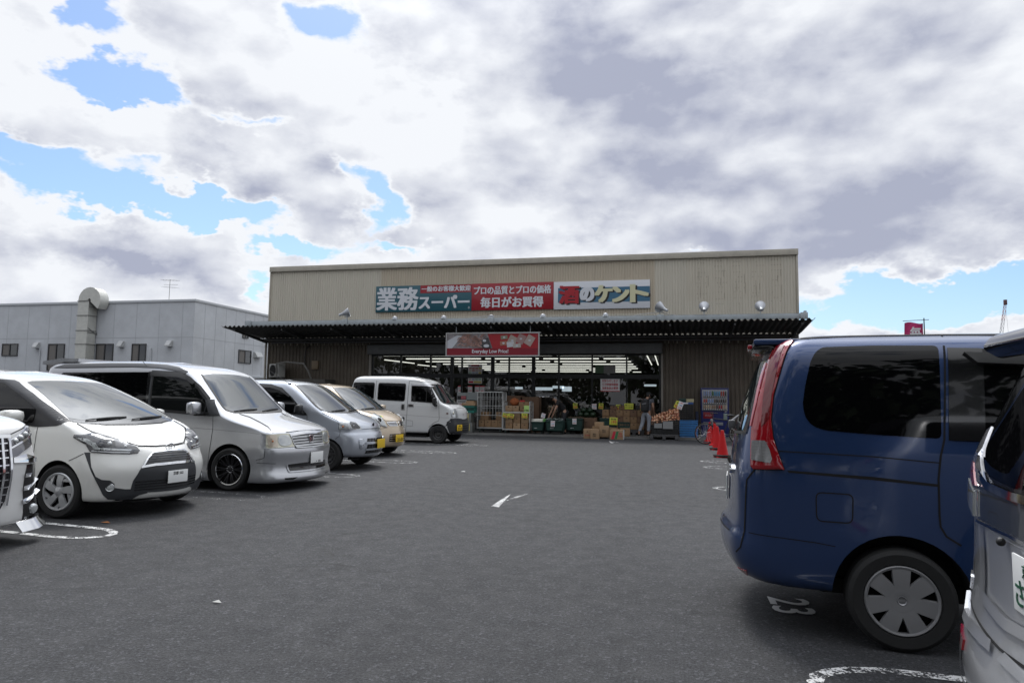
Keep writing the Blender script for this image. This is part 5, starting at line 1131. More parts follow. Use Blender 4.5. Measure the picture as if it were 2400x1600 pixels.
# shop front
b = MB(); b.rbox((-12.62, FY-.30, 3.19), (-.30, FY-.03, 3.60), .02); sp(b, 'shutter_box', mat('shutter_grey', (.12, .125, .125), .5, .2, var=.15))
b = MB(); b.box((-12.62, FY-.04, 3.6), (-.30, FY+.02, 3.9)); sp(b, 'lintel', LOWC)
b = MB(); b.rbox((-.36, FY-.10, .07), (-.28, FY+.04, 3.19), .008); b.rbox((-12.62, FY-.10, .07), (-12.50, FY+.04, 3.19), .008); sp(b, 'door_jamb', mat('jamb_beige', (.25, .23, .20), .5))
b = MB(); MX = [-12.47, -11.18, -9.84, -8.89, -8.46, -7.14, -6.44, -5.42, -4.38, -3.04, -1.68, -.40]
for x, w in zip(MX, (.10, .07, .07, .14, .06, .14, .06, .14, .07, .06, .06, .08)): b.box((x-w/2, FY-.05, .07), (x+w/2, FY+.05, 3.19))
for z, h in ((2.21, .17), (3.13, .06), (.07, .12)):
    xs = sorted(MX)
    for a, c in zip(xs, xs[1:]): b.box((a+.03, FY-.044, z), (c-.03, FY+.044, z+h))
sp(b, 'window_frame', DARKF, smooth=0)
def shop_glass():
    m = bpy.data.materials.new('shop_glass'); m.use_nodes = True; nt = m.node_tree; nt.nodes.clear()
    out = nt.nodes.new('ShaderNodeOutputMaterial'); t = nt.nodes.new('ShaderNodeBsdfTransparent'); t.inputs[0].default_value = (.62, .66, .65, 1)
    gl = nt.nodes.new('ShaderNodeBsdfGlossy'); gl.inputs['Roughness'].default_value = .01; fr = nt.nodes.new('ShaderNodeFresnel'); fr.inputs[0].default_value = 1.55
    f = V_(nt, fr.outputs[0])*1.7; mx = nt.nodes.new('ShaderNodeMixShader'); nt.links.new(f.clamp().k, mx.inputs[0]); nt.links.new(t.outputs[0], mx.inputs[1]); nt.links.new(gl.outputs[0], mx.inputs[2]); nt.links.new(mx.outputs[0], out.inputs[0])
    return m
SG_ = shop_glass(); xs = sorted(MX)
for a, c in zip(xs, xs[1:]):
    for z0, z1 in ((.19, 2.21), (2.38, 3.13)):
        q = MB(); q.add([(a+.03, FY, z0), (c-.03, FY, z0), (c-.03, FY, z1), (a+.03, FY, z1)], [(0, 1, 2, 3)]); sp(q, 'window_pane', SG_, smooth=0, fix=False)
# inside
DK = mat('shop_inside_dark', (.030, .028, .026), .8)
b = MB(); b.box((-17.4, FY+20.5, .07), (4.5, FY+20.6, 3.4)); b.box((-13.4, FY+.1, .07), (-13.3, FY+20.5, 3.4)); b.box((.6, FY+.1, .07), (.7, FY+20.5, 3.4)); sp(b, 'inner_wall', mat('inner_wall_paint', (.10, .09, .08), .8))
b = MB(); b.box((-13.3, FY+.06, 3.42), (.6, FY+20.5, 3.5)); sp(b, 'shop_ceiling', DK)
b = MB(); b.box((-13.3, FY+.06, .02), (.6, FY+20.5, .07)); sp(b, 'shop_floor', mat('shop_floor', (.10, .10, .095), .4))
TUBE = mat('fluorescent_tube', (1, .97, .9), .5, emit=1.5, ecol=(1, .96, .88))
rr = random.Random(11)
for k in range(8):
    y = FY+1.4+k*2.35; x = -12.6+.35*k*(.4); off = rr.uniform(0, 1.5)
    while x < -1.9:
        x1 = min(-1.85, x+rr.choice((2.4, 3.6, 3.6))+off*.2)
        if x1-x > .4:
            q = MB(); q.tube([(x, y, 3.24), (x1, y, 3.24)], .028, 6); sp(q, 'ceiling_light', TUBE)
        x = x1+.22
for x in (-.95, -.62):
    q = MB(); q.tube([(x, FY+1.2, 3.24), (x, FY+9, 3.24)], .028, 6); sp(q, 'ceiling_light', TUBE)
for y0, y1 in ((2.2, 5.2), (6.5, 8.5)):
    q = MB(); q.tube([(-12.9, FY+y0, 3.1), (-12.6, FY+y1, 3.1)], .025, 6); sp(q, 'ceiling_light', TUBE)
for i, (x, w, z, h, c) in enumerate(((-12, 2.2, .07, 1.5, (.05, .04, .03)), (-9.2, 2.0, .07, 1.9, (.09, .045, .03)), (-6.5, 2.4, .07, 1.2, (.06, .05, .03)), (-3.6, 2.2, .07, 1.5, (.035, .05, .03)), (-1.4, 1.2, .07, 1.7, (.10, .06, .035)))):
    q = MB()
    for s in range(4):
        z0 = z+s*h/4; q.box((x-w/2, FY+3.0, z0), (x+w/2, FY+3.7, z0+.04))
        for j in range(int(w/.28)):
            if rr.random() < .85: q.box((x-w/2+j*.28+.02, FY+3.05, z0+.04), (x-w/2+j*.28+.25, FY+3.6, z0+.04+h/4*rr.uniform(.5, .85)))
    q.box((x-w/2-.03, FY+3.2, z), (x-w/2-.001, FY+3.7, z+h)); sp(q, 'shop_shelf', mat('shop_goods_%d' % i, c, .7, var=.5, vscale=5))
for x, w, z, h in ((-6.9, .9, 1.85, .16), (-6.0, .6, 1.95, .14), (-5.5, .5, 1.8, .25), (-8.0, .4, 1.9, .12), (-1.3, .6, 2.1, .10)):
    q = MB(); q.box((x, FY+8, z), (x+w, FY+8.05, z+h)); sp(q, 'lit_panel', mat('lit_panel', (.75, .85, .95), .5, emit=.75))

# ------------------------------------------------------------------ signs on the shop
WHITE_L = mat('sign_white', (.62, .64, .68), .4); TEAL = mat('sign_teal', (.010, .085, .115), .35, 0, .3); CRIM = mat('sign_crimson', (.28, .004, .014), .35, 0, .3)
SIGNW = mat('sign_panel_white', (.62, .64, .68), .35, 0, .3); SBLUE = mat('sign_blue', (.045, .14, .23), .4); CREAM = mat('sign_cream', (.60, .58, .38), .4); SBLK = mat('sign_black', (.012, .012, .014), .4); SRED = mat('sign_red', (.36, .010, .020), .4)
def board(name, label, x0, x1, z0, z1, m, y=FY-.06):
    b = MB(); b.rbox((x0, y, z0), (x1, y+.055, z1), .004); o = b.build(name, m); o.location = (0, 0, 0)
    return tag(o, label, 'sign')
def letters(parent, txt, x0, x1, z0, z1, m, y=FY-.064, bold=0.0, reps=3, shear=0):
    """heavy sign lettering as one raised shape"""
    me = fit_text(txt, x1-x0, z1-z0, bold=0, extrude=.001, shear=shear)
    bm = bmesh.new()
    for k in range(reps if bold else 1):
        dx = bold*(k-(reps-1)/2); 
        for dz in ((-bold*.5, bold*.5) if bold else (0,)):
            t = bmesh.new(); t.from_mesh(me)
            for v in t.verts: v.co += Vector((dx, dz, .0006*(k*2+(dz > 0))))
            mm = bpy.data.meshes.new('t'); t.to_mesh(mm); t.free(); bm.from_mesh(mm); bpy.data.meshes.remove(mm)
    m2 = bpy.data.meshes.new('lettering'); bm.to_mesh(m2); bm.free(); bpy.data.meshes.remove(me)
    o = link('lettering', m2, m, parent); o.location = ((x0+x1)/2, y, (z0+z1)/2); o.rotation_euler = (pi/2, 0, 0)
    return o
s1 = board('shop_sign', 'dark teal sign board with huge white characters at the left end of the sign band', -12.40, -8.09, 5.02, 6.14, TEAL)
b = MB(); b.box((-10.36, FY-.066, 5.80), (-8.091, FY-.061, 6.138)); b.build('red_strip', CRIM, s1)
letters(s1, '業務', -12.33, -10.47, 5.10, 6.06, WHITE_L, bold=.035); letters(s1, 'スーパー', -10.40, -8.20, 5.14, 5.68, WHITE_L, bold=.03)
letters(s1, '一般のお客様大歓迎', -10.30, -8.14, 5.86, 6.09, WHITE_L, y=FY-.069, bold=.010); letters(s1, '®', -8.24, -8.15, 5.10, 5.19, WHITE_L)
s2 = board('shop_sign', 'crimson sign board with two rows of white characters in the middle of the sign band', -8.082, -4.615, 5.025, 6.145, CRIM, FY-.064)
letters(s2, 'プロの品質とプロの価格', -7.98, -4.72, 5.68, 6.02, WHITE_L, FY-.068, bold=.012); letters(s2, '毎日がお買得', -7.68, -5.05, 5.13, 5.56, WHITE_L, FY-.068, bold=.02)
s3 = board('shop_sign', 'white sign board with blue stripe and red, white and cream characters', -4.607, -.765, 5.00, 6.13, SIGNW)
b = MB(); b.box((-4.43, FY-.064, 5.27), (-.768, FY-.059, 5.87)); b.build('blue_stripe', SBLUE, s3)
for txt, x0, x1, z0, z1, m, bd in (('酒', -4.36, -3.60, 5.24, 5.95, SRED, .04), ('の', -3.50, -3.00, 5.33, 5.86, WHITE_L, .05), ('ケ', -2.90, -2.28, 5.28, 5.93, CREAM, .055), ('ン', -2.20, -1.62, 5.28, 5.86, CREAM, .055), ('ト', -1.50, -.86, 5.26, 5.93, CREAM, .055)):
    letters(s3, txt, x0+.07, x1+.07, z0-.045, z1-.045, SBLK, FY-.067, bold=bd); letters(s3, txt, x0, x1, z0, z1, m, FY-.075, bold=bd)
# hanging banner under the canopy
BX0, BX1, BZ0, BZ1, BY = -8.40, -4.74, 2.95, 3.86, 24.9
ban = thing('banner_sign', 'framed red food banner reading Everyday Low Price, hanging under the canopy', 'sign', (-6.57, BY, BZ0))
def bp(b, name, m, **k): o = b.build(name, m, ban, **k); o.location = (6.57, -BY, -BZ0); return o
b = MB(); b.box((BX0+.04, BY, BZ0+.04), (BX1-.04, BY+.03, BZ1-.04)); bp(b, 'panel', mat('banner_red', (.33, .012, .02), .4, 0, .2))
b = MB()
for q in ((BX0, BZ0, BX1, BZ0+.045), (BX0, BZ1-.045, BX1, BZ1), (BX0, BZ0+.045, BX0+.045, BZ1-.045), (BX1-.045, BZ0+.045, BX1, BZ1-.045)): b.box((q[0], BY-.03, q[1]), (q[2], BY+.05, q[3]))
b.box((BX0-.0, BY+.05, BZ1-.03), (BX1+.03, BY+.25, BZ1+.01)); bp(b, 'frame', mat('banner_frame', (.5, .5, .5), .35, .6))
b = MB(); b.box((BX0+.05, BY-.004, BZ0+.05), (BX1-.05, BY-.001, BZ0+.31)); bp(b, 'text_band', mat('banner_dark_red', (.20, .006, .018), .4))
b = MB(); b.prism([(BX0+.05, BZ0+.315), (BX0+.05, BZ1-.05), (-6.75, BZ1-.05), (-6.55, BZ0+.315)], BY-.005, BY-.002, 'Y'); bp(b, 'noodle_photo', mat('photo_grey', (.26, .24, .25), .5, var=.5, vscale=6))
b = MB(); b.prism([(BX0+.05, BZ0+.315), (BX0+.05, BZ0+.6), (-7.95, BZ1-.1), (-7.75, BZ1-.12), (-8.15, BZ0+.315)], BY-.007, BY-.0055, 'Y'); bp(b, 'white_plate', mat('photo_white', (.5, .52, .56), .5))
b = MB(); rr = random.Random(5)
for i in range(90):
    x = rr.uniform(-7.95, -7.0); z = rr.uniform(BZ0+.34, BZ1-.16); a = rr.uniform(-.5, .9); l = rr.uniform(.12, .3); P = [(x+l*t*cos(a), BY-.010-.0002*i, min(BZ1-.06, max(BZ0+.325, z+l*t*sin(a)+.05*sin(t*pi)))) for t in (0, .33, .66, 1)]; b.tube(P, .009, 4)
bp(b, 'noodles', mat('photo_noodle', (.50, .30, .25), .5, var=.5, vscale=3))
b = MB(); b.prism([(-6.98, BZ0+.62), (-6.72, BZ0+.72), (-6.6, BZ0+.32), (-6.95, BZ0+.32)], BY-.034, BY-.030, 'Y'); bp(b, 'cup_photo', mat('photo_dark', (.05, .05, .055), .5))
b = MB(); b.prism(torus_pts(-6.78, BZ0+.40, .11, .06), BY-.038, BY-.035, 'Y'); b.prism(torus_pts(-6.86, BZ0+.60, .07, .05), BY-.038, BY-.035, 'Y'); bp(b, 'cup_rim', mat('photo_white', (.5, .52, .56), .5))
for i, (x, z, w, h, a, c) in enumerate(((-6.10, .72, .26, .14, .1, (.2, .22, .15)), (-5.78, .60, .32, .34, -.5, (.36, .30, .26)), (-5.45, .66, .30, .36, -.5, (.32, .20, .19)), (-5.12, .60, .30, .38, -.55, (.38, .30, .27)), (-6.12, .50, .26, .16, .1, (.35, .15, .10)), (-5.85, .45, .28, .20, .12, (.5, .5, .52)), (-5.6, .40, .30, .16, .1, (.40, .36, .33)))):
    q = MB(); q.prism([(x+cos(a)*u*w/2-sin(a)*v*h/2, min(BZ1-.05, max(BZ0+.32, BZ0+z+sin(a)*u*w/2+cos(a)*v*h/2))) for u, v in ((-1, -1), (1, -1), (1, 1), (-1, 1))], BY-.006-.002*i, BY-.0045-.002*i, 'Y'); pk = bp(q, 'packet_photo', mat('packet_%d' % i, c, .5))
    q = MB(); q.prism(torus_pts(x, BZ0+z, .05, .035, 12), BY-.008-.002*i, BY-.0065-.002*i, 'Y'); q2 = q.build('packet_label', mat('photo_white', (.5, .52, .56), .5), pk)
me = fit_text('Everyday Low Price!', 1.42, .185, bold=.016, extrude=.002); o = link('lettering', me, WHITE_L, ban); o.location = (-6.64+6.57, -.008, .178); o.rotation_euler = (pi/2, 0, 0)
b = MB()
for x in (-8.0, -5.1): b.tube([(x, BY+.02, BZ1), (x, BY+.02, 4.1)], .015, 6)
bp(b, 'hanger', GALV)

# ------------------------------------------------------------------ lamps on the canopy
LAMPW = mat('lamp_white', (.36, .375, .40), .35, .2, .3); LGLASS = mat('lamp_glass', (.55, .60, .66), .1, 0, 1.)
def floodlight(x, z, d, label, r=.20):
    """reflector lamp on a bracket; d = where it looks"""
    t = thing('floodlight', label, 'lamp', (x, CY+.16, CZF+.21), 0, 'floodlights along the canopy beam'); d = Vector(d).normalized(); q = d.to_track_quat('Z', 'Y').to_euler(); h = z-CZF-.21
    b = MB(); b.tube([(0, 0, 0), (0, 0, h*.55)], .022, 6); b.tube([(-.10, 0, h*.45), (-.10, 0, h*.9)], .012, 6); b.tube([(.10, 0, h*.45), (.10, 0, h*.9)], .012, 6); b.tube([(-.10, 0, h*.45), (.10, 0, h*.45)], .014, 6); b.build('bracket', GALV, t)
    b = MB(); b.lathe([(.0, -.34), (.05, -.34), (.06, -.20), (.075, -.17), (.10, -.12), (r*.85, -.02), (r, .06), (r*1.04, .07), (r, .08), (r*.95, .06)], n=24); o = b.build('reflector', LAMPW, t); o.location = (0, 0, h); o.rotation_euler = q
    b = MB(); b.lathe([(0, .075), (r*.6, .072), (r*.97, .06)], n=24); g = b.build('lamp_glass', LGLASS, o)
floodlight(-12.52, 4.70, (.9, .35, .35), 'white floodlight near the left end of the canopy, tilted towards the sign', .17)
floodlight(-.35, 4.70, (-.75, .45, .45), 'white floodlight beside the right end of the sign band, tilted up left', .19)
floodlight(1.17, 4.68, (0, 1, .55), 'round white floodlight facing the bare wall, nearer the sign of the two', .175)
floodlight(3.05, 4.66, (0, 1, .55), 'round white floodlight facing the bare wall, nearer the corner of the building', .175)
for x, l in ((-10.50, 'small white dome lamp below the large left sign characters'), (-8.49, 'small white dome lamp just left of where teal and crimson boards meet'), (-6.60, 'small white dome lamp above the hanging food banner'), (-4.61, 'small white dome lamp just under the joint of crimson and white boards'), (-2.29, 'small white dome lamp under the cream sign characters')):
    t = thing('dome_lamp', l, 'lamp', (x, CY+.2, CZF+.212), 0, 'small dome lamps along the canopy beam'); b = MB(); b.lathe([(.11, 0), (.105, .05), (.08, .10), (.04, .125), (0, .13)], n=18); b.build('dome', LAMPW, t); b = MB(); b.lathe([(.12, -.01), (.125, .0), (.11, .012)], n=18); b.build('dome_ring', GALV, t)
for P in ([(-7.6, CY+.2, CZF+.20), (-7.0, CY+.15, CZF+.26), (-6.6, CY+.1, CZF+.30), (-6.2, CY+.15, CZF+.25), (-5.6, CY+.2, CZF+.20)], [(-1.3, CY+.15, CZF+.21), (-.9, CY+.1, CZF+.27), (-.35, CY+.1, CZF+.33), (-.1, CY+.1, CZF+.25), (.2, CY+.15, CZF+.21)]):
    b = MB(); b.tube(P, .012, 6); tag(b.build('power_cable', mat('grey_cable', (.35, .36, .37), .5)), 'grey power cable looping over the canopy beam' + (' above the hanging banner' if P[0][0] < -5 else ' beside the tilted floodlight right of the sign'), 'cable')
# air-conditioner units left of the shop
def ac_unit(x, y, z, label, dark=True, rz=0):
    t = thing('air_conditioner', label, 'air conditioner', (x, y, z), rz, 'outdoor units by the shop corner'); m = mat('ac_casing', (.38, .38, .36), .5, var=.12)
    b = MB(); b.rbox((-.40, -.16, .06), (.40, .16, .64), .015); b.build('casing', m, t)
    b = MB(); b.lathe([(.24, -.165), (.25, -.175), (.225, -.175), (.22, -.165)], (-.08, 0, .35), 'Y', 24)
    for k in range(7): b.box((-.34, -.175, .12+k*.07), (.18, -.168, .13+k*.07))
    b.build('fan_grille', PAINT_BLACK, t); b = MB(); b.lathe([(0, -.163), (.22, -.163)], (-.08, 0, .35), 'Y', 24); b.build('fan_opening', PAINT_BLACK, t)
    b = MB()
    for s in (-.3, .3): b.rbox((s-.05, -.17, 0), (s+.05, .17, .06), .01)
    b.build('foot', DGREY, t)
ac_unit(-17.75, 27.9, 2.12, 'grey outdoor air conditioner beyond the shop corner, in front of the pale building', rz=-.9); ac_unit(-16.75, 26.75, 2.12, 'grey outdoor air conditioner against the brown shop wall', rz=-.5)
b = MB(); b.rbox((-19.8, 26.3, 0), (-14.2, 28.3, 2.10), .02)
tag(b.build('block_wall', concrete('block_concrete', (.10, .095, .085))), 'low dark concrete plinth under the air conditioners at the shop corner', 'wall')
b = MB(); b.rbox((-15.3, FY-.14, 2.55), (-15.0, FY-.03, 2.92), .01); tag(b.build('meter_box', mat('meter_beige', (.25, .19, .12), .5)), 'small brown electric box on the lower wall left of the shop glass', 'box')
b = MB(); b.tube([(-15.45, FY-.06, 3.6), (-15.62, FY-.08, 3.45), (-15.68, FY-.07, 3.1), (-15.65, FY-.06, 2.6)], .022, 6); tag(b.build('wall_conduit', TRIM), 'black curved conduit on the lower wall beside the brown electric box', 'pipe')
b = MB(); b.tube([(-16.6, 26.5, 2.2), (-16.5, 26.3, 2.75), (-16.0, 26.25, 2.82), (-15.2, 26.25, 2.75), (-15.0, 26.3, 2.45), (-14.95, 26.5, 2.1)], .04, 8); tag(b.build('insulated_pipe', mat('pipe_wrap', (.22, .215, .20), .7)), 'grey bent insulated pipe in front of the brown shop wall', 'pipe')

# ------------------------------------------------------------------ the pale building on the left
BXR, BYF, BH = -29.9, 38., 7.52
bl = thing('factory_building', 'pale grey panel-clad industrial building with a gooseneck duct, left of the supermarket', 'building', (BXR, BYF, 0))
PALE = mat('pale_panel', (.535, .555, .58), .75, bump=(9, .15), var=.10, vscale=.8); PALE2 = mat('panel_joint', (.37, .385, .405), .8); CAP2 = mat('coping_white', (.5, .52, .54), .5)
def lp(b, name, m, parent=None, **k):
    o = b.build(name, m, parent or bl, **k)
    if not parent: o.location = (-BXR, -BYF, 0)
    return o
b = MB(); b.box((-75, BYF, 0), (BXR, BYF+26, BH-.02)); lp(b, 'wall', PALE, smooth=0)
b = MB(); b.rbox((-75, BYF-.06, BH-.12), (BXR+.06, BYF-.002, BH+.04), .01); b.rbox((BXR+.002, BYF-.002, BH-.12), (BXR+.06, BYF+26, BH+.04), .01); lp(b, 'coping', CAP2)
b = MB(); b.box((-74, BYF-.006, 5.07), (BXR, BYF-.002, 5.10)); b.box((BXR+.002, BYF, 5.07), (BXR+.006, BYF+26, 5.10))
for i in range(26): x = BXR-.9-1.75*i; b.box((x, BYF-.006, 0), (x+.022, BYF-.002, BH-.12))
for i in range(14): y = BYF+1.0+1.1*i; b.box((BXR+.002, y, 0), (BXR+.006, y+.025, BH-.12))
lp(b, 'panel_joints', PALE2, smooth=0)
WFR = mat('window_frame_dark', (.05, .05, .052), .45, .3); WGL = mat('window_dark_glass', (.03, .035, .04), .05, 0, .6); CURT = mat('curtain_beige', (.16, .15, .14), .7)
def bwindow(face, a, c, z0, z1):
    fx = (lambda u, d: (u, BYF-d)) if face == 'F' else (lambda u, d: (BXR+d, u))
    def bb(b, u0, u1, d0, d1, q0, q1):
        p, r = fx(u0, d0), fx(u1, d1); b.box((min(p[0], r[0]), min(p[1], r[1]), q0), (max(p[0], r[0]), max(p[1], r[1]), q1))
    b = MB(); t = .06
    for u0, u1, q0, q1 in ((a, c, z0, z0+t), (a, c, z1-t, z1), (a, a+t, z0+t, z1-t), (c-t, c, z0+t, z1-t), ((a+c)/2-t/2, (a+c)/2+t/2, z0+t, z1-t)): bb(b, u0, u1, .003, .06, q0, q1)
    w = lp(b, 'window', WFR, smooth=0)
    b = MB(); bb(b, a+t, (a+c)/2-t/2, .004, .02, z0+t, z1-t); p = b.build('pane', CURT, w, smooth=0); b = MB(); bb(b, (a+c)/2+t/2, c-t, .004, .02, z0+t, z1-t); b.build('pane', WGL, w, smooth=0)
for a, c, z0, z1 in ((-47.0, -45.5, 3.9, 4.7), (-45.1, -43.75, 3.9, 4.75), (-41.2, -39.85, 2.9, 4.72), (-37.3, -35.95, 2.9, 4.70), (-34.5, -33.4, 2.9, 4.68)): bwindow('F', a, c, z0, z1)
bwindow('S', 42.75, 44.25, 3.70, 4.65); bwindow('S', 43.1, 43.8, 5.5, 6.35)
def vent_hood(face, u, z, w=.36):
    b = MB(); pr = [(0, z-.2), (0, z+.2), (-.12, z+.2), (-.34, z-.12), (-.34, z-.2)]
    if face == 'F': b.prism([(BYF+p, q) for p, q in pr], u-w/2, u+w/2, 'X')
    else: b.prism([(BXR-p, q) for p, q in pr], u-w/2, u+w/2, 'Y')
    lp(b, 'vent_hood', mat('vent_white', (.45, .46, .46), .5), smooth=0)
for u, z in ((-42.1, 4.62), (-35.3, 4.66), (-31.6, 4.68)): vent_hood('F', u, z)
vent_hood('S', 44.95, 4.4, .8)
DUCT = mat('duct_ivory', (.55, .55, .51), .5, .2, var=.1)
b = MB(); x0, x1, y = -38.25, -37.40, BYF-.42
b.rbox((x0, y-.35, .0), (x1, y+.36, 7.5), .01); lp(b, 'duct', DUCT, smooth=0)
b = MB(); R = .53
arc = [(cos(pi-pi*k/12*1.22), sin(pi-pi*k/12*1.22)) for k in range(13)]
V = []; cx, cz = x0+R+.35, 7.52
for c_, s_ in arc:
    for rr_ in (R+.35, .12):
        for yy in (y-.35, y+.36): V.append((cx+c_*rr_, yy, cz+s_*rr_))
F = []
for i in range(12): a, q = 4*i, 4*i+4; F += [(a, a+1, q+1, q), (a+2, q+2, q+3, a+3), (a, q, q+2, a+2), (a+1, a+3, q+3, q+1)]
b.add(V, F); lp(b, 'duct_hood', DUCT, smooth=25)
b = MB()
for z in (3.3, 4.6, 5.5, 6.5, 7.45): b.box((x0-.04, y-.38, z), (x1+.04, y+.38, z+.05))
for z in (5.4, 7.1): b.tube([(x1, y-.3, z+.3), (x1+.05, BYF, z-.1)], .03, 5); b.tube([(x1, y-.3, z), (x1+.05, BYF, z)], .03, 5)
lp(b, 'duct_bracket', mat('bracket_grey', (.2, .2, .19), .5))
for x, z in ((-33., 4.4), (-41.85, 4.45)): b = MB(); b.tube([(x, BYF-.06, 2.), (x, BYF-.06, z)], .04, 6); lp(b, 'vent_pipe', CAP2)
b = MB(); b.rbox((BXR+.01, 42.5, 2.3), (BXR+.5, 46, 2.45), .01); b.rbox((BXR+.01, 42.5, 2.75), (BXR+.1, 46, 2.85), .01); lp(b, 'ledge', CAP2)
an = thing('tv_antenna', 'thin rooftop television antenna on a mast above the pale building', 'antenna', (-33.57, 40, 7.5)); AL = mat('antenna_metal', (.22, .22, .22), .4, .5)
b = MB(); b.tube([(0, 0, 0), (0, 0, 2.0)], .022, 6); b.build('mast', AL, an)
b = MB(); b.tube([(-.75, -.2, 1.94), (.78, .2, 1.90)], .012, 5)
for k in range(6): b.tube([(-.7+.26*k, -.35, 1.94-.006*k), (-.66+.26*k, .35, 1.94-.006*k)], .007, 4)
b.build('upper_array', AL, an)
b = MB(); b.tube([(-.72, .2, 1.46), (.74, -.2, 1.30)], .012, 5); b.tube([(-.6, 0, 1.60), (.8, 0, 1.55)], .012, 5)
for k in range(9): b.tube([(-.66+.17*k, -.3+.02*k, 1.42-.012*k), (-.62+.17*k, .32, 1.45-.012*k)], .007, 4)
b.build('lower_array', AL, an); an.scale = (.8, .8, .9)
# crane far away, banner flag
cr_ = thing('tower_crane', 'distant red and white lattice crane boom low in the sky at the right', 'crane', (121, 300, 0))
CRD = mat('crane_red', (.35, .10, .09), .6); CWH = mat('crane_white', (.45, .45, .46), .6)
b = MB(); p0, p1 = Vector((0, 0, 2)), Vector((6.2, 0, 41.5))
for k, (m, ) in enumerate(((CWH,), (CRD,))):
    b = MB()
    for i in range(24):
        if (i//4) % 2 != k: continue
        a, c = p0.lerp(p1, i/24), p0.lerp(p1, (i+1)/24); w = .9-.45*i/24; q = [Vector((-w, 0, 0)), Vector((w, 0, 0)), Vector((0, w, 0))]
        for u in q: b.tube([a+u, c+u], .07, 4)
        b.tube([a+q[0], c+q[1]], .05, 4); b.tube([a+q[1], c+q[0]], .05, 4); b.tube([a+q[0], a+q[1]], .05, 4)
    b.build('boom_section', m, cr_)
b = MB(); b.rbox(p1-Vector((.5, .5, .8)), p1+Vector((.5, .5, 1.2)), .1); b.build('boom_head', mat('crane_dark', (.10, .05, .05), .6), cr_)
b = MB(); b.tube([p1, p1+Vector((1.0, 0, -22))], .04, 4); b.build('hoist_rope', CWH, cr_)
fl = thing('banner_flag', 'magenta advertising flag with a white character on a pole beyond the blue minivan', 'flag', (7.22, 22, 0))
b = MB(); b.tube([(0, 0, 0), (0, 0, 3.86)], .016, 8); b.tube([(-.56, 0, 3.78), (.13, 0, 3.81)], .010, 6); b.build('pole', mat('pole_green', (.05, .08, .06), .5), fl)
b = MB(); V = []; N = 10; M_ = 16
for j in range(M_+1):
    for i in range(N+1): V.append((-.52+.50*i/N, .05*sin(i*.7+j*.35), 3.72-1.75*j/M_+.03*sin(i*.6)))
b.add(V, [(j*(N+1)+i, j*(N+1)+i+1, (j+1)*(N+1)+i+1, (j+1)*(N+1)+i) for j in range(M_) for i in range(N)]); c = b.build('cloth', mat('magenta_cloth', (.48, .025, .14), .7), fl, 60, fix=False)
me = fit_text('毎', .30, .36, bold=.03, extrude=.001)
for v in me.vertices: pass
o = link('flag_character', me, mat('flag_white', (.7, .7, .72), .7), fl); o.location = (-.25, -.058, 3.42); o.rotation_euler = (pi/2, 0, 0)
# ------------------------------------------------------------------ goods in front of the shop
PZ = .07
KRAFT = mat('kraft_card', (.235, .145, .075), .75, var=.15, vscale=3); KRAFT2 = mat('kraft_card_pale', (.30, .20, .115), .75, var=.12, vscale=3); KRAFTD = mat('kraft_card_dark', (.15, .085, .05), .75, var=.15, vscale=3)
TAPE = mat('packing_tape', (.34, .26, .16), .35); HOLE = mat('hand_hole', (.02, .014, .01), .9); STEELW = mat('cage_steel', (.50, .51, .50), .35, .5); CASTER = mat('caster_rubber', (.03, .05, .045), .6)
YCARD = mat('yellow_card', (.50, .53, .06), .6); WCARD = mat('white_card', (.66, .66, .66), .6); GCARD = mat('green_card', (.36, .55, .16), .6); REDINK = mat('red_ink', (.45, .02, .04), .6); BLUEINK = mat('blue_ink', (.12, .2, .4), .6)
BIN = mat('bin_green', (.006, .030, .024), .45); CRB = mat('crate_black', (.012, .013, .014), .5); CRBL = mat('crate_blue', (.05, .21, .50), .45); CRT = mat('crate_teal', (.008, .13, .105), .45)
def carton(x, y, z, w, d, h, label, m=KRAFT, rz=0., group=None, print_=None, hole=True, name='cardboard_box'):
    t = thing(name, label, 'box', (x, y, z), rz, group)
    b = MB(); b.rbox((-w/2, -d/2, .001), (w/2, d/2, h), .006); b.build('carton', m, t)
    b = MB(); b.box((-w/2-.001, -.03, h), (w/2+.001, .03, h+.002)); b.box((-w/2+.04, -d/2-.002, h*.62), (-w/2+.10, -d/2, h*.80)) if False else None; b.build('tape', TAPE, t)
    if hole: b = MB(); b.prism(torus_pts(0, h*.72, .035, .014, 10), -d/2-.003, -d/2-.001, 'Y'); b.build('hand_hole', HOLE, t)
    if print_:
        for txt, u, v, tw, th, im in print_:
            me = fit_text(txt, tw, th, bold=.01, extrude=.0005); o = link('print', me, im, t); o.location = (u, -d/2-.004, v); o.rotation_euler = (pi/2, 0, 0)
    return t
def card(x, y, z, w, h, m, label, lines=(), rx=0., rz=0., ry=0., group='handwritten price cards', name='price_card'):
    t = thing(name, label, 'price card', (x, y, z), 0, group); t.rotation_euler = (rx, ry, rz)
    b = MB(); b.rbox((-w/2, -.002, 0), (w/2, .002, h), .0015); b.build('sheet', m, t)
    for txt, u, v, tw, th, im in lines:
        me = fit_text(txt, tw, th, bold=.012, extrude=.0005); o = link('writing', me, im, t); o.location = (u, -.004, v); o.rotation_euler = (pi/2, 0, 0)
    return t
YL = lambda a, w=.2, h=.2: [(a, 0, h*.28, w*.8, h*.38, REDINK), ('特価', 0, h*.74, w*.6, h*.26, INK)]
WL = lambda a, w=.13, h=.2: [('お買得', 0, h*.83, w*.8, h*.15, REDINK), (a, 0, h*.52, w*.7, h*.22, BLUEINK), ('円', 0, h*.18, w*.5, h*.2, REDINK)]
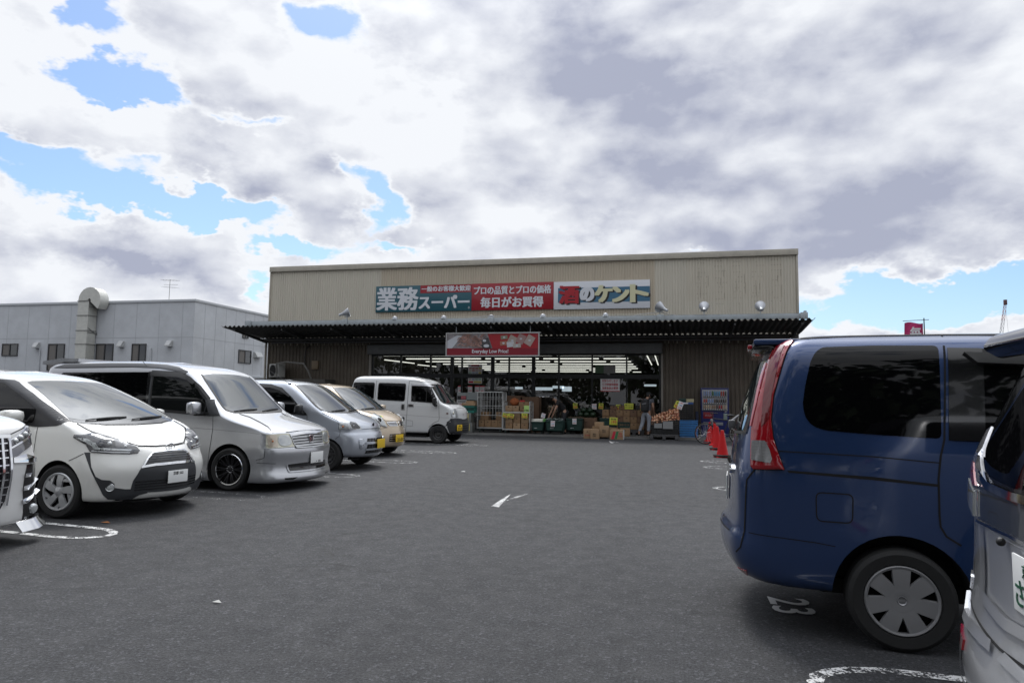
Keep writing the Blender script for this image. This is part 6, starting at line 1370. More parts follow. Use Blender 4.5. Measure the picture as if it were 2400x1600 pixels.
def roll_cage(x0, x1, y0, y1, top, label, bars, low=False):
    t = thing('roll_cage', label, 'trolley', (x0, y0, PZ), 0, 'roll cage trolleys'); w, d, h = x1-x0, y1-y0, top-PZ; r = .016; pz = .15 if not low else .12
    b = MB(); b.rbox((0, 0, pz), (w, d, pz+.04), .008); b.build('platform', STEELW, t)
    for sx in (0, w):
        b = MB(); b.tube([(sx, .0, pz), (sx, 0, h-.04), (sx, .04, h), (sx, d-.04, h), (sx, d, h-.04), (sx, d, pz)], r, 6)
        for k in range(1, bars): b.tube([(sx, d*k/bars, pz), (sx, d*k/bars, h)], r*.5, 5)
        for z in (.35, .62, .85): b.tube([(sx, 0, pz+(h-pz)*z), (sx, d, pz+(h-pz)*z)], r*.5, 5)
        b.build('side_frame', STEELW, t)
    b = MB(); hh = h if not low else h*.66
    b.tube([(0, d, hh), (w, d, hh)], r*.8, 6)
    for k in range(1, 9): b.tube([(w*k/9, d, pz), (w*k/9, d, hh)], r*.5, 5)
    for z in (.3, .55, .8): b.tube([(0, d, pz+(hh-pz)*z), (w, d, pz+(hh-pz)*z)], r*.5, 5)
    b.build('back_frame', STEELW, t)
    if not low:
        b = MB(); b.tube([(0, 0, h), (w, 0, h)], r, 6)
        for k in range(1, 8): b.tube([(w*k/8, 0, pz+(h-pz)*.36), (w*k/8, 0, h)], r*.45, 5)
        for z in (.36, .62, .85): b.tube([(0, 0, pz+(h-pz)*z), (w, 0, pz+(h-pz)*z)], r*.45, 5)
        b.build('front_frame', STEELW, t)
    else:
        b = MB(); b.rbox((0, -.012, pz+(h-pz)*.60), (w, .012, pz+(h-pz)*.64), .004); b.build('front_bar', STEELW, t)
    for sx in (.09, w-.09):
        for sy in (.08, d-.08):
            b = MB(); b.lathe([(0, -.018), (.055, -.018), (.06, 0), (.055, .018), (0, .018)], (sx, sy, .06), 'X', 14); b.box((sx-.025, sy-.02, .06), (sx+.025, sy+.02, pz)); b.build('caster', CASTER, t)
    return t
roll_cage(-7.27, -6.28, 25.50, 26.15, 1.62, 'tall wire roll cage with brown cartons in its bottom half, left of the low trolley', 5)
gl = 'cartons inside the roll cages'
for i, (x, z, w) in enumerate(((-7.12, .27, .20), (-6.87, .27, .25), (-6.60, .27, .25), (-6.38, .27, .17))): carton(x, 25.82, z, w, .5, .27, ['narrow brown carton with a white sticker at the bottom left of the tall roll cage', 'brown carton second from the left on the floor of the tall roll cage', 'brown carton in the middle of the floor of the tall roll cage', 'narrow brown carton at the bottom right corner of the tall roll cage'][i], KRAFT, 0, gl)
carton(-7.02, 25.85, .545, .32, .45, .31, 'larger brown carton stacked on the left side of the tall roll cage', KRAFT, 0, gl); carton(-6.43, 25.85, .545, .26, .45, .31, 'larger brown carton stacked on the right side of the tall roll cage', KRAFT, 0, gl)
roll_cage(-6.20, -5.17, 25.30, 25.95, 1.26, 'low wire trolley stacked with three columns of brown cartons and hung with yellow price cards', 4, True)
for c, x in enumerate((-5.98, -5.68, -5.37)):
    for r_ in range(3): carton(x, 25.58, .235+.225*r_, .27, .42, .22, '%s carton of the %s column on the low trolley' % (('bottom', 'middle', 'top')[r_], ('left', 'middle', 'right')[c]), KRAFT2 if (c+r_) % 2 else KRAFT, RND.uniform(-.03, .03), 'cartons stacked on the low trolley')
for i, (x, y, z, w, h, m) in enumerate(((-6.02, 25.62, .912, .26, .19, KRAFT2), (-5.75, 25.62, .912, .25, .19, KRAFT2), (-5.46, 25.65, .912, .25, .17, KRAFT), (-5.44, 25.72, 1.085, .40, .17, KRAFT))): carton(x, y, z, w, .36, h, ['pale carton lying on top of the left column of the low trolley', 'pale carton on top of the middle column of the low trolley', 'brown carton on top of the right column of the low trolley', 'wide brown carton, highest on the low trolley, under the orange net'][i], m, 0, 'cartons on top of the low trolley')
for i, (x, z, w, h) in enumerate(((-6.03, PZ, .62, 1.42), (-5.42, PZ, .75, 1.38))): carton(x, 26.75, z, w, .5, h, ['tall brown carton stack wrapped up against the glass, behind the left of the low trolley', 'tall brown carton stack against the glass, behind the right of the low trolley'][i], KRAFTD, 0, 'tall cartons against the glass', hole=False)
b = MB(); b.ball((0, 0, .15), .17, (1.1, .8, .9), 14, 9); tag(b.build('onion_net', mat('orange_net', (.35, .10, .03), .8, var=.4, vscale=40), loc=(-5.86, 25.75, 1.10)), 'bulging orange net bag on the cartons at the left of the low trolley', 'net bag')
b = MB(); b.rbox((-.10, -.05, 0), (.10, .05, .06), .02); tag(b.build('red_packet', mat('red_packet', (.40, .01, .015), .5), loc=(-5.52, 25.60, 1.256)), 'red packet on the highest carton of the low trolley', 'packet')
card(-6.12, 25.26, .66, .22, .16, YCARD, 'yellow price card clipped at the left end of the low trolley', YL('98', .22, .16), ry=.25); card(-5.90, 25.26, .65, .22, .16, YCARD, 'yellow price card hanging askew over the left column of cartons', YL('128', .22, .16), ry=.25)
card(-5.36, 25.26, .65, .22, .18, YCARD, 'pale yellow price card over the right column of cartons', YL('158', .22, .18), ry=.05); card(-5.29, 25.30, .83, .20, .29, GCARD, 'light green price card standing at the right end of the low trolley', [('198', 0, .1, .15, .08, INK)])
# teal crate on grey steel boxes
for i, (x, z, h) in enumerate(((-7.50, PZ, .37), (-7.55, PZ+.372, .37))):
    t = thing('steel_bin', ['grey steel recycling bin with a round mark on a yellow sticker, standing on the pavement', 'grey steel recycling bin with a yellow sticker, under the teal crate'][i], 'bin', (x, 25.25, z), 0, 'grey steel bins'); b = MB(); b.rbox((-.20, -.2, 0), (.16, .2, h), .012); b.build('casing', mat('bin_steel', (.20, .21, .20), .4, .6, var=.15), t)
    b = MB(); b.box((-.15, -.206, .08), (.06, -.201, .33)); s_ = b.build('sticker', mat('sticker_yellow', (.55, .47, .12), .6), t); b = MB(); b.lathe([(.055, -.209), (.07, -.209)], (-.045, 0, .23), 'Y', 18); b.build('sticker_ring', INK, s_); b = MB(); b.box((-.1, -.2075, .10), (.01, -.2065, .13)); b.build('sticker_text', INK, s_)
def tote(x, y, z, w, d, h, m, label, group=None, rz=0, slots=True, name='plastic_crate'):
    """open-topped plastic crate with slotted sides"""
    t = thing(name, label, 'crate', (x, y, z), rz, group); b = MB(); q = .015
    b.box((-w/2, -d/2, .001), (w/2, d/2, .015))
    for z0, z1, k in ((.015, h*.30, 0), (h*.72, h, 0)):
        for a, c in (((-w/2, -d/2), (w/2, -d/2+q)), ((-w/2, d/2-q), (w/2, d/2)), ((-w/2, -d/2+q), (-w/2+q, d/2-q)), ((w/2-q, -d/2+q), (w/2, d/2-q))): b.box((*a, z0), (*c, z1))
    n = max(4, int(w/.055)); 
    for i in range(n+1):
        u = -w/2+(w-.012)*i/n; b.box((u, -d/2+.001, h*.30), (u+.014, -d/2+q, h*.72)); b.box((u, d/2-q, h*.30), (u+.014, d/2-.001, h*.72))
    n = max(3, int(d/.06))
    for i in range(n+1):
        u = -d/2+(d-.012)*i/n; b.box((-w/2+.001, u, h*.30), (-w/2+q, u+.012, h*.72)); b.box((w/2-q, u, h*.30), (w/2-.001, u+.012, h*.72))
    b.build('shell', m, t, smooth=0, fix=False); b = MB()
    for a, c in (((-w/2-.012, -d/2-.012), (w/2+.012, -d/2+.004)), ((-w/2-.012, d/2-.004), (w/2+.012, d/2+.012)), ((-w/2-.012, -d/2+.005), (-w/2+.004, d/2-.005)), ((w/2-.004, -d/2+.005), (w/2+.012, d/2-.005))): b.box((*a, h-.025), (*c, h))
    b.build('rim', m, t, smooth=0, fix=False); return t
tote(-7.56, 25.25, .815, .56, .40, .27, CRT, 'teal plastic crate with a folded carton on top, left of the tall roll cage')
carton(-7.52, 25.25, 1.09, .52, .36, .10, 'flattened brown carton lying in the teal crate', KRAFT2, .05, None, hole=False); carton(-7.46, 25.28, 1.192, .34, .28, .07, 'small flat carton, topmost above the teal crate', KRAFT2, -.08, None, hole=False)
# wheeled green bins
def wheel_bin(x, y, w, d, h, label):
    t = thing('wheeled_bin', label, 'bin', (x, y, PZ), 0, 'dark green produce bins'); b = MB()
    b.prism([(-w/2+.03, .10), (w/2-.03, .10), (w/2, h), (w/2-.02, h), (w/2-.05, .14), (-w/2+.05, .14), (-w/2+.02, h), (-w/2, h)], -d/2, d/2, 'Y')
    b.box((-w/2+.03, -d/2, .10), (w/2-.03, -d/2+.015, h-.01)); b.box((-w/2+.03, d/2-.015, .10), (w/2-.03, d/2, h-.01)); b.build('tub', BIN, t)
    b = MB(); b.rbox((-w/2-.01, -d/2-.02, h-.05), (w/2+.01, -d/2+.002, h+.01), .008); b.box((-w/2+.05, -d/2-.004, h*.52), (w/2-.05, -d/2, h*.535)); b.build('rim', BIN, t)
    b = MB(); b.box((-w*.25, -d/2-.003, .22), (-w*.05, -d/2-.001, .232)); b.build('stripe', WCARD, t)
    for sx in (-w/2+.09, w/2-.09):
        for sy in (-d/2+.08, d/2-.08): b = MB(); b.lathe([(0, -.015), (.05, -.015), (.05, .015), (0, .015)], (sx, sy, .05), 'X', 12); b.box((sx-.02, sy-.02, .05), (sx+.02, sy+.02, .11)); b.build('caster', CASTER, t)
    return t
wheel_bin(-4.84, 25.42, .46, .5, .45, 'narrow dark green wheeled bin piled with white radishes'); wheel_bin(-4.20, 25.45, .66, .55, .50, 'dark green wheeled bin full of bagged vegetables, in front of the bending person'); wheel_bin(-3.55, 26.15, .62, .55, .58, 'dark green wheeled bin set furthest back, below the dark green melons')
DAI = mat('radish_white', (.58, .57, .50), .5); DAIG = mat('radish_green', (.10, .28, .06), .6)
for i in range(6):
    t = thing('white_radish', 'long white radish lying on the narrow green bin', 'vegetable', (-4.86+.02*(i % 3), 25.26+.07*(i % 3)+.03*(i//3), .545+.055*(i//3)), 0, 'white radishes on the narrow bin'); b = MB(); b.tube([(-.24, 0, 0), (-.15, 0, 0), (.1, 0, .005), (.2, 0, 0)], [.008, .03, .036, .028], 8); b.build('root', DAI, t); b = MB(); b.tube([(.2, 0, 0), (.27, .01, .01)], [.02, .03], 6); b.build('leaves', DAIG, t)
b = MB(); rr = random.Random(21)
for i in range(60): leaf = Vector((rr.uniform(-.3, .3), rr.uniform(-.22, .22), rr.uniform(0, .10))); b.ball(leaf, rr.uniform(.03, .06), (1, .7, .5), 6, 4)
tag(b.build('bagged_vegetables', mat('veg_bags', (.10, .13, .12), .25, 0, .4, var=.7, vscale=14), loc=(-4.20, 25.45, .55)), 'heap of bagged leafy vegetables in the bin before the bending person', 'vegetables', kind='stuff')
b = MB()
for i in range(50): b.ball((rr.uniform(-.28, .28), rr.uniform(-.22, .22), rr.uniform(0, .08)), rr.uniform(.03, .05), (1, .8, .6), 6, 4)
tag(b.build('root_vegetables', mat('roots', (.10, .075, .05), .8, var=.5, vscale=12), loc=(-3.55, 26.15, .63)), 'heap of brownish root vegetables in the furthest green bin', 'vegetables', kind='stuff')
MEL = mat('melon_green', (.012, .035, .014), .4, var=.5, vscale=9)
for i, (x, y, z) in enumerate(((-3.42, 26.62, .80), (-3.18, 26.6, .80), (-2.94, 26.62, .80), (-3.30, 26.6, .96), (-3.05, 26.62, .96))):
    b = MB(); b.ball((0, 0, 0), .115, (1.05, 1, .95), 14, 9); tag(b.build('melon', MEL, loc=(x, y, z)), 'dark green melon piled in front of the glass beside the furthest bin' if i < 3 else 'dark green melon on top of the melon pile', 'melon', 'melons before the glass')
carton(-3.18, 26.66, PZ, .8, .4, .61, 'brown carton base under the melon pile', KRAFTD, 0, None)
card(-4.26, 25.14, .36, .155, .21, WCARD, 'white price card with red heading on the bin before the bending person', WL('98', .155, .21)); card(-3.55, 25.84, .44, .155, .21, WCARD, 'white price card on the furthest dark green bin', WL('128', .155, .21)); card(-4.72, 25.55, .66, .15, .18, WCARD, 'white price card tilted over the radishes', WL('78', .15, .18), ry=.25)
for i, (x, z, m, w, h) in enumerate(((-3.66, 1.02, YCARD, .17, .21), (-2.92, 1.0, WCARD, .18, .22), (-2.66, 1.02, YCARD, .18, .22), (-1.98, .98, YCARD, .17, .22))): card(x, 26.9, z, w, h, m, ['yellow price card on the glass left of the melons', 'white price card on the glass above the melons', 'yellow price card on the glass right of the white card', 'yellow price card just left of the small grey box on the cartons'][i], YL('88', w, h) if m is YCARD else WL('398', w, h), ry=.05*(i % 3-1))
# cartons by the kerb
def kx(*a, **k): return carton(*a, **k)
kx(-2.88, 24.45, 0, .27, .34, .34, 'brown carton with red print, leftmost on the asphalt by the kerb', KRAFT2, .02, 'cartons on the asphalt by the kerb', [('玉ねぎ', 0, .12, .18, .05, REDINK)])
kx(-2.60, 24.28, 0, .29, .30, .335, 'brown carton with black print, nearest of the cartons by the kerb', KRAFT2, -.02, 'cartons on the asphalt by the kerb', [('MILK', .0, .17, .11, .045, INK), ('PACK', 0, .11, .11, .045, INK)], hole=False)
kx(-2.32, 24.72, .05, .33, .33, .40, 'tall brown carton with black print, right of the nearest carton', KRAFT2, .03, 'cartons on the asphalt by the kerb', [('MILK', .0, .24, .12, .045, INK), ('PACK', 0, .18, .12, .045, INK)], hole=False)
kx(-2.58, 24.83, 0, .34, .28, .42, 'brown carton half hidden behind the nearest carton', KRAFT, 0, 'cartons on the asphalt by the kerb'); kx(-2.52, 24.95, .422, .32, .28, .15, 'flat brown carton, topmost of the group by the kerb', KRAFT2, 0, 'cartons on the asphalt by the kerb', hole=False)
t = kx(-1.84, 24.32, 0, .46, .40, .34, 'wide carton with slanted red and green stripes on the asphalt', KRAFT2, -.04, 'cartons on the asphalt by the kerb', [('玉葱', .14, .21, .11, .05, REDINK), ('北見産', .13, .13, .16, .05, REDINK)], hole=False)
b = MB(); b.prism([(-.18, .02), (-.08, .02), (-.02, .28), (-.10, .28)], -.204, -.201, 'Y'); b.build('red_stripe', REDINK, t); b = MB(); b.prism([(-.06, .02), (.02, .02), (.08, .28), (.0, .28)], -.204, -.201, 'Y'); b.build('green_stripe', mat('green_print', (.03, .15, .06), .6), t); b = MB(); b.box((.232, -.19, .0), (.236, .19, .33)); b.build('white_side', WCARD, t)
for i, (x, y) in enumerate(((-2.0, 25.25), (-1.62, 25.22))): carton(x, y, PZ, .36, .35, .30, ['brown carton under the dark green tub, its left supporter', 'brown carton under the dark green tub, its right supporter'][i], KRAFT, 0, 'cartons under the green tub')
tote(-1.66, 25.22, .375, .42, .34, .20, BIN, 'small dark green tub on two cartons behind the striped carton', slots=False)
wheel_bin(-2.25, 25.75, .62, .5, .62, 'dark green wheeled bin with a yellow price card, behind the kerb cartons'); card(-2.06, 25.46, .46, .29, .27, YCARD, 'large yellow price card on the bin behind the kerb cartons', [('199', .02, .11, .18, .11, REDINK), ('特価', 0, .21, .2, .07, INK)], ry=.04)
# wall of cartons against the glass
for r_ in range(3):
    for k in range(6):
        x = -2.42+.262*k; carton(x, 26.55+.02*((k+r_) % 2), PZ+.20+.245*r_, .25, .42, .24, ['brown carton in the lowest row of the carton wall against the glass', 'brown carton in the middle row of the carton wall against the glass', 'brown carton in the top row of the carton wall against the glass'][r_], KRAFT if (k+r_) % 3 else KRAFTD, RND.uniform(-.02, .02), ['lowest row of the carton wall', 'middle row of the carton wall', 'top row of the carton wall'][r_])
b = MB(); 
for k in range(6): b.box((-.80+.29*k, -.25, 0), (-.68+.29*k, .25, .09))
b.box((-.80, -.25, .09), (.79, .25, .12)); b.box((-.80, -.25, .12), (.79, -.2, .198)); b.box((-.80, .2, .12), (.79, .25, .198)); tag(b.build('pallet', mat('pallet_grey', (.055, .055, .058), .6), loc=(-1.77, 26.5, PZ)), 'grey pallet under the carton wall against the glass', 'pallet')
carton(-1.82, 26.5, 1.01, .22, .22, .15, 'small grey-brown box on the carton wall left of the yellow card', KRAFTD, 0, None); carton(-2.12, 26.5, 1.01, .25, .25, .13, 'dark open carton on the left end of the carton wall', KRAFTD, 0, None)
card(-1.55, 26.4, 1.03, .34, .22, YCARD, 'wide yellow price card on top of the carton wall', [('国産 じゃが芋', 0, .16, .28, .05, INK), ('1ケース 980', 0, .08, .28, .06, INK)]); card(-1.06, 26.45, 1.0, .14, .24, YCARD, 'narrow yellow price card behind the standing person', YL('78', .14, .24))
for k in range(2): carton(-.82, 26.9, PZ+.62*k, .42, .3, .60, ['tall brown carton against the glass behind the standing person, lower one', 'tall brown carton against the glass behind the standing person, upper one'][k], KRAFTD, 0, 'tall cartons by the door jamb')
# onion stall
pt = thing('pallet', 'dark grey plastic pallet under the onion cage', 'pallet', (-.20, 24.72, 0)); b = MB()
for x in (-.45, -.03, .39): b.rbox((x-.055, -.42, .0), (x+.055, .42, .17), .01)
b.rbox((-.5, -.42, .172), (.45, .42, .20), .008); b.box((-.5, -.42, .0), (.45, -.38, .03)); b.box((-.5, .38, .0), (.45, .42, .03)); b.build('deck', mat('pallet_grey', (.055, .055, .058), .6), pt)
def mesh_panel(b, p0, p1, z0, z1a, z1b, n, m, t=.010):
    """wire-like plastic lattice between two ground points, top edge from z1a to z1b"""
    p0, p1 = Vector(p0), Vector(p1)
    for i in range(n+1):
        p = p0.lerp(p1, i/n); b.tube([p+Vector((0, 0, z0)), p+Vector((0, 0, lerp(z1a, z1b, i/n)))], t, 4)
    for j in range(m+1): b.tube([p0+Vector((0, 0, lerp(z0, z1a, j/m))), p1+Vector((0, 0, lerp(z0, z1b, j/m)))], t, 4)
cg = thing('onion_cage', 'black plastic lattice cage heaped with onions', 'cage', (-.20, 24.72, .20))
b = MB(); mesh_panel(b, (-.47, -.38, 0), (.47, -.38, 0), 0, .44, .50, 17, 7); b.build('front_panel', CRB, cg, fix=False); b = MB(); mesh_panel(b, (-.47, .38, 0), (.47, .38, 0), 0, .62, .92, 14, 9); b.build('back_panel', CRB, cg, fix=False)
b = MB(); mesh_panel(b, (-.47, -.38, 0), (-.47, .38, 0), 0, .44, .62, 12, 7); b.build('side_panel', CRB, cg, fix=False); b = MB(); mesh_panel(b, (.47, -.38, 0), (.47, .38, 0), 0, .50, .92, 12, 8); b.build('side_panel', CRB, cg, fix=False)
b = MB(); b.box((-.45, -.36, 0), (.45, .36, .30)); b.build('inner_tray', CRB, cg); b = MB(); b.box((-.36, -.40, .22), (-.10, -.392, .38)); b.build('grey_flap', mat('flap_grey', (.22, .225, .225), .5), cg); b = MB(); b.box((-.07, -.40, .20), (.27, -.392, .46)); b.build('grey_flap', mat('flap_grey', (.22, .225, .225), .5), cg)
ON = [mat('onion_skin_%d' % i, c, .4, var=.4, vscale=20) for i, c in enumerate(((.36, .15, .07), (.42, .21, .11), (.30, .11, .06), (.46, .27, .17)))]
ob = MB(); ob.lathe([(0, -.040), (.020, -.038), (.042, -.018), (.046, .0), (.038, .022), (.016, .036), (.006, .046), (.004, .062)], n=10); om = [];
for m in ON:
    me = ob.mesh('onion'); me.materials.append(m); finish(me, 60); om.append(me)
rr = random.Random(17)
for iy in range(8):
    for ix in range(11):
        for iz in range(2):
            if iz and rr.random() < .35: continue
            u, v = ix/10, iy/7; z = .33+.16*u+(.18+.26*u)*v*(1.05-.25*v)+.10*sin(pi*u)*sin(pi*min(1, v*1.1+.1)) + .062*iz - .03
            o = bpy.data.objects.new('onion', rr.choice(om)); COL.objects.link(o); o.location = (-.20-.43+.86*u+rr.uniform(-.02, .02), 24.72-.34+.68*v+rr.uniform(-.02, .02), .20+z+.06); o.rotation_euler = (rr.uniform(-1.2, 1.2), rr.uniform(-1.2, 1.2), rr.uniform(0, 6)); k = rr.uniform(.9, 1.2); o.scale = (k,)*3
            tag(o, 'brown onion in the heap on the black lattice cage', 'onion', 'onions heaped on the cage')
card(.16, 24.95, 1.12, .16, .26, YCARD, 'folded yellow price card sticking out of the onions', YL('98', .16, .26), ry=.5); card(.29, 24.9, 1.08, .17, .27, WCARD, 'white price card leaning at the right end of the onions', WL('148', .17, .27), ry=.35)
# crate stacks
gB = 'flat black crates in the stack'
for k in range(8): tote(.56, 25.95, PZ+.602+.072*k, .48, .40, .068, CRB, 'flat black crate in the stack on top of the blue crates', gB, RND.uniform(-.02, .02))
gb = 'blue crates at the bottom of the stack'
for k in range(7): tote(.63, 25.92, PZ+.086*k, .62, .46, .082, CRBL, 'flat light blue crate at the bottom of the stack beside the vending machine', gb, RND.uniform(-.015, .015))
t = thing('blue_tray', 'shallow blue tray with a white label on the black crates', 'tray', (.56, 25.95, PZ+1.18)); b = MB(); b.rbox((-.24, -.2, 0), (.24, .2, .07), .01); b.build('tray', mat('tray_blue', (.03, .08, .25), .5), t); b = MB(); b.box((-.16, -.204, .015), (.06, -.201, .06)); b.build('label_sheet', WCARD, t)
carton(.42, 25.95, PZ+1.252, .24, .3, .14, 'dark green box on the left of the blue tray', BIN, 0, None, hole=False); carton(.69, 25.95, PZ+1.252, .27, .3, .12, 'cream box on the right of the blue tray', mat('cream_box', (.36, .33, .20), .6), 0, None, hole=False)
b = MB(); b.rbox((-.05, -.25, 0), (.05, .25, .92), .01); tag(b.build('folded_net', mat('net_navy', (.012, .018, .045), .8), loc=(.94, 26.3, PZ)), 'dark navy folded panel between the crate stack and the vending machine', 'panel')
# posters on the glass
def poster(x, z, w, h, label, cols, y=FY-.012, name='poster'):
    t = thing(name, label, 'poster', (x, y, z), 0); b = MB(); b.rbox((-w/2, -.004, 0), (w/2, .0, h), .002); b.build('sheet', WCARD, t)
    for i, (nm, x0, z0, x1, z1, m) in enumerate(cols):
        b = MB(); b.box((-w/2+x0*w, -.0062-.0004*i, z0*h), (-w/2+x1*w, -.0046-.0002*i, z1*h)); b.build(nm, m, t)
    return t
rr = random.Random(9); cs = [('heading', .22, .89, .8, .98, mat('poster_pink', (.50, .12, .14), .6))]; PC = [mat('poster_c%d' % i, c, .6) for i, c in enumerate(((.50, .42, .12), (.45, .2, .18), (.25, .38, .30), (.48, .40, .35), (.30, .33, .42)))]
for r_ in range(6):
    for k in range(4): cs.append(('picture', .05+.235*k, .17+.115*r_, .05+.235*k+.2, .17+.115*r_+.085, rr.choice(PC)))
cs += [('footer', .42, .03, .96, .13, PC[0]), ('footer', .04, .03, .38, .13, REDINK)]
t = poster(-7.89, 1.98, .60, .80, 'large flyer with rows of coloured product pictures on the shop glass', cs); me = fit_text('大特価チラシ', .34, .06, bold=.01); o = link('lettering', me, REDINK, t); o.location = (0.01, -.02, .745); o.rotation_euler = (pi/2, 0, 0)
t = poster(-2.33, 1.71, .76, .54, 'white poster with three lines of red characters on the shop glass', [('bar', 0, .0, 1, .05, REDINK), ('bar', 0, .95, 1, 1, REDINK)])
for i, s_ in enumerate(('お知らせします', '毎日特価市開催', '当店全品お買得')): me = fit_text(s_, .62, .11, bold=.018, extrude=.0005); o = link('lettering', me, REDINK, t); o.location = (0, -.009, .42-.145*i); o.rotation_euler = (pi/2, 0, 0)
t = poster(-2.52, 2.42, .80, .34, 'dull green and grey notice on the upper glass above the red lettered poster', [('green_half', .0, .0, .42, 1, mat('poster_green', (.03, .07, .03), .6)), ('grey_half', .42, 0, 1, 1, mat('poster_grey', (.14, .14, .13), .6))])
for i, x in enumerate((-8.52, -8.09, -7.79, -7.57)):
    t = poster(x, 1.60, .19, .29, ['small price sheet with red top, furthest left of the four on the glass', 'small price sheet with red top, second of the four from the left', 'small price sheet with red top, third of the four from the left', 'small price sheet with red top, nearest the tall roll cage'][i], [('red_top', 0, .84, 1, 1, REDINK)], name='price_sheet'); t['group'] = 'small price sheets on the glass'
    for s_, v, tw, th, im in (('ポイント', .175, .15, .045, INK), ('380', .085, .15, .06, REDINK)): me = fit_text(s_, tw, th, bold=.02, extrude=.0005); o = link('lettering', me, im, t); o.location = (0, -.006, v); o.rotation_euler = (pi/2, 0, 0)
for i, (x, z, w, h, l) in enumerate(((-8.42, 1.27, .42, .33, 'pale grey board fixed low on the shop front, left one'), (-7.98, 1.30, .44, .32, 'pale grey board fixed low on the shop front, right one'))):
    b = MB(); b.rbox((-w/2, -.02, 0), (w/2, 0, h), .004); tag(b.build('notice_board', mat('board_grey', (.34, .37, .37), .5), loc=(x, FY-.06, z)), l, 'board')
t = poster(-8.42, 1.02, .42, .46, 'black, white and red notice partly hidden by the white van', [('black_block', .02, .62, .98, .98, SBLK), ('red_block', .42, .68, .92, .96, mat('poster_pink', (.50, .12, .14), .6)), ('red_foot', .1, .02, .98, .24, mat('poster_pink', (.50, .12, .14), .6))], FY-.085)
for s_, v, im in (('分別回収', .21, INK), ('リサイクル', .06, WCARD)): me = fit_text(s_, .34, .08, bold=.012, extrude=.0005); o = link('lettering', me, im, t); o.location = (0, -.010, v); o.rotation_euler = (pi/2, 0, 0)
# vending machine
vm = thing('vending_machine', 'blue drinks vending machine with three lit rows of samples, against the brown wall', 'vending machine', (1.60, 26.48, .05)); VB = mat('vending_blue', (.010, .017, .115), .4, 0, .3)
b = MB(); b.rbox((-.50, 0, .08), (.50, .68, 1.82), .015); b.box((-.48, .03, 0), (.48, .65, .08)); b.build('cabinet', VB, vm)
b = MB(); b.rbox((-.455, -.012, .98), (.445, .002, 1.745), .008); b.build('display', mat('display_white', (.30, .31, .33), .4, emit=.05), vm)
CANS = [mat('can_%d' % i, c, .4, .2) for i, c in enumerate(((.20, .26, .42), (.28, .32, .48), (.05, .22, .40), (.05, .15, .05), (.35, .05, .04), (.03, .02, .02), (.10, .07, .05), (.30, .20, .13), (.45, .35, .25), (.30, .03, .03)))]
rows = [[0, 0, 1, 0, 3, 2, 2, 2, 4, 4, 5], [4, 4, 0, 1, 0, 6, 5, 6, 5, 5, 6], [7, 8, 8, 8, 7, 7, 6, 9, 9, 8, 8]]
for r_, (z, h) in enumerate(((1.52, .185), (1.27, .14), (1.045, .14))):
    for k in range(11): b = MB(); q = .026 if r_ else .024; b.lathe([(0, 0), (q, 0), (q, h*.75), (q*.55, h), (0, h)], (-.385+.077*k, -.045, z), 'Z', 10); b.build('drink_sample', CANS[rows[r_][k]], vm)
    b = MB(); b.rbox((-.42, -.075, z-.045), (.42, -.013, z-.002), .004); sh = b.build('sample_shelf', mat('shelf_dark', (.06, .06, .07), .5), vm)
    for k in range(11): b = MB(); b.rbox((-.405+.077*k, -.082, z-.035), (-.365+.077*k, -.074, z-.012), .003); b.build('button', WCARD, sh)
b = MB(); b.rbox((-.42, -.008, .68), (-.06, .002, .92), .004); lb = b.build('red_label', mat('label_red', (.22, .012, .02), .4), vm); me = fit_text('おいしい', .22, .07, bold=.02, extrude=.0005); o = link('lettering', me, mat('label_pale', (.5, .35, .36), .5), lb); o.location = (-.24, -.010, .80); o.rotation_euler = (pi/2, 0, 0)
b = MB(); b.rbox((.30, -.012, .62), (.43, .002, .88), .004); b.build('payment_panel', mat('pay_grey', (.22, .27, .25), .4), vm); b = MB(); b.rbox((.32, -.02, .93), (.42, .002, .955), .004); b.build('coin_slot', CHROME, vm); b = MB(); b.rbox((-.42, -.01, .44), (.28, .004, .55), .008); b.build('dispensing_flap', mat('flap_pale', (.20, .21, .23), .4), vm)
# cones
CONE = mat('cone_red', (.46, .006, .008), .5, 0, 0, .3)
def cone(x, y, label, wt=True):
    t = thing('traffic_cone', label, 'traffic cone', (x, y, 0), RND.uniform(-.3, .3), 'red traffic cones beside the blue minivan'); t.scale = (.93,)*3; b = MB(); b.lathe([(.165, .03), (.15, .045), (.045, .66), (.04, .70), (.025, .705), (.02, .70)], n=24); b.build('cone_body', CONE, t); b = MB(); b.rbox((-.19, -.19, 0), (.19, .19, .03), .012); b.build('base', CONE, t)
    if wt: b = MB(); b.lathe([(.16, .032), (.235, .032), (.24, .05), (.225, .075), (.17, .075), (.158, .06)], n=24); b.build('weight_ring', RUBBER, t)
cone(1.22, 17.5, 'red traffic cone with a black weight ring, nearest of the row'); cone(1.27, 20.2, 'red traffic cone with a black weight ring, middle of the front three'); cone(1.34, 22.3, 'red traffic cone, furthest of the front three and overlapping the bicycle', False); cone(1.30, 24.45, 'red traffic cone behind the bicycle wheel, left of the far pair', False); cone(1.46, 24.45, 'red traffic cone behind the bicycle wheel, right of the far pair', False)
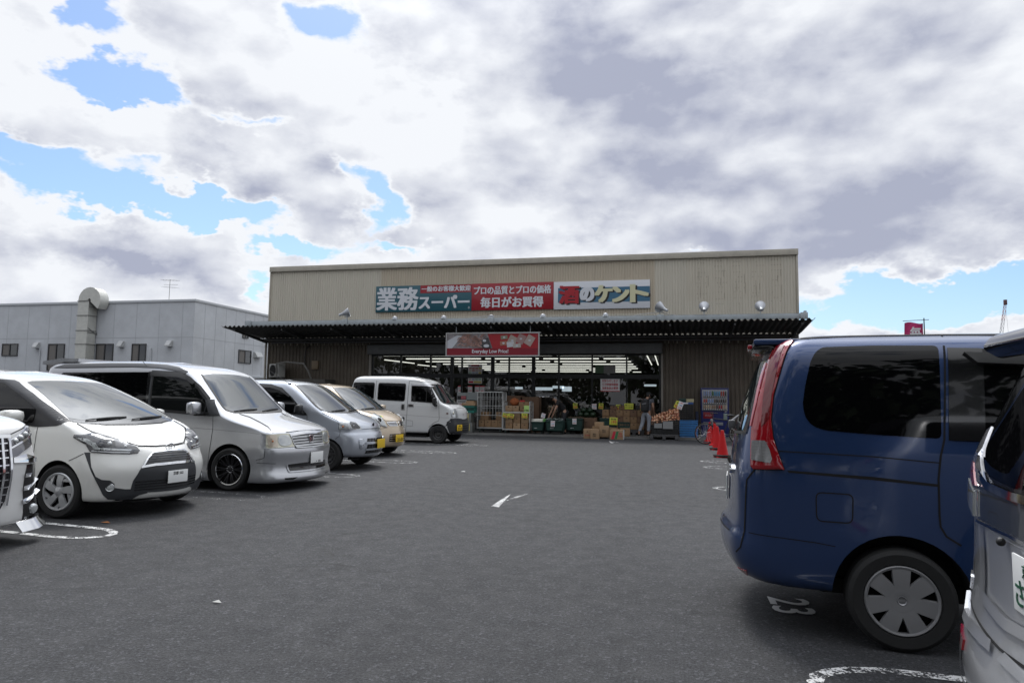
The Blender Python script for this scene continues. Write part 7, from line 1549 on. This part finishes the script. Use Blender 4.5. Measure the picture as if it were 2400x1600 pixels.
# bicycle
bk = thing('bicycle', 'black bicycle parked behind the red cones in front of the vending machine', 'bicycle', (1.15, 22.75, 0), radians(6)); BF = mat('bike_black', (.02, .02, .022), .35, .2, .4)
def bwheel(x):
    e = bpy.data.objects.new('wheel', None); COL.objects.link(e); e.parent = bk; e.location = (x, 0, .34); b = MB(); b.tube([(.325*cos(2*pi*i/36), 0, .325*sin(2*pi*i/36)) for i in range(37)], .018, 6, False); b.build('tyre', RUBBER, e); b = MB(); b.tube([(.30*cos(2*pi*i/36), 0, .30*sin(2*pi*i/36)) for i in range(37)], .008, 5, False); b.build('rim', CHROME, e)
    b = MB()
    for i in range(20): a = 2*pi*i/20; b.tube([(.02*cos(a+.8), .012*(-1)**i, .02*sin(a+.8)), (.30*cos(a), 0, .30*sin(a))], .0022, 4)
    b.build('spokes', CHROME, e, fix=False); b = MB(); b.tube([(0, -.04, 0), (0, .04, 0)], .02, 8); b.build('hub', CHROME, e)
bwheel(-.08); bwheel(.98)
b = MB(); H, B_, S_ = Vector((.16, 0, .82)), Vector((.46, 0, .30)), Vector((.66, 0, .80)); R_ = Vector((.98, 0, .34))
b.tube([H, S_+Vector((-.05, 0, -.03))], .017, 8); b.tube([H+Vector((.02, 0, -.08)), B_], .019, 8); b.tube([B_, S_], .016, 8); b.tube([S_, S_+Vector((.03, 0, .10))], .013, 8)
for s in (-.05, .05): b.tube([B_+Vector((0, s*.6, 0)), R_+Vector((0, s, 0))], .011, 6); b.tube([S_+Vector((-.01, s*.4, -.05)), R_+Vector((0, s, 0))], .010, 6); b.tube([H+Vector((-.01, s*.6, -.05)), Vector((-.08, s, .34))], .012, 6)
b.build('frame', BF, bk); b = MB(); b.tube([H, H+Vector((-.03, 0, .16))], .014, 8); b.tube([H+Vector((-.03, -.28, .17)), H+Vector((-.06, -.12, .17)), H+Vector((-.04, 0, .16)), H+Vector((-.06, .12, .17)), H+Vector((-.03, .28, .17))], .012, 8); b.build('handlebar', BF, bk)
for s in (-1, 1): b = MB(); b.tube([H+Vector((-.03, s*.28, .17)), H+Vector((.09, s*.33, .16))], .017, 8); b.build('grip', RUBBER, bk)
b = MB(); b.ball(S_+Vector((.04, 0, .13)), .10, (1.25, .75, .35), 12, 8); b.build('saddle', TRIM, bk); b = MB(); b.lathe([(.0, -.01), (.09, -.01), (.09, .01), (0, .01)], tuple(B_), 'Y', 20); b.build('chainring', CHROME, bk)
for s in (-1, 1): b = MB(); b.tube([B_+Vector((0, s*.05, 0)), B_+Vector((s*.05, s*.07, -s*.16))], .008, 6); b.rbox(B_+Vector((s*.05-.05, s*.12-.04, -s*.16-.012)), B_+Vector((s*.05+.05, s*.12+.04, -s*.16+.012)), .005); b.build('pedal', BF, bk)
b = MB(); b.rbox((.08, -.06, .70), (.16, .06, .80), .02); b.build('front_light', mat('bike_lamp', (.3, .3, .3), .3, .4), bk)
# scooter half hidden by the blue minivan
sc_ = thing('motor_scooter', 'orange-red motor scooter mostly hidden behind the rear of the blue minivan', 'scooter', (1.62, 13.6, 0), radians(180)); SR = mat('scooter_red', (.42, .05, .018), .3, 0, .8)
for nm, x in (('front_wheel', .22), ('rear_wheel', -.98)):
    b = MB(); b.lathe([(.0, -.04), (.14, -.04), (.20, -.045), (.215, 0), (.20, .045), (.14, .04), (0, .04)], (x, 0, .215), 'Y', 28); b.build('wheel', RUBBER, sc_)
b = MB(); b.tube([(.22, -.03, .215), (.05, 0, .75), (0, 0, .98)], .028, 8); b.build('fork', CHROME, sc_)
b = MB(); b.prism([(.02, .30), (.36, .34), (.40, .42), (.33, .50), (.15, .56), (.0, .50)], -.10, .10, 'Y'); b.build('front_fender', SR, sc_, 40)
b = MB(); b.prism([(.12, .50), (.20, .58), (.14, .92), (.02, .98), (-.06, .9), (-.02, .5), (.0, .3), (-.1, .26), (.06, .26)], -.20, .20, 'Y'); b.build('leg_shield', SR, sc_, 40)
b = MB(); b.rbox((-.62, -.16, .24), (0, .16, .30), .02); b.build('footboard', TRIM, sc_); b = MB(); b.prism([(-.5, .28), (-.48, .66), (-1.25, .74), (-1.35, .62), (-1.1, .34)], -.15, .15, 'Y'); b.build('rear_body', SR, sc_, 40)
b = MB(); b.rbox((-1.15, -.14, .70), (-.45, .14, .80), .04); b.build('seat', TRIM, sc_); b = MB(); b.ball((.10, 0, 1.0), .12, (.9, 1.2, .8), 14, 9); b.build('headlamp_cowl', SR, sc_); b = MB(); b.ball((.185, 0, 1.0), .07, (.5, 1, 1), 12, 8); b.build('headlight', LENS, sc_)
b = MB(); b.tube([(-.05, -.32, 1.06), (0, 0, 1.05), (-.05, .32, 1.06)], .016, 8); b.build('handlebar', TRIM, sc_)
for s in (-1, 1): b = MB(); b.tube([(0, s*.2, 1.06), (-.02, s*.26, 1.22)], .007, 6); b.ball((-.02, s*.28, 1.25), .06, (.3, 1, .7), 10, 6); b.build('mirror', TRIM, sc_)
# litter
for i, (x, y, c, l) in enumerate(((-5.69, 6.05, (.25, .09, .02), 'orange brown fallen leaf beside the white compact minivan'), (-2.84, 3.96, (.55, .55, .52), 'pale scrap of paper on the open asphalt in the foreground'), (-3.70, 12.1, (.6, .6, .58), 'small white scrap on the asphalt in the middle of the aisle'), (-.75, 3.15, (.5, .5, .48), 'tiny white scrap near the bottom of the open asphalt'))):
    b = MB(); k = (.06, .035, .05, .012)[i]; b.add([(-k, 0, .008), (0, -k*.4, .012), (k, 0, .007), (.1*k, k*.4, .02)], [(0, 1, 2), (0, 2, 3)]); tag(b.build('fallen_leaf' if i == 0 else 'paper_scrap', mat('litter_%d' % i, c, .7), loc=(x, y, 0), smooth=0), l, 'leaf' if i == 0 else 'scrap')

# ------------------------------------------------------------------ the two people
SKIN = mat('skin', (.38, .22, .15), .55)
def skinned(name, verts, edges, radii, m, parent, levels=2, root=0):
    """a continuous surface grown round a skeleton"""
    me = bpy.data.meshes.new(name); me.from_pydata([tuple(v) for v in verts], edges, []); o = bpy.data.objects.new(name, me); COL.objects.link(o)
    s = o.modifiers.new('k', 'SKIN'); s.use_smooth_shade = True
    for i, r in enumerate(radii):
        k = me.skin_vertices[0].data[i]; k.radius = r if isinstance(r, (tuple, list)) else (r, r); k.use_root = i == root
    d = o.modifiers.new('s', 'SUBSURF'); d.levels = levels; d.render_levels = levels
    dg = bpy.context.evaluated_depsgraph_get(); dg.update(); m2 = bpy.data.meshes.new_from_object(o.evaluated_get(dg)); bpy.data.objects.remove(o)
    m2.name = name; n = link(name, m2, m, parent); finish(m2, 80); return n
def person(label, pos, rz, J, shirt, trouser, hair, shoe, cap=None, sleeve=.55):
    """J holds the joints: pelvis chest neck head, then l/r shoulder elbow wrist hip knee ankle; x forward, y left"""
    t = thing('person', label, 'person', pos, rz); K = {k: Vector(v) for k, v in J.items()}
    V, E, R = [], [], []
    def add(p, r, par=None):
        V.append(Vector(p)); R.append(r)
        if par is not None: E.append((par, len(V)-1))
        return len(V)-1
    pe = add(K['pelvis'], (.13, .11)); wa = add(K['pelvis'].lerp(K['chest'], .45), (.12, .10), pe); ch = add(K['chest'], (.14, .11), wa); nk = add(K['neck'], .052, ch)
    up = (K['head']-K['neck']).normalized(); jaw = add(K['neck'].lerp(K['head'], .45), .062, nk); hd = add(K['head'], (.080, .088), jaw); top = add(K['head']+up*.085, (.060, .066), hd); fwd = Vector(J['face'])
    nose = add(K['head']+fwd*.088-up*.01, .014, hd)
    for s in ('l', 'r'):
        sh = add(K[s+'sho'], .058, ch); el = add(K[s+'elb'], .040, sh); wr = add(K[s+'wri'], .027, el); dr = (K[s+'wri']-K[s+'elb']).normalized(); pa = add(K[s+'wri']+dr*.075, (.036, .018), wr)
        sd = dr.cross(Vector((0, 0, 1))) if abs(dr.z) < .9 else Vector((1, 0, 0)); sd.normalize(); n = dr.cross(sd)
        for q, (o, l) in enumerate(((-.030, .062), (-.011, .074), (.010, .070), (.029, .055))): k = add(V[pa]+sd*o+dr*.045, .0095, pa); k2 = add(V[k]+dr*l*.55+n*.010, .0088, k); add(V[k2]+dr*l*.4+n*.018, .0075, k2)
        th = add(V[wr]+dr*.035+sd*.040, .011, wr); add(V[th]+dr*.035+sd*.012, .0095, th)
        hp = add(K[s+'hip'], .085, pe); kn = add(K[s+'kne'], .058, hp); an = add(K[s+'ank'], .038, kn)
        f = Vector(J.get(s+'toe', (1, 0, 0))).normalized(); he = add(K[s+'ank']+Vector((0, 0, -.05)), .038, an); add(K[s+'ank']+f*.15+Vector((0, 0, -.062)), (.030, .042), he)
    body = skinned('body', V, E, R, SKIN, t, 2)
    # clothing follows the same joints, a little larger
    sv = [K['pelvis']+Vector((0, 0, -.05)), K['pelvis'].lerp(K['chest'], .45), K['chest'], K['neck'].lerp(K['chest'], .35)]; se = [(0, 1), (1, 2), (2, 3)]; sr = [(.175, .15), (.165, .145), (.185, .15), .085]
    for s in ('l', 'r'): a = len(sv); sv += [K[s+'sho'], K[s+'sho'].lerp(K[s+'elb'], sleeve)]; se += [(2, a), (a, a+1)]; sr += [.085, .066]
    skinned('shirt', sv, se, sr, shirt, t)
    tv = [K['pelvis']+Vector((0, 0, .05)), K['pelvis']+Vector((0, 0, -.03))]; te = [(0, 1)]; tr = [(.155, .14), (.165, .145)]
    for s in ('l', 'r'): a = len(tv); tv += [K[s+'hip'], K[s+'kne'], K[s+'ank'].lerp(K[s+'kne'], .12)]; te += [(1, a), (a, a+1), (a+1, a+2)]; tr += [.108, .078, .058]
    skinned('trousers', tv, te, tr, trouser, t)
    for s in ('l', 'r'):
        f = Vector(J.get(s+'toe', (1, 0, 0))).normalized(); p = K[s+'ank']; skinned('shoe', [p+Vector((0, 0, -.045))-f*.04, p+Vector((0, 0, -.05))+f*.05, p+Vector((0, 0, -.062))+f*.17], [(0, 1), (1, 2)], [.046, .048, (.034, .046)], shoe, t)
    b = MB(); b.ball((0, 0, 0), .105, (1, .92, .95), 16, 10); h = b.build('cap' if cap else 'hair', cap or hair, t); h.location = K['head']+up*.045-fwd*.018; h.rotation_euler = up.to_track_quat('Z', 'X').to_euler()
    if cap:
        b = MB(); b.prism([(0, -.07), (.12, -.055), (.15, 0), (.12, .055), (0, .07)], 0, .012, 'Z'); v = b.build('cap_visor', cap, t); v.location = K['head']+up*.06+fwd*.05; v.rotation_euler = (0, .15, atan2(fwd.y, fwd.x)); b = MB(); b.ball((0, 0, 0), .09, (1, .95, .8), 14, 8); v = b.build('hair', hair, t); v.location = K['head']-fwd*.025
    for s in (-1, 1):
        sdv = up.cross(fwd).normalized()*s; b = MB(); b.ball(K['head']+sdv*.088-up*.005, .024, (.6, .6, 1.2), 8, 6); b.build('ear', SKIN, t); b = MB(); b.ball(K['head']+sdv*.032+fwd*.083+up*.018, .010, n=8, m=5); b.build('eye', INK, t)
    b = MB(); b.ball(K['head']+fwd*.082-up*.045, .02, (.5, 1, .25), 8, 5); b.build('mouth', mat('lip', (.28, .11, .09), .5), t)
    return t, K
# bending over the bins, seen from the side, facing left
person('person in a black T-shirt bending over the green bins and reaching into them', (-4.10, 26.15, PZ), radians(200),
       dict(pelvis=(-.12, 0, .86), chest=(.10, 0, 1.17), neck=(.24, 0, 1.27), head=(.36, .02, 1.33), face=(.78, .1, -.60), lsho=(.15, .18, 1.20), lelb=(.28, .24, .92), lwri=(.36, .16, .70), rsho=(.15, -.18, 1.20), relb=(.30, -.22, .95), rwri=(.42, -.14, .73), lhip=(-.12, .09, .82), rhip=(-.12, -.09, .82), lkne=(-.06, .11, .45), rkne=(-.10, -.11, .45), lank=(-.14, .11, .085), rank=(-.18, -.11, .085)),
       mat('tee_black', (.012, .012, .013), .8), mat('trouser_dark', (.015, .016, .02), .8), mat('hair_black', (.010, .009, .008), .5), mat('shoe_black', (.015, .015, .015), .5))
t, K = person('person in grey T-shirt and pale trousers with a black backpack beside the onions', (-.88, 26.05, PZ), radians(68),
       dict(pelvis=(0, 0, .86), chest=(.06, .02, 1.20), neck=(.10, .02, 1.36), head=(.16, -.02, 1.48), face=(.70, -.65, -.15), lsho=(.06, .19, 1.30), lelb=(.02, .24, 1.04), lwri=(.12, .22, .82), rsho=(.06, -.18, 1.30), relb=(.04, -.24, 1.05), rwri=(.20, -.20, .86), lhip=(0, .095, .82), rhip=(0, -.095, .82), lkne=(.0, .16, .45), rkne=(.06, -.08, .46), lank=(-.12, .26, .085), rank=(.05, -.04, .085)),
       mat('tee_grey', (.085, .09, .105), .8), mat('trouser_grey', (.28, .30, .34), .8), mat('hair_black', (.010, .009, .008), .5), mat('sandal_dark', (.03, .028, .025), .6), mat('cap_black', (.012, .012, .014), .7))
bp_ = thing('backpack', 'black backpack with a grey print on the back of the standing person', 'backpack', (-.88, 26.05, PZ), radians(68))
b = MB(); b.rbox((-.20, -.135, .88), (-.055, .155, 1.33), .05); b.build('bag', mat('bag_black', (.014, .014, .016), .7), bp_, 60); b = MB(); b.rbox((-.235, -.10, .90), (-.19, .12, 1.10), .02); b.build('front_pocket', mat('bag_black', (.014, .014, .016), .7), bp_, 60)
for s in (-.10, .12): b = MB(); b.tube([(-.08, s, 1.28), (.02, s, 1.40), (.15, s, 1.34), (.19, s*1.1, 1.15), (.06, s*1.3, .98), (-.08, s, .96)], .016, 6); b.build('strap', mat('bag_black', (.014, .014, .016), .7), bp_)
b = MB(); b.prism([(-.08, 1.17), (.09, 1.14), (.09, 1.19), (-.08, 1.22)], -.204, -.201, 'X'); b.build('print', mat('bag_print', (.14, .14, .15), .6), bp_)
# ------------------------------------------------------------------ what stands behind the camera and shows only in reflections
def leaf_cloud(b, c, r, n, s, rnd):
    for _ in range(n):
        d = Vector((rnd.gauss(0, 1), rnd.gauss(0, 1), rnd.gauss(0, 1))).normalized()*rnd.uniform(.45, 1.05); p = Vector(c)+Vector((d.x*r[0], d.y*r[1], d.z*r[2]))
        u = Vector((rnd.gauss(0, 1), rnd.gauss(0, 1), rnd.gauss(0, 1))).normalized(); w = u.orthogonal().normalized(); k = s*rnd.uniform(.6, 1.4)
        b.add([p-u*k, p+w*k*.6, p+u*k, p-w*k*.6], [(0, 1, 2, 3)])
def reflected_trees():
    rnd = random.Random(4); b = MB()
    for i in range(26):
        a = -44+i*3.6+rnd.uniform(-1, 1); y = -9.5+rnd.uniform(-2.5, 1.5); h = rnd.uniform(9, 13)
        b.tube([(a, y, 0), (a+rnd.uniform(-.3, .3), y, h*.5)], .16, 6)
        for k in range(8): leaf_cloud(b, (a+rnd.uniform(-1.4, 1.4), y+rnd.uniform(-1, 1), h*rnd.uniform(.18, .95)), (2.1, 1.6, 2.0), 130, .34, rnd)
    o = b.build('roadside_trees', mat('tree_leaf', (.035, .055, .022), .7), smooth=0, fix=False)
    tag(o, kind='stuff')
reflected_trees()
